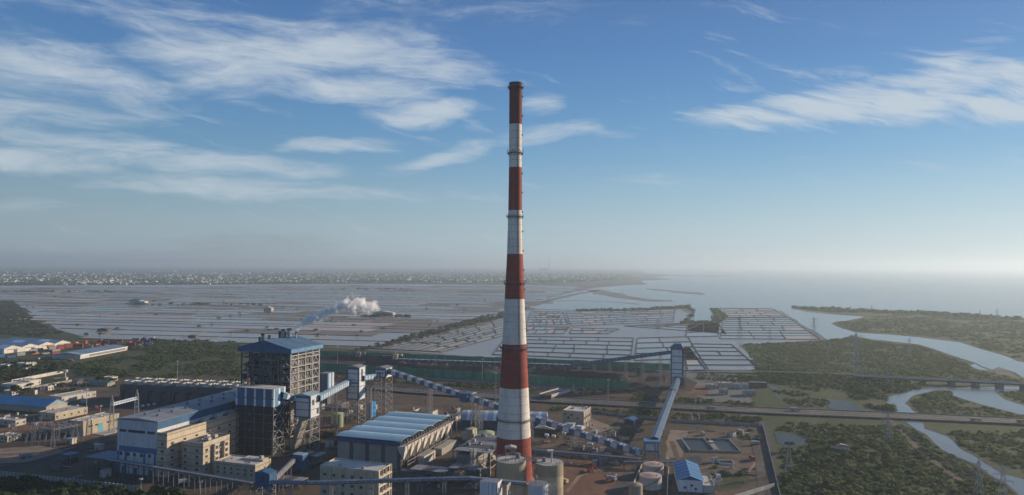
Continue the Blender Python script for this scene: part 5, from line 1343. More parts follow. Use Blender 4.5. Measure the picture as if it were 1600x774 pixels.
# village and small blocks left of the right-hand highway
for px, py, w, d, h, m, rm, lab in ((1104, 608, 12, 9, 5, cream, conc_lt, 'low grey-roofed house at the left end of the hamlet behind the highway'), (1123, 606, 16, 10, 5.5, cream, conc_lt, 'wide flat-roofed house in the hamlet behind the highway'),
                               (1125, 617, 9, 8, 6, cream, conc_lt, 'cream cube house at the front of the hamlet, by the highway'), (1146, 607, 18, 9, 5, conc_lt, cream_dk, 'long pale house in the middle of the hamlet'),
                               (1163, 619, 13, 12, 5.5, cream, blue, 'house with a bright blue roof at the right end of the hamlet')):
    g = P(px, py); block('village_house', lab, 'house', g, R(-8), w, d, h, m, rm, .5, [(w * .3, h * .5), (w * .7, h * .5)], (), 1.2, 1.2, 'hamlet houses')
g = P(1172, 606); t = thing('red_brick_house', 'dark reddish house standing behind the hamlet', 'house', (g.x, g.y, 0), R(-8)); MB().box(0, 20, 0, 10, 0, 6, redsoil, steel_dk).build('wall', t); MB().box(-.3, 20.3, -.3, 10.3, 6.02, 6.4, steel_dk).build('roof', t)
g = P(1312, 705); t = thing('hut', 'pale hut alone among the mangroves', 'hut', (g.x, g.y, 0), .2); MB().box(-6, 6, -3, 3, 0, 4.5, conc_lt).build('wall', t); MB().prism([(-6.4, 4.52), (-6.4, 4.8), (0, 6), (6.4, 4.8), (6.4, 4.52)], 'y', -3.5, 3.5, tankr).build('roof', t)
# cream tents / canopies and vessels under the conveyor
for px, py, w, d, lab in ((835, 679, 18, 16, 'cream pitched canopy just right of the chimney'), (868, 679, 14, 16, 'second cream canopy with blue roof strip, under the long conveyor')):
    g = P(px, py); t = thing('canopy', lab, 'canopy', (g.x, g.y, 0), TH)
    MB().prism([(-.3, 5.5), (-.3, 5.7), (w / 2, 8), (w + .3, 5.7), (w + .3, 5.5)], 'y', 0, d, M('canvas', (.5, .44, .34), .8, .15)).build('roof', t)
    for x in (.3, w - .3):
        for y in (.3, d - .3): MB().bar((x, y, 0), (x, y, 5.5), .35, steel).build('column', t)
    MB().box(w * .4, w + .2, d * .5, d, 6.9, 8.1, blue_pale).build('roof_strip', t)
for px, py, lab in ((854, 690, 'left of two silver hopper vessels near the chimney'), (865, 692, 'middle silver hopper vessel near the chimney'), (881, 686, 'small white dome vessel right of the silver hopper vessels')):
    g = P(px, py); t = thing('hopper_vessel', lab, 'vessel', (g.x, g.y, 0))
    MB().cyl(0, 0, 2, 5, .3, 1.9, conc_lt, 14, False).build('cone', t); MB().cyl(0, 0, 5, 6.4, 1.9, 1.7, skylight, 14).build('drum', t)
    for k in range(3): MB().bar((1.6 * math.cos(k * 2.1), 1.6 * math.sin(k * 2.1), 0), (1.6 * math.cos(k * 2.1), 1.6 * math.sin(k * 2.1), 4.6), .2, steel).build('leg', t)
# pipe racks
def pipe_rack(label, a, b, z, w=4.0, npipe=4, sp=9.0):
    a = Vector(a[:2]); b = Vector(b[:2]); L = (b - a).length
    t = thing('pipe_rack', label, 'pipe rack', (a.x, a.y, 0), math.atan2((b - a).y, (b - a).x))
    for k in range(npipe): MB().rod((0, -w / 2 + .5 + k * (w - 1) / max(1, npipe - 1), z + .35), (L, -w / 2 + .5 + k * (w - 1) / max(1, npipe - 1), z + .35), .28 + .1 * (k % 2), (steel, steel_lt, rust, blue_wall)[k % 4], 6).build('pipe', t)
    mb = MB()
    for s in (-w / 2, w / 2):
        mb.bar((0, s, z), (L, s, z), .3, steel_fr); mb.bar((0, s, z - 2.2), (L, s, z - 2.2), .25, steel_fr)
        n = int(L / 3)
        for k in range(n): mb.bar((k * L / n, s, z - 2.2 * (k % 2)), ((k + 1) * L / n, s, z - 2.2 * ((k + 1) % 2)), .18, steel)
    mb.build('truss', t); n = max(2, int(L / sp))
    for k in range(n + 1):
        mb = MB(); x = k * L / n
        for s in (-w / 2, w / 2): mb.bar((x, s, 0), (x, s, z), .35, steel_fr)
        mb.bar((x, -w / 2, z - .1), (x, w / 2, z - .1), .3, steel); mb.build('post', t)
    return t
pipe_rack('pipe rack crossing in front of the white turbine hall', P(168, 718, 11), P(395, 755, 11), 11)
pipe_rack('long dark pipe rack running right from the chimney towards the tail house', P(835, 703, 6), P(1000, 717, 6), 6, 5, 4, 12)
pipe_rack('pipe rack in the shade in front of the precipitator', P(628, 735, 6), P(690, 741, 6), 6, 5, 4, 9)
pipe_rack('low pipe rack behind the green tank, below the tall transfer tower', P(505, 636, 7), P(560, 641, 7), 7, 4, 4, 9)
pipe_rack('pipe rack between the tail house and the storage tanks', P(975, 722, 5), P(1060, 722, 5), 5, 4, 3, 10)

# ---- cooling tower, nine cells by two
o8 = P(187, 626.5); dirx = (P(365, 631) - o8); CL = 140.0; rz8 = R(-10.5)
ct = thing('cooling_tower', 'long dark cooling tower block with two rows of white fans on top', 'cooling tower', (o8.x, o8.y, 0), rz8)
NC = 9; CDp = 34.0; CH = 17.5
ctm = M('cooling_tower_concrete', (.11, .105, .105), .95, .25, .12, streak=.5, dirtcol=(.05, .05, .05))
fan = MB(); fan.cyl(0, 0, 0, 2.0, 5.2, 4.6, conc_lt, 22, False); fan.cyl(0, 0, 2.0, 3.6, 4.6, 5.0, conc_lt, 22, False)
fan.cyl(0, 0, 1.2, 2.2, 4.3, 4.3, steel_dk, 22, True); fan.cyl(0, 0, 2.2, 2.6, .7, .7, steel, 10)  # dark disc paints shaded depth inside the stack
for k in range(6): fan.bar((0, 0, 2.4), (4.0 * math.cos(k * 1.047), 4.0 * math.sin(k * 1.047), 2.4), .7, conc_lt, .12)
fanm = fan.mesh('fan_stack')
mot = MB(); mot.box(-1.4, 1.4, -1.2, 1.2, 0, 1.0, conc_lt); mot.prism([(-2.0, 1), (2.0, 1), (1.6, 4.2), (-.8, 2.6)], 'y', -1.8, 1.8, conc_lt); motm = mot.mesh('fan_motor')
for i in range(NC):
    x0, x1 = i * CL / NC, (i + 1) * CL / NC
    gap = .05 if i != 3 else 1.2
    MB().box(x0 + .05, x1 - gap, 0, CDp, 0, CH, ctm, ctm).build('cell', ct)
    for j in (0, 1):
        link('fan_stack', fanm, ct, ((x0 + x1) / 2 - 2.2, 8 + j * 17, CH + .02)); link('fan_motor', motm, ct, ((x0 + x1) / 2 + 5.2, 7 + j * 17, CH + .02))
    if i < 8:
        mb = MB(); x = x0 + 4; mb.tube([(x, -1.2, 0), (x, -1.2, 9.5), (x + 1.5, -1.2, 11.5), (x + 5, -.6, 11.8)], .8, M('riser_pipe', (.045, .045, .05), .7, .2), 8); mb.build('riser_pipe', ct)
MB().box(3 * CL / NC + CL / NC - 1.1, 4 * CL / NC - .0, -1.0, 3, 0, CH + 1.0, steel_dk).build('stair_shaft', ct)
mb = MB()
for s in (-.1, CDp + .1):
    mb.bar((0, s, CH + 1.1), (CL, s, CH + 1.1), .1, steel)
    for k in range(36): mb.bar((k * CL / 35, s, CH), (k * CL / 35, s, CH + 1.1), .1, steel)
mb.build('railing', ct)
for k in range(4):
    g = P(214 + k * 9, 638 - k * 1.5); tk = thing('water_tank', 'white pump hood on the ground in front of the cooling tower', 'tank', (g.x, g.y, 0), 0, 'white pump hoods before the cooling tower')
    MB().cyl(0, 0, 0, 1.8, 1.6, 1.6, tankw, 14, False).build('shell', tk); MB().cyl(0, 0, 1.82, 2.5, 1.7, .3, skylight, 14).build('lid', tk)

# ---- left: warehouses, container yard, houses, substation
wa, wb_ = P(6, 553), P(110, 541.5); yawW = math.atan2((wb_ - wa).y, (wb_ - wa).x)
Lw = (wb_ - wa).length; gw = Lw / 4
whs = thing('gabled_warehouse', 'row of four joined warehouses with pale blue roofs and white gables at the left edge', 'warehouse', (wa.x, wa.y, 0), yawW)
for i in range(4):
    x0 = i * gw; ln = 130
    MB().prism([(x0 + .1, 0), (x0 + gw - .1, 0), (x0 + gw - .1, 7.5), (x0 + gw / 2, 12.0), (x0 + .1, 7.5)], 'y', 0, ln, white_p).build('gable_hall', whs)
    for k in range(5):
        y0 = -.6 + k * (ln + 1) / 5
        MB().prism([(x0 - .1, 7.55), (x0 - .1, 7.85), (x0 + gw / 2, 12.4), (x0 + gw + .05, 7.85), (x0 + gw + .05, 7.55), (x0 + gw / 2, 12.1)], 'y', y0 + .05, y0 + (ln + 1) / 5 - .05, blue_pale if (k + i) % 4 else skylight).build('roof_panel', whs)
    MB().box(x0 + gw * .2, x0 + gw * .8, -.12, -.004, 5.4, 6.2, steel_dk).build('vent_strip', whs)
    MB().box(x0 + gw * .55, x0 + gw * .75, -.14, -.004, 0, 5, steel_dk).build('door', whs)
l1, l2 = P(125.3, 561.5), P(199, 547.5); d2 = (l2 - l1); yaw2 = math.atan2(d2.y, d2.x)
lw = thing('long_warehouse', 'long low white warehouse with a blue-grey roof beside the container yard', 'warehouse', (l1.x, l1.y, 0), yaw2)
Lx = d2.length; MB().box(0, Lx, 0, 46, 0, 6.5, conc_lt).build('wall', lw)
for k in range(8):
    m = blue_pale if k == 0 else M('slate_roof_sheet', (.14, .2, .29), .6, .15)
    MB().prism([(-.6, 6.55), (-.6, 6.8), (23, 9.6), (46.6, 6.8), (46.6, 6.55)], 'x', -.5 + k * (Lx + 1) / 8 + .05, -.5 + (k + 1) * (Lx + 1) / 8 - .05, m).build('roof_panel', lw)
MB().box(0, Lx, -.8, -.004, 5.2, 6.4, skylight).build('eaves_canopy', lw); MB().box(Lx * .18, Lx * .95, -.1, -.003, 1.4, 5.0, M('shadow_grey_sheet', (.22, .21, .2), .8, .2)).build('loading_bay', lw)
cont = {}
def container(x, y, z, rz, c, label, group):
    if c not in cont:
        mb = MB(); mb.box(-6, 6, -1.2, 1.2, .15, 2.6, cont_cols[c])
        for k in range(13): mb.box(-5.9 + k * .95, -5.5 + k * .95, -1.26, 1.26, .25, 2.5, cont_cols[c])
        d = MB(); d.box(6.0, 6.08, -1.15, 1.15, .2, 2.55, cont_cols[c]); 
        for e in (-.6, -.2, .2, .6): d.bar((6.12, e, .3), (6.12, e, 2.5), .06, steel_lt)
        cont[c] = (mb.mesh('body'), d.mesh('door'))
    t = thing('shipping_container', label, 'container', (x, y, z), rz, group); link('body', cont[c][0], t); link('door', cont[c][1], t)
rc = random.Random(21); ncont = 0
def stack_rows(poly, spx, spy, rz, cols, where, mx=3):
    global ncont
    w = [P(*q) for q in poly]; x = min(p.x for p in w)
    while x < max(p.x for p in w):
        y = min(p.y for p in w)
        while y < max(p.y for p in w):
            q = proj(x, y)
            if inpoly(q[0], q[1], poly) and rc.random() > .3:
                c = rc.choice(cols)
                for k in range(rc.randint(1, mx)):
                    c = c if rc.random() < .6 else rc.choice(cols)
                    container(x, y, .3 + k * 2.62, rz + (0 if rc.random() < .7 else R(90)), c, f'{c} shipping container stacked {where}', f'{c} containers {where}'); ncont += 1
            y += spy
        x += spx
stack_rows([(38, 548), (60, 545), (84, 540), (112, 545), (88, 557), (50, 556)], 17, 22, R(62), ['red', 'red', 'orange', 'maroon', 'grey'], 'in front of the white gables')
stack_rows([(112, 538), (150, 535), (205, 534), (192, 541), (150, 546), (118, 547)], 17, 24, R(10), ['red', 'orange', 'tan', 'maroon', 'red', 'orange'], 'behind the long low warehouse')
stack_rows([(200, 535), (245, 533), (242, 540), (205, 546)], 17, 26, R(10), ['red', 'maroon', 'red', 'blue', 'grey'], 'at the right end of the container yard', 4)
stack_rows([(0, 553), (36, 556), (30, 562), (0, 562)], 17, 22, R(62), ['blue', 'grey', 'blue'], 'at the left edge of the container yard', 2)
strip('plant_road', [(-40, 566), (60, 564), (120, 566), (150, 568)], 12, .40, roadc)
# long blue-roofed shed
b1 = P(72, 646); t = thing('long_blue_shed', 'long shed with a bright blue roof running out of the left edge', 'shed', (b1.x, b1.y, 0), R(-16))
MB().box(-130, 0, 0, 24, 0, 6, cream).build('wall', t)
for k in range(12):
    x0 = -130 + k * 10.9
    MB().prism([(-1.2, 6.02), (-1.2, 6.3), (12, 12.2), (25.2, 6.3), (25.2, 6.02), (12, 11.9)], 'x', x0 + .05, x0 + 10.85, M('bright_blue_roof', (.13, .31, .46), .5, .15, .1, dirt=.25, dirtcol=(.12, .22, .36))).build('roof_panel', t)
MB().prism([(0, 6.02), (24, 6.02), (12, 11.4)], 'x', .1, .3, blue_pale).build('gable', t)
def cream_block(px, py, w, d, h, lab, rz=R(-16), m=None, rm=None, nw=3, name='cream_building', cat='building'):
    g = P(px, py); return block(name, lab, cat, g, rz, w, d, h, m or cream, rm or conc_lt, .6, grid(2, w - 2, nw, (h * .55,)), grid(2, d - 2, max(2, int(d / 6)), (h * .55,)), 1.4, 1.3)
cream_block(76, 628, 20, 40, 6, 'white flat-roofed office behind the end of the long blue shed', R(-22), conc_lt)
cream_block(60, 655, 22, 34, 6.5, 'low cream store between the blue shed and the switchyard', R(-20))
cream_block(-6, 664, 24, 10, 5, 'small white block below the long blue shed at the left edge', R(-18), conc_lt)
cream_block(-5, 690, 12, 12, 5, 'small cream block at the left edge beside the switchyard', R(-18))
gC = P(117, 683)
scb = block('switchyard_control_room', 'cream switchyard control room with a blue door on its sunlit side', 'building', P(106, 680), TH, 17, 38, 12, cream, conc_lt, .8, (), (), 2, 1.2)
MB().box(17.02, 17.12, 15, 20, 0, 8, M('sky_blue_door', (.12, .35, .5), .5, .1)).build('door', scb)
for y in (5, 12, 24, 32): MB().box(17.02, 17.1, y, y + 4.5, 6.6, 8.0, glass_dk).build('window_strip', scb)
MB().box(0, .6, -.12, -.003, 0, 12.6, red_p).build('corner_trim', scb); MB().box(16.4, 17.15, -.12, -.003, 0, 12.6, red_p).build('corner_trim', scb)
MB().box(-14, -.05, 4, 30, 0, 9, cream, conc_lt).build('annex', scb); MB().box(17.1, 32, 8, 30, 0, .7, conc_lt).build('forecourt', scb)
# scattered white houses on the left
for px, py, w, d, h, lab in ((26, 577, 16, 10, 8, 'white two-part house among trees, nearest the road below the warehouses'), (40, 574, 9, 9, 6, 'small white house right of the two-part one among trees'), (-2, 576, 14, 10, 5, 'white house at the left edge among trees'),
                             (2, 610, 22, 20, 7, 'pale house with blue wall at the far left'), (20, 604, 24, 16, 7, 'wide pale blue house behind trees at the left'), (64, 611, 10, 8, 5, 'small cream house right of the pale blue one'), (5, 618, 12, 8, 5, 'tan hut below the pale house at the left edge'),
                             (160, 596, 14, 10, 5, 'cream hut at the end of the green shed near the cooling tower')):
    cream_block(px, py, w, d, h, lab, R(-14), conc_lt if 'white' in lab or 'pale' in lab else cream, None, 2, 'village_house', 'house')
g = P(140, 603); t = thing('green_shed', 'low shed with a dull green roof left of the cooling tower', 'shed', (g.x, g.y, 0), R(-15)); MB().box(0, 26, 0, 12, 0, 4, concrete).build('wall', t); MB().prism([(-.4, 4.02), (-.4, 4.3), (6, 6.5), (12.4, 4.3), (12.4, 4.02)], 'x', -.4, 26.4, M('dull_green_roof', (.10, .16, .13), .7, .2)).build('roof', t)
g = P(102, 594); t = thing('water_tower', 'small white overhead water tank on a post at the left', 'water tower', (g.x, g.y, 0))
MB().box(-2.2, 2.2, -2.2, 2.2, 0, 3.5, conc_lt).build('base', t); MB().bar((0, 0, 3.5), (0, 0, 10), .9, conc_lt).build('post', t); MB().cyl(0, 0, 10, 13, 2.6, 2.6, tankw, 12).build('tank', t)
w1, w2 = P(18, 599), P(100, 583)
t = thing('compound_wall', 'long pale compound wall slanting away at the left', 'wall', (w1.x, w1.y, 0), math.atan2((w2 - w1).y, (w2 - w1).x)); n = 30; L = (w2 - w1).length
wm_ = MB().box(.05, L / n - .05, -.15, .15, 0, 4.2, conc_lt).mesh('wall_panel')
for k in range(n): link('wall_panel', wm_, t, (k * L / n, 0, 0))
for a, b, lab in (((40, 610), (112, 597), 'dark flat-topped wall running above the blue shed'),):
    a, b = P(*a), P(*b); t = thing('compound_wall', lab, 'wall', (a.x, a.y, 0), math.atan2((b - a).y, (b - a).x)); L = (b - a).length
    for k in range(14): MB().box(k * L / 14 + .05, (k + 1) * L / 14 - .05, -.2, .2, 0, 3, concrete).build('wall_panel', t)
# shed in the shade by the turbine hall
for px, py, w, d, h, lab, m in ((135, 735, 26, 18, 9, 'blue-roofed shed in the shade left of the turbine hall', blue), (95, 724, 9, 8, 6, 'small blue kiosk in the shade below the switchyard', blue)):
    g = P(px, py); t = thing('blue_kiosk' if w < 10 else 'blue_shaded_shed', lab, 'shed', (g.x, g.y, 0), TH)
    MB().box(-.5, w + .5, -.5, d + .5, h, h + .7, m).build('roof', t); MB().box(w * .2, w - .6, d * .3, d - .6, 0, h * .55, steel_dk).build('plant', t)
    for i in range(4):
        for j in (0, 1): MB().bar((.4 + i * (w - .8) / 3, .4 + j * (d - .8), 0), (.4 + i * (w - .8) / 3, .4 + j * (d - .8), h), .4, steel).build('column', t)
# switchyard
gan = MB(); lattice(gan, -1.5, 1.5, -1.5, 1.5, 0, 17, 4, .2, .08, steel, .4); gan.bar((0, 0, 17), (0, 0, 21), .25, steel); ganm = gan.mesh('tower')
gx = [P(px, py) for px, py in ((52, 692), (63, 686), (82, 699), (90, 692), (118, 688), (127, 690))]
for i, p_ in enumerate(gx):
    t = thing('switchyard_gantry', 'slim lattice tower of the outdoor switchyard in front of the control room', 'lattice tower', (p_.x, p_.y, 0), .3, 'switchyard lattice towers'); link('tower', ganm, t)
for i, (a, b) in enumerate(((0, 2), (2, 5), (1, 3), (3, 4))):
    A, B = gx[a], gx[b]; t = thing('gantry_beam', ('beam', 'beam', 'beam', 'beam')[i] and f'thin lattice beam strung between switchyard towers', 'beam', (A.x, A.y, 13.5), math.atan2((B - A).y, (B - A).x), 'switchyard beams'); L = (B - A).length
    mb = MB(); n = int(L / 2)
    for e in (0, 1.2): mb.bar((0, 0, e), (L, 0, e), .2, steel_lt)
    for k in range(n): mb.bar((k * L / n, 0, 1.2 * (k % 2)), ((k + 1) * L / n, 0, 1.2 * ((k + 1) % 2)), .13, steel_lt)
    mb.build('lattice', t)
ip = MB(); ip.bar((0, 0, 0), (0, 0, 3.2), .3, steel)
for k in range(5): ip.cyl(0, 0, 3.2 + k * .7, 3.6 + k * .7, .36, .18, concrete, 8)
ip.bar((-1, 0, 6.9), (1, 0, 6.9), .2, steel_lt); ipm = ip.mesh('insulator_post')
for i in range(9):
    for j in range(6):
        q = P(40 + i * 10 + j * 2, 697 - j * 5 - i * .4)
        if rc.random() < .85:
            t = thing('insulator_post', 'pale insulator post standing in rows in the switchyard', 'insulator', (q.x, q.y, 0), .3, 'switchyard insulator posts'); link('post', ipm, t)
# big gantry with a white lattice beam
ga, gb = P(174, 677), P(213, 665)
for q, lab in ((ga, 'nearer lattice tower carrying the white beam, left of the turbine hall'), (gb, 'farther lattice tower carrying the white beam, before the cooling tower')):
    t = thing('gantry_tower', lab, 'lattice tower', (q.x, q.y, 0), .3); mb = MB(); lattice(mb, -2.2, 2.2, -2.2, 2.2, 0, 26, 7, .3, .15, steel_lt, .55); mb.build('tower', t)
    mb = MB(); lattice(mb, -1.3, 1.3, -1.3, 1.3, 26, 33, 3, .3, .2, steel_lt, .1); mb.build('peak', t)
L = (gb - ga).length; t = thing('gantry_beam', 'white lattice beam spanning between the two gantry towers', 'beam', (ga.x, ga.y, 24), math.atan2((gb - ga).y, (gb - ga).x))
mb = MB(); n = 18
for s in (-1, 1):
    for e in (0, 2): mb.bar((0, s, e), (L, s, e), .35, skylight)
    for k in range(n): mb.bar((k * L / n, s, 2 * (k % 2)), ((k + 1) * L / n, s, 2 * ((k + 1) % 2)), .25, skylight)
for k in range(n + 1): mb.bar((k * L / n, -1, 2), (k * L / n, 1, 2), .25, skylight)
mb.build('lattice', t)
# boundary wall along the bottom left
w1, w2 = P(-45, 741), P(215, 770.5); w3 = P(500, 784)
t = thing('boundary_wall', 'long grey concrete boundary wall across the shaded lower left corner', 'wall', (w1.x, w1.y, 0), math.atan2((w2 - w1).y, (w2 - w1).x)); L = (w2 - w1).length; n = 44
wm_ = MB().box(.06, L / n - .06, -.15, .15, 0, 4.4, concrete).mesh('wall_panel'); pm_ = MB().box(-.2, .2, -.3, .3, 0, 4.7, conc_lt).mesh('pillar')
for k in range(n): link('wall_panel', wm_, t, (k * L / n, 0, 0)); link('pillar', pm_, t, (k * L / n, 0, 0))
a, b = P(1118, 790), P(1210, 762)
t = thing('boundary_wall', 'pale boundary wall at the bottom edge beside the mangroves on the right', 'wall', (a.x, a.y, 0), math.atan2((b - a).y, (b - a).x)); L = (b - a).length; n = 16
wm_ = MB().box(.06, L / n - .06, -.15, .15, 0, 3, conc_lt).mesh('wall_panel')
for k in range(n): link('wall_panel', wm_, t, (k * L / n, 0, 0))
for (a, b, lab, hgt, n) in (((1050, 660), (1190, 667), 'grey compound wall along the near side of the highway', 3, 30), ((1192, 667), (1222, 790), 'grey wall beside the dark plant road on the right', 2.4, 40),
                            ((905, 643), (1050, 659), 'grey compound wall behind the cream block, along the highway', 3, 30)):
    a, b = P(*a), P(*b); t = thing('compound_wall', lab, 'wall', (a.x, a.y, 0), math.atan2((b - a).y, (b - a).x)); L = (b - a).length
    wm_ = MB().box(.05, L / n - .05, -.15, .15, 0, hgt, concrete).mesh('wall_panel')
    for k in range(n): link('wall_panel', wm_, t, (k * L / n, 0, 0))

# ---- green wind fences round the coal yard
for a, b, n, hgt, lab in (((496, 558.5), (1047, 580.5), 56, 11.0, 'farther green mesh wind fence, along the salt pans'), ((496, 579), (980, 609), 60, 11.0, 'nearer green mesh wind fence, in front of the coal yard')):
    a, b = P(*a), P(*b); t = thing('wind_fence', lab, 'fence', (a.x, a.y, 0), math.atan2((b - a).y, (b - a).x)); L = (b - a).length
    fm = MB().box(.06, L / n - .06, -.08, .08, .8, hgt, green_net).mesh('mesh_panel'); pm_ = MB().box(-.2, .2, .1, .5, 0, hgt + .5, steel).mesh('post')
    for k in range(n):
        o_ = link('mesh_panel', fm, t, (k * L / n, 0, rnd.uniform(-.7, .2))); o_.rotation_euler = (rnd.uniform(-.05, .05), 0, rnd.uniform(-.012, .012))
        link('post', pm_, t, (k * L / n, 0, 0))
# coal piles: ridged heaps
def heap(name, pts, w, hgt, m, seed):
    c = [P(*q) for q in pts]; mb = MB(); rows = []
    n = 40; r_ = random.Random(seed)
    tot = [0]
    for a, b in zip(c[:-1], c[1:]): tot.append(tot[-1] + (b - a).length)
    for i in range(n + 1):
        s = tot[-1] * i / n; k = max(j for j in range(len(tot)) if tot[j] <= s + 1e-6); k = min(k, len(c) - 2)
        p = c[k].lerp(c[k + 1], (s - tot[k]) / max(1e-6, tot[k + 1] - tot[k])); d = (c[k + 1] - c[k]).normalized(); nn = Vector((-d.y, d.x, 0))
        e = min(1, min(i, n - i) / 3); row = []
        for j in range(7):
            f = (j - 3) / 3; zz = hgt * e * (1 - abs(f)) * (1 + .35 * mnoise.noise(Vector((s / 14, j * .7, seed))))
            row.append(p + nn * f * w * (.55 + .45 * e) + Vector((r_.uniform(-.8, .8), r_.uniform(-.8, .8), .3 + max(0, zz))))
        rows.append(row)
    vs = [p for r0 in rows for p in r0]; fs = []
    for i in range(n):
        for j in range(6): a = i * 7 + j; fs.append((a, a + 7, a + 8, a + 1))
    mb.add(vs, fs, m); o_ = mb.build(name); o_['kind'] = 'structure'
heap('coal_heap', [(520, 560), (600, 564), (640, 566)], 20, 8, coal, 1)
heap('coal_heap', [(560, 572), (700, 580), (775, 584)], 16, 7, coal, 2)
heap('coal_heap', [(830, 582), (930, 590), (985, 594)], 18, 7, coal, 3)
heap('coal_heap', [(700, 573), (780, 577)], 12, 4, yardland, 4)
heap('earth_heap', [(1010, 594), (1042, 595)], 8, 5, redsoil, 6)
heap('coal_heap', [(950, 603), (1020, 606)], 14, 4, coal, 5)
# stacker-reclaimers and yard machines
def stacker(px, py, rz, lab, boom, m):
    g = P(px, py); t = thing('stacker_reclaimer', lab, 'coal stacker', (g.x, g.y, 0), rz)
    mb = MB(); lattice(mb, -3, 3, -3, 3, 0, 9, 2, .6, .4, m); mb.build('portal', t)
    MB().box(-3.5, 3.5, -2.5, 2.5, 9, 12, m).build('cab', t)
    mb = MB()
    for s in (-1, 1): mb.bar((-8, s, 11), (boom, s, 9), .5, m)
    for k in range(8): mb.bar((-8 + k * (boom + 8) / 8, -1, 11 - k * .25), (-8 + (k + 1) * (boom + 8) / 8, 1, 11 - (k + 1) * .25), .3, m)
    mb.bar((0, 0, 12), (0, 0, 17), .6, m); mb.bar((0, 0, 17), (boom, 0, 9.5), .25, m); mb.bar((0, 0, 17), (-8, 0, 11), .25, m); mb.build('boom', t)
    MB().box(-11, -8, -1.5, 1.5, 9.5, 12.5, m).build('counterweight', t)
stacker(618, 566, R(165), 'pale stacker-reclaimer with a boom in the coal yard', 22, M('pale_machine_paint', (.5, .42, .34), .6, .2))
stacker(560, 563, R(170), 'grey stacker at the left end of the coal yard', 16, steel)
stacker(1000, 588, R(10), 'dark stacker by the far transfer tower', 20, steel_dk)
# ramp with two white parapets by the highway
g = P(844, 624); t = thing('track_hopper', 'dark flat-roofed track hopper with two white parapets behind the chimney', 'hopper building', (g.x, g.y, 0), R(-33))
MB().box(0, 14, 0, 42, 0, 5.4, steel_dk, M('tarred_roof', (.05, .05, .05), .9, .2)).build('wall', t)
for x in (-.9, 14.02): MB().box(x, x + .85, -.5, 42, 3.6, 6.6, conc_lt).build('parapet', t)
for px, py in ((896, 607), (877, 631), (1087, 632), (1095, 632), (1081, 655), (1092, 656), (921, 668)):
    g = P(px, py); t = thing('marker_post', 'white tapered marker post beside the railway and highway', 'post', (g.x, g.y, 0), 0, 'white marker posts'); MB().cyl(0, 0, 0, 4.2, .8, .5, conc_lt, 8).build('post', t); MB().box(-.7, .7, -.7, .7, 4.2, 5.0, conc_lt).build('cap', t)
# posts along the railway fence
a, b = P(640, 611), P(782, 619.5); rp2 = MB().box(-.22, .22, -.22, .22, 0, 1.8, conc_lt).mesh('fence_post')
t = thing('post_fence', 'row of small white posts along the railway left of the chimney', 'fence', (a.x, a.y, .5), math.atan2((b - a).y, (b - a).x)); L = (b - a).length
for k in range(24): link('fence_post', rp2, t, (k * L / 23, 0, 0))
t = thing('post_fence', 'row of small white posts at the foot of the nearer green fence', 'fence', (0, 0, 0)); a, b = P(660, 592.5), P(780, 600.5); t.location = (a.x, a.y, .3); t.rotation_euler = (0, 0, math.atan2((b - a).y, (b - a).x)); L = (b - a).length
for k in range(30): link('fence_post', rp2, t, (k * L / 29, 0, 0))
# little blue buildings near the conveyors
oK, wK, dK = frame3((500, 583), (512, 584), (522.5, 581.5), 33)
t = thing('stair_house', 'blue and white clad box behind the boiler house', 'building', (oK.x, oK.y, 0), TH)
MB().box(0, wK, 0, dK, 0, 33, steel_dk, steel).build('wall', t)
for k, m in enumerate((blue_lt, white_clad, blue_lt, white_clad)): MB().box(wK + .004, wK + .15, k * dK / 4, (k + 1) * dK / 4 - .05, 17, 33, m).build('cladding_panel', t)  # light blue and white panels coloured for the sunlit side
for k in range(3): MB().box(k * wK / 3, (k + 1) * wK / 3 - .05, -.12, -.004, 12, 33, M('shaded_front_grey', (.12, .13, .16), .6, .2)).build('cladding_panel', t)  # front coloured dark grey to stand for its shade
oK, wK, dK = frame3((573, 629), (580, 629.5), (589, 627), 15)
t = thing('electrical_room', 'bright blue box building at the foot of the conveyor towers', 'building', (oK.x, oK.y, 0), TH)
MB().box(0, wK, 0, dK, 0, 15, blue, blue_pale).build('wall', t)
for k in range(4): MB().box(wK + .004, wK + .14, k * dK / 4 + .05, (k + 1) * dK / 4 - .05, 1, 15, M('bright_blue_sheet', (.04, .26, .62), .5, .15)).build('cladding_panel', t)
for px, py, w, d, h, lab in ((646, 650, 20, 14, 5, 'roofless cream enclosure behind the precipitator'), (694, 657, 12, 12, 4, 'small pale store between the precipitator and arched shed')):
    g = P(px, py); t = thing('walled_enclosure', lab, 'enclosure', (g.x, g.y, 0), TH)
    for x0, x1, y0, y1 in ((0, w, 0, .5), (0, w, d - .5, d), (0, .5, .5, d - .5), (w - .5, w, .5, d - .5)): MB().box(x0, x1, y0, y1, 0, h, conc_lt).build('wall', t)
    MB().box(.5, w - .5, .5, d - .5, 0, .5, concrete).build('floor_slab', t)
g = P(452, 702); t = thing('coal_chute', 'slanting grey chute at the foot of the lower transfer house', 'chute', (g.x, g.y, 0), TH)
MB().prism([(0, 0), (4, 0), (13, 26), (9, 26)], 'y', 0, 8, concrete).build('chute', t)
for k in range(5): MB().prism([(4.05 + k * 1.7, 3 + k * 5), (4.5 + k * 1.7, 3 + k * 5), (5.8 + k * 1.7, 7 + k * 5), (5.35 + k * 1.7, 7 + k * 5)], 'y', .5, 7.5, conc_lt).build('rib', t)
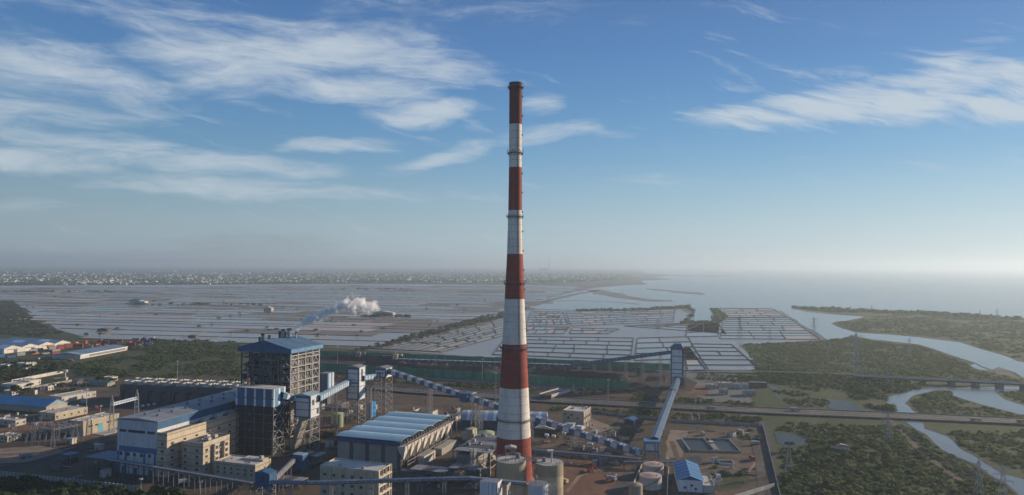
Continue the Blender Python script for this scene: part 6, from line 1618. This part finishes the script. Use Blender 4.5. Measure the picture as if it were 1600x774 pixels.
# dark process plant in front of the precipitator
for px, py, w, d, h, lab in ((468, 724, 16, 12, 6, 'low shaded pump shelter right of the blue drive house'), (640, 752, 26, 12, 8, 'dark shaded pipework shelter below the precipitator'), (700, 752, 20, 12, 9, 'dark steel frame shelter right of the cream office block'),
                             (925, 716, 14, 6, 3.5, 'low dark shelter by the pipe rack right of the silos'), (430, 760, 20, 8, 5, 'low shaded shelter beneath the foreground pipe conveyor')):
    g = P(px, py); t = thing('equipment_shelter', lab, 'shelter', (g.x, g.y, 0), TH)
    for k in range(3): MB().box(k * w / 3 + .04, (k + 1) * w / 3 - .04, -.3, d + .3, h, h + .35, steel_dk if k % 2 else steel).build('roof_panel', t)
    MB().box(w * .15, w * .4, 1, d - 1, 0, h * .6, concrete).build('machine', t); MB().cyl(w * .7, d / 2, 0, h * .7, 1.6, 1.6, steel, 12).build('machine', t)
    for i in range(4):
        for j in (0, 1): MB().bar((.2 + i * (w - .4) / 3, .2 + j * (d - .4), 0), (.2 + i * (w - .4) / 3, .2 + j * (d - .4), h), .35, steel).build('column', t)
# yard clutter right of the silos: skids and stored pipes
for k in range(14):
    px, py = rc.uniform(830, 1000), rc.uniform(690, 745); g = P(px, py)
    if inpoly(px, py, [(836, 715), (880, 715), (880, 745), (836, 745)]): continue
    t = thing('equipment_skid', 'small steel skid or crate lying on the bare ground right of the silos', 'crate', (g.x, g.y, .3), rc.random() * 3, 'skids and crates on the bare ground')
    w, d, h = rc.uniform(1, 3.5), rc.uniform(.8, 2), rc.uniform(.6, 2.2); MB().box(-w, w, -d, d, 0, h, rc.choice([steel_dk, rust, conc_lt, concrete, steel])).build('body', t); MB().box(-w * .8, w * .8, -.1, .1, h, h + .4, steel).build('frame', t)

KINDS = (('store_shed', 'shed', 'small tin-roofed store shed'), ('pipe_stack', 'pipes', 'stack of loose steel pipes'), ('storage_drum', 'tank', 'small upright drum tank'), ('steel_frame', 'frame', 'small open steel frame'))
def clutter(poly, n, where, big=1.0):
    k = 0; xs = [a[0] for a in poly]; ys = [a[1] for a in poly]
    while k < n:
        px, py = rc.uniform(min(xs), max(xs)), rc.uniform(min(ys), max(ys))
        if not inpoly(px, py, poly): continue
        kind = rc.randrange(4); nm, cat, lab = KINDS[kind]
        g = P(px, py); k += 1; t = thing(nm, lab + ' ' + where, cat, (g.x, g.y, .3), rc.choice((TH, TH + 1.57, rc.random() * 3)), nm.replace('_', ' ') + 's ' + where)
        if kind == 0:
            w, d, h = rc.uniform(2, 6) * big, rc.uniform(1.5, 4) * big, rc.uniform(2, 4) * big
            MB().box(-w / 2, w / 2, -d / 2, d / 2, 0, h, rc.choice([concrete, cream, steel, conc_lt])).build('wall', t)
            MB().prism([(-w / 2 - .2, h + .02), (-w / 2 - .2, h + .2), (w / 2 + .2, h + .7), (w / 2 + .2, h + .02)], 'y', -d / 2 - .2, d / 2 + .2, rc.choice([steel, blue_pale, tankr, steel_dk])).build('roof', t)
            MB().box(-.5, .5, -d / 2 - .06, -d / 2, 0, min(2.1, h * .8), steel_dk).build('door', t)
        elif kind == 1:
            for q_ in range(rc.randint(3, 6)): MB().rod((-4 * big, q_ * .9, .4), (4 * big, q_ * .9 + rc.uniform(-.4, .4), .4), .38, rc.choice([rust, steel, steel_dk]), 6).build('pipe', t)
        elif kind == 2:
            w = rc.uniform(1.2, 3) * big; MB().cyl(0, 0, 0, w, w * .5, w * .5, rc.choice([steel, tankw, tankg, rust]), 12, False).build('drum', t); MB().cyl(0, 0, w, w * 1.15, w * .5, .1, steel, 12).build('lid', t)
        else:
            w, h = rc.uniform(2, 5) * big, rc.uniform(2.5, 6) * big; mb = MB(); lattice(mb, -w / 2, w / 2, -w / 3, w / 3, 0, h, 2, .2, .12, steel); mb.build('frame', t); MB().box(-w / 2.2, w / 2.2, -w / 3.3, w / 3.3, h * .5, h * .5 + .3, steel_dk).build('deck', t)
clutter([(630, 745), (690, 715), (760, 715), (770, 770), (640, 775)], 30, 'in the shaded yard left of the silos', 1.5)
clutter([(430, 700), (530, 690), (525, 725), (440, 740)], 22, 'in the shade around the bunker legs', 1.5)
clutter([(630, 640), (720, 640), (720, 662), (680, 668)], 14, 'behind the precipitator', 1.3)
clutter([(835, 690), (900, 692), (1000, 712), (960, 735), (890, 720)], 26, 'along the pipe rack right of the silos', 1.1)
clutter([(920, 655), (1000, 668), (1000, 700), (930, 690)], 14, 'on the brown ground right of the cream block', 1.1)
clutter([(1076, 672), (1170, 676), (1175, 684), (1078, 682)], 10, 'behind the twin basins', 1.0)
clutter([(1112, 722), (1180, 715), (1185, 760), (1120, 765)], 8, 'on the soil below the basins', .9)
clutter([(110, 690), (178, 700), (178, 745), (100, 750), (80, 730)], 16, 'in the shade left of the turbine hall', 1.3)
clutter([(500, 640), (530, 632), (600, 640), (560, 668)], 16, 'below the conveyor towers', 1.4)
clutter([(1090, 590), (1180, 596), (1180, 602), (1090, 600)], 6, 'behind the hamlet', 1.3)
clutter([(10, 640), (100, 630), (150, 620), (150, 640), (60, 690), (0, 690)], 14, 'between the blue shed and the switchyard', 1.1)
clutter([(0, 604), (120, 588), (180, 600), (120, 616), (10, 618)], 14, 'on the ground above the blue shed', 1.2)
# ---- masts, lamps, pylons, wires
mm = MB(); mm.rod((0, 0, 0), (0, 0, 1), .022, steel_lt, 8, .010)
def mast(px, py, ytop, lab, grp):
    g = P(px, py); hgt = PY(px, ytop, g.y).z; t = thing('light_mast', lab, 'light mast', (g.x, g.y, 0), 0, grp)
    MB().rod((0, 0, 0), (0, 0, hgt), .36, steel_lt, 8, .2).build('pole', t)
    mb = MB(); mb.cyl(0, 0, hgt - .2, hgt + .1, 1.2, 1.2, steel_lt, 10)
    for k in range(6): mb.box(1.1 * math.cos(k * 1.047) - .3, 1.1 * math.cos(k * 1.047) + .3, 1.1 * math.sin(k * 1.047) - .3, 1.1 * math.sin(k * 1.047) + .3, hgt - .6, hgt - .22, skylight)
    mb.build('lamp_head', t)
for px, py, yt, lab in ((134.5, 662, 608, 'tall white lighting mast before the switchyard control room'), (277, 592, 564, 'lighting mast behind the cooling tower fans'), (527, 572, 541, 'lighting mast right of the boiler house by the coal yard'),
                        (681, 575, 541, 'lighting mast at the middle of the coal yard'), (753.6, 596, 561, 'lighting mast by the nearer green fence, left of the chimney'), (774.5, 640, 583, 'lighting mast standing just left of the chimney'),
                        (950, 631, 593, 'lighting mast on the far side of the highway'), (1042.5, 782, 716, 'tall lighting mast beside the storage tanks at the bottom'), (120, 650, 633, 'short lamp post left of the gantry tower'), (157, 645, 634, 'short lamp post on the yard road left of the gantry tower'),
                        (835, 566, 552, 'lighting mast on the far fence right of the chimney'), (1031, 605, 575, 'thin lighting mast left of the far transfer tower'), (313, 772, 752, 'lamp post by the lower boundary wall'), (220, 766, 748, 'lamp post in front of the turbine hall doors'),
                        (556, 660, 598, 'thin mast before the conveyor towers'), (503, 668, 622, 'lighting mast beside the green tank')):
    mast(px, py, yt, lab, None)
tw = MB(); lattice(tw, -4, 4, -4, 4, 0, 24, 4, .26, .13, steel_lt, .4); lattice(tw, -1.6, 1.6, -1.6, 1.6, 24, 40, 4, .22, .12, steel_lt, .35); tw.bar((0, 0, 40), (0, 0, 43), .3, steel); twm = tw.mesh('tower')
am = MB()
for s in (-1, 1):
    am.bar((0, -.6, 0), (s * 7, 0, .6), .25, steel); am.bar((0, .6, 0), (s * 7, 0, .6), .25, steel); am.bar((0, 0, 2), (s * 7, 0, .6), .22, steel); am.rod((s * 7, 0, .6), (s * 7, 0, -1.6), .16, steel_lt, 6)
amm = am.mesh('crossarm')
PYL = [(1272, 534, 494, 'on the bund at the right edge of the salt pans'), (1156, 531, 493, 'among the right-hand salt pans'), (1115, 505, 487, 'at the head of the tidal inlet'), (1203, 532, 510, 'at the near edge of the right-hand salt pans'),
       (1338, 582, 517, 'in the middle of the mangroves before the creek bend'), (1386, 604, 568, 'in the mangroves near the road bridge'), (1296, 552, 530, 'at the edge of the mangroves below the pans'), (1421, 553, 528, 'by the bend of the creek'),
       (1558, 499, 481, 'on the far right-hand headland'), (1531, 500, 484, 'on the headland, left of another pylon'), (1362, 488, 476, 'on the shore of the narrow spit'), (1233, 742, 692, 'standing in the thicket beside the plant road'),
       (1530, 790, 715, 'at the bottom right beside the creek, left of a pair'), (1568, 795, 722, 'at the bottom right beside the creek, right of a pair'), (1388, 690, 640, 'beside the highway where the track crosses'), (1028, 511, 496, 'between the salt pans left of the inlet')]
ploc = []
for px, py, yt, where in PYL:
    g = P(px, py); hgt = PY(px, yt, g.y).z; s = hgt / 43; t = thing('power_pylon', 'grey lattice power pylon ' + where, 'pylon', (g.x, g.y, 0), rc.uniform(-.3, .3)); t.scale = (max(s, .75), max(s, .75), s)
    link('tower', twm, t)
    for z in (25, 31, 37): link('crossarm', amm, t, (0, 0, z))
    ploc.append((g, s))
for i, j in ((12, 14), (13, 14), (11, 4), (4, 0), (14, 5), (5, 7), (4, 6)):
    A, sa_ = ploc[i]; B, sb_ = ploc[j]; t = thing('power_line', f'sagging power cables strung {("from the bottom right pylon to the highway","from the rightmost bottom pylon to the highway","over the thicket right of the plant","from the mangroves to the salt pan bund","across the highway towards the bridge","over the mangroves to the creek bend","along the edge of the mangroves")[(12,13,11,4,14,5,0).index(i) if (i,j)!=(4,6) else 6]}', 'power line', (A.x, A.y, 0))
    for k, (e, z) in enumerate(((-7, 25), (7, 25), (-7, 37), (7, 37))):
        mb = MB(); pa = None; n = 14
        for q in range(n + 1):
            f = q / n; p_ = A.lerp(B, f); zz = (z * sa_ * (1 - f) + z * sb_ * f) - 24 * f * (1 - f)
            c_ = (p_.x - A.x + e, p_.y - A.y, max(zz, 6))
            if pa: mb.bar(pa, c_, .07, steel)
            pa = c_
        mb.build('cable', t)

# ---- road bridge and vehicles
rb = [P(*q, 5.5) for q in ((1335, 588), (1450, 593.5), (1600, 600.5), (1800, 608))]
t = thing('road_bridge', 'low concrete road bridge over the creek on the right', 'bridge', (rb[0].x, rb[0].y, 0))
for a, b in zip(rb[:-1], rb[1:]):
    L = (b - a).length; n = max(1, int(L / 26)); d = (b - a) / n
    for k in range(n):
        p_ = a + d * k - rb[0]; q_ = p_ + d * .985
        MB().bar((p_.x, p_.y, 5.2), (q_.x, q_.y, 5.2), 11, roadc, 1.6).build('deck_span', t)
        for s in (-5.4, 5.4): MB().bar((p_.x, p_.y + s, 6.6), (q_.x, q_.y + s, 6.6), .35, conc_lt, 1.1).build('parapet', t)
        if P(1450, 600).x < (a + d * k).x: MB().bar((p_.x, p_.y - 5, 2.1), (p_.x, p_.y + 5, 2.1), 4.6, concrete, 4.4).build('pier', t)
strip('coast_road', [(1085, 581), (1200, 584), (1335, 588)], 9, 3.0, roadc)
def vehicle(x, y, z, rz, body, lab, L=11, hgt=3.2, cab=None):
    t = thing('truck', lab, 'truck', (x, y, z), rz)
    MB().box(-L / 2, L / 2 - 2.4, -1.25, 1.25, 1.0, hgt, body).build('cargo_box', t); MB().prism([(L / 2 - 2.2, .7), (L / 2, .7), (L / 2, 1.7), (L / 2 - .5, 2.7), (L / 2 - 2.2, 2.7)], 'y', -1.15, 1.15, cab or body).build('cab', t)
    MB().box(L / 2 - .35, L / 2 + .03, -1.0, 1.0, 1.75, 2.5, glass_dk).build('windscreen', t); MB().box(-L / 2, L / 2 - 2, -.5, .5, .65, .99, steel_dk).build('chassis', t)
    for x_ in (-L / 2 + 1.4, -L / 2 + 2.7, L / 2 - 1.2):
        for s in (-1, 1): MB().cyl(0, 0, -.18, .18, .52, .52, coal, 12).build('wheel', t, (x_, s * 1.08, .52), (R(90), 0, 0))
hw = [P(*q) for q in ((1000, 634), (1220, 645), (1392, 651.5), (1600, 661))]
def onroad(px, off):
    for a, b in zip(hw[:-1], hw[1:]):
        pa, pb = proj(a.x, a.y)[0], proj(b.x, b.y)[0]
        if pa <= px <= pb:
            p_ = a.lerp(b, (px - pa) / (pb - pa)); return p_.x, p_.y + off, math.atan2((b - a).y, (b - a).x)
for px, off, c, lab in ((1591, -9, 'orange', 'orange truck on the highway at the right edge'), (1517, -9, 'tan', 'tan lorry on the near lanes of the highway, left of the orange one'), (1246, 5, 'grey', 'grey lorry on the far lanes of the highway near the mud flat'), (1110, -8, 'grey', 'pale lorry on the highway in front of the hamlet')):
    x, y, a = onroad(px, off); vehicle(x, y, 1.43, a, cont_cols[c], lab, 13 if c == 'orange' else 9)
for px, py, c, lab in ((955, 752, 'grey', 'grey lorry parked on the plant road left of the white storage tanks'), (975, 690, 'tan', 'tan lorry standing below the end of the long conveyor'), (905, 678, 'grey', 'pale lorry parked on the apron beside the lone cream block'), (700, 668, 'orange', 'orange lorry behind the precipitator hoppers'),
                       (150, 700, 'tan', 'tan lorry at the edge of the shade below the switchyard control room'), (40, 716, 'grey', 'grey lorry on the sandy ground at the lower left'), (150, 640, 'red', 'red lorry on the yard road left of the cooling tower'), (1180, 696, 'grey', 'pale lorry on the track right of the twin basins'), (60, 563, 'grey', 'white lorry on the road below the white gables'), (110, 565, 'orange', 'orange lorry on the road below the container yard')):
    g = P(px, py); vehicle(g.x, g.y, .46, rc.random() * 3, cont_cols[c], lab, 8)
g = P(923, 739); t = thing('excavator', 'small reddish excavator on the bare ground right of the silos', 'excavator', (g.x, g.y, .3), .6)
for s in (-1.2, 1.2): MB().box(-2.2, 2.2, s - .35, s + .35, 0, .9, steel_dk).build('track', t)
MB().box(-2, 1.6, -1.3, 1.3, 1.0, 2.4, cont_cols['red']).build('body', t); MB().box(.2, 1.5, -1.2, -.1, 2.42, 3.7, cont_cols['red']).build('cab', t)
mb = MB(); mb.bar((1.5, .4, 2), (4, .4, 5), .5, cont_cols['red']); mb.bar((4, .4, 5), (6, .4, 2), .4, cont_cols['red']); mb.build('boom', t); MB().box(5.4, 6.6, -.2, 1, 1.0, 2.0, steel_dk).build('bucket', t)
for px, py, c, lab in ((1175, 720, 'red', 'red lorry parked on reddish soil right of the basins'), (880, 756, 'tan', 'tan lorry parked right of the ash silos'), (288, 757, 'grey', 'white lorry parked in front of the turbine hall')):
    g = P(px, py); vehicle(g.x, g.y, .45, rc.random() * 3, cont_cols[c], lab, 7.5)

# ---- far plant, islands of the pans, town
g = P(858, 423.5)
t = thing('far_chimney', 'faint distant chimney on the horizon right of the banded chimney', 'chimney', (g.x, g.y, 0)); hgt = PY(858, 402, g.y).z
MB().cyl(0, 0, 0, hgt, hgt * .045, hgt * .03, concrete, 14).build('shaft', t); MB().box(-hgt * .7, -hgt * .12, -40, 40, 0, hgt * .22, concrete).build('boiler_block', t)
for px, py, w, d, h, m, lab in ((210, 475, 40, 26, 12, blue, 'white and dark blue factory alone among the salt pans on the left'), (418, 486.5, 24, 16, 9, cream, 'tan pyramid-roofed shed among the salt pans'), (598, 494, 60, 22, 9, cream, 'low cluster of tan buildings on a causeway among the pans'), (160, 517.5, 24, 12, 4, bark, 'brown shed at the near edge of the left salt pans'), (300, 528, 16, 10, 3.5, bark, 'small brown hut at the near edge of the pans, left of the boiler house')):
    g = P(px, py); t = thing('pan_building', lab, 'building', (g.x, g.y, .4), R(-8)); MB().box(-w / 2, w / 2, 0, d, 0, h, conc_lt if m is blue else m).build('wall', t)
    MB().prism([(-w / 2 - 1, h + .03), (-w / 2 - 1, h + .3), (0, h * 1.5), (w / 2 + 1, h + .3), (w / 2 + 1, h + .03)], 'y', -1, d + 1, m if m is not cream else conc_lt).build('roof', t)
    if m is blue: MB().box(w / 2 + .1, w, 0, d * .8, 0, h * .8, conc_lt, white_clad).build('wing', t)
rt = random.Random(33); homes = []
town_poly = [(-30, 446), (-30, 423), (300, 424), (700, 425), (960, 426), (985, 432), (960, 437), (900, 441), (830, 442), (560, 442), (300, 445)]
while len(homes) < 3600:
    py = 424 + 22 * rt.random() ** .8; px = rt.uniform(-30, 985)
    if not inpoly(px, py, town_poly): continue
    g = P(px, py)
    nz = mnoise.noise(Vector((g.x / 500, g.y / 700, 4))) + .5 * mnoise.noise(Vector((g.x / 150, g.y / 200, 9)))
    if nz < -.05 + rt.uniform(-.25, .25): continue
    homes.append((g.y, g.x, rt.uniform(8, 20) * (1 + (rt.random() < .08) * 1.6), rt.uniform(8, 15), rt.choice((4, 6, 7, 9, 12, 16)), rt.random() * 3))
homes.sort()
townw = M('town_whitewash', (.74, .72, .68), .8, .1)
hm = [(townw, 'white'), (conc_lt, 'pale grey'), (cream, 'cream'), (tankr, 'terracotta')]
hmesh = {}
for i, (m, cn) in enumerate(hm):
    mb = MB(); mb.box(-.5, .5, -.5, .5, 0, .9, m, conc_lt); mb.box(-.5, -.46, -.5, .5, .9, 1, m); mb.box(.46, .5, -.5, .5, .9, 1, m); mb.box(-.2, .25, .05, .4, .9, 1.25, m); hmesh[i] = mb.mesh('town_house')
rest = MB()
for k, (y, x, w, d, h, a) in enumerate(homes):
    i = rt.choices((0, 1, 2, 3), (6, 3, 2, .7))[0]
    if k < 300:
        o_ = link('town_house', hmesh[i], None, (x, y, .3), (0, 0, a)); o_.scale = (w, d, h); tag(o_, f'{hm[i][1]} flat-roofed house in the hazy town beyond the salt pans', 'house', f'{hm[i][1]} houses of the far town')
    else:
        c_, s_ = math.cos(a), math.sin(a); q = [(x + (u * c_ - v_ * s_), y + (u * s_ + v_ * c_)) for u, v_ in ((-w / 2, -d / 2), (w / 2, -d / 2), (w / 2, d / 2), (-w / 2, d / 2))]
        rest.add([(a_, b_, .2) for a_, b_ in q] + [(a_, b_, h) for a_, b_ in q], [(0, 1, 5, 4), (1, 2, 6, 5), (2, 3, 7, 6), (3, 0, 4, 7), (4, 5, 6, 7)], hm[i][0])
rest.build('town_houses')['kind'] = 'stuff'
pts = []
for k in range(9500):
    py = 423.5 + 22.5 * rt.random() ** .7; px = rt.uniform(-40, 990)
    if inpoly(px, py, town_poly): g = P(px, py); pts.append((g.x, g.y, 0, rt.uniform(9, 22), rt.uniform(6, 12)))
leaf_mass('town_trees', pts, leaf_d, 9, .5)
pts = []
for k in range(110):
    px, py = rt.uniform(40, 780), rt.uniform(449, 530)
    if inpoly(px, py, PANREG): g = P(px, py); pts.append((g.x, g.y, .4, rt.uniform(2.5, 6), rt.uniform(3, 6)))
for x0, x1, py, n in ((0, 180, 456, 60), (520, 640, 452, 40), (190, 420, 476, 30), (560, 640, 495, 30)):
    for k in range(n): g = P(rt.uniform(x0, x1), py + rt.uniform(-.8, .8)); pts.append((g.x, g.y, .4, rt.uniform(4, 9), rt.uniform(4, 7)))
leaf_mass('pan_bushes', pts, leaf_d, 12, .45)

# ---- steam plume from the boiler-house vent
sA = PY(455, 519, 614); sB = PY(485, 500, 622); sB2 = PY(515, 486, 630); sC = PY(548, 476, 640); sD = PY(580, 479, 652); sF = PY(655, 442, 690); sE = PY(650, 440, 700)
def plume(name, label, chain, density, col, pad, nscale, thr):
    ctrv = sum((Vector(c[0]) for c in chain), Vector()) / len(chain)
    lo = [min(c[0][i] - c[1] * 1.6 for c in chain) for i in range(3)]; hi = [max(c[0][i] + c[1] * 1.6 for c in chain) for i in range(3)]
    mb = MB(); mb.box(lo[0], hi[0], lo[1], hi[1], lo[2], hi[2], None) if False else None
    m = bpy.data.materials.new(name); m.use_nodes = True; t = m.node_tree; t.nodes.clear(); N = NT(t)
    pos = N.n('ShaderNodeNewGeometry').outputs['Position']
    nz = N.noise(pos, nscale, 5, .6); nz2 = N.noise(N.vscale(pos, (1, 1, 1)), nscale * 3.2, 3, .6)
    best = None
    for (a, ra, da), (b, rb_, db) in zip(chain[:-1], chain[1:]):
        a = Vector(a); b = Vector(b); ab = b - a
        d = N.n('ShaderNodeVectorMath', operation='SUBTRACT'); N.put(d.inputs[0], pos); d.inputs[1].default_value = a
        dt = N.n('ShaderNodeVectorMath', operation='DOT_PRODUCT'); t.links.new(d.outputs[0], dt.inputs[0]); dt.inputs[1].default_value = ab / ab.length_squared
        h_ = N.m('ADD', dt.outputs['Value'], 0.0, clamp=True)
        sc = N.n('ShaderNodeVectorMath', operation='SCALE'); sc.inputs[0].default_value = ab; N.put(sc.inputs['Scale'], h_)
        df = N.n('ShaderNodeVectorMath', operation='SUBTRACT'); t.links.new(d.outputs[0], df.inputs[0]); t.links.new(sc.outputs[0], df.inputs[1])
        ln = N.n('ShaderNodeVectorMath', operation='LENGTH'); t.links.new(df.outputs[0], ln.inputs[0])
        rad = N.m('ADD', ra, N.m('MULTIPLY', h_, rb_ - ra)); dn = N.m('ADD', da, N.m('MULTIPLY', h_, db - da))
        f = N.m('SUBTRACT', 1.0, N.m('DIVIDE', ln.outputs['Value'], rad))
        f = N.m('ADD', f, N.m('ADD', N.m('MULTIPLY', N.m('SUBTRACT', nz, .5), 3.0), N.m('MULTIPLY', N.m('SUBTRACT', nz2, .5), 2.2)))
        f = N.m('MULTIPLY', N.ss(f, thr, thr + .75), dn)
        best = f if best is None else N.m('MAXIMUM', best, f)
    vol = N.n('ShaderNodeVolumePrincipled'); N.put(vol.inputs['Density'], N.m('MULTIPLY', best, density)); vol.inputs['Color'].default_value = col + (1,); vol.inputs['Anisotropy'].default_value = .2
    ou = N.n('ShaderNodeOutputMaterial'); t.links.new(vol.outputs[0], ou.inputs['Volume'])
    m.cycles.volume_step_rate = .12
    mb = MB(); mb.box(lo[0], hi[0], lo[1], hi[1], lo[2], hi[2], m); o_ = mb.build(name); o_['kind'] = 'stuff'
    return o_
plume('steam_plume', '', [(sA, 1.9, 1.3), (sB, 5.2, 1.0), (sB2, 5.0, 1.0), (sC, 7.4, 1.0), (sD, 6.5, .5)],     .9, (.998, .998, 1.0), 1, .095, .14)

# ---- haze: one even box of air round everything
hz = bpy.data.materials.new('haze_air'); hz.use_nodes = True; t = hz.node_tree; t.nodes.clear(); N = NT(t)
vol = N.n('ShaderNodeVolumePrincipled'); vol.inputs['Color'].default_value = (.60, .73, .84, 1); vol.inputs['Density'].default_value = 9.5e-5; vol.inputs['Anisotropy'].default_value = .40
ou = N.n('ShaderNodeOutputMaterial'); t.links.new(vol.outputs[0], ou.inputs['Volume'])
mb = MB(); mb.box(-G - 2500, G + 2500, -4000, G + 2500, -1.5, 300, hz); hb = mb.build('haze'); hb['kind'] = 'stuff'
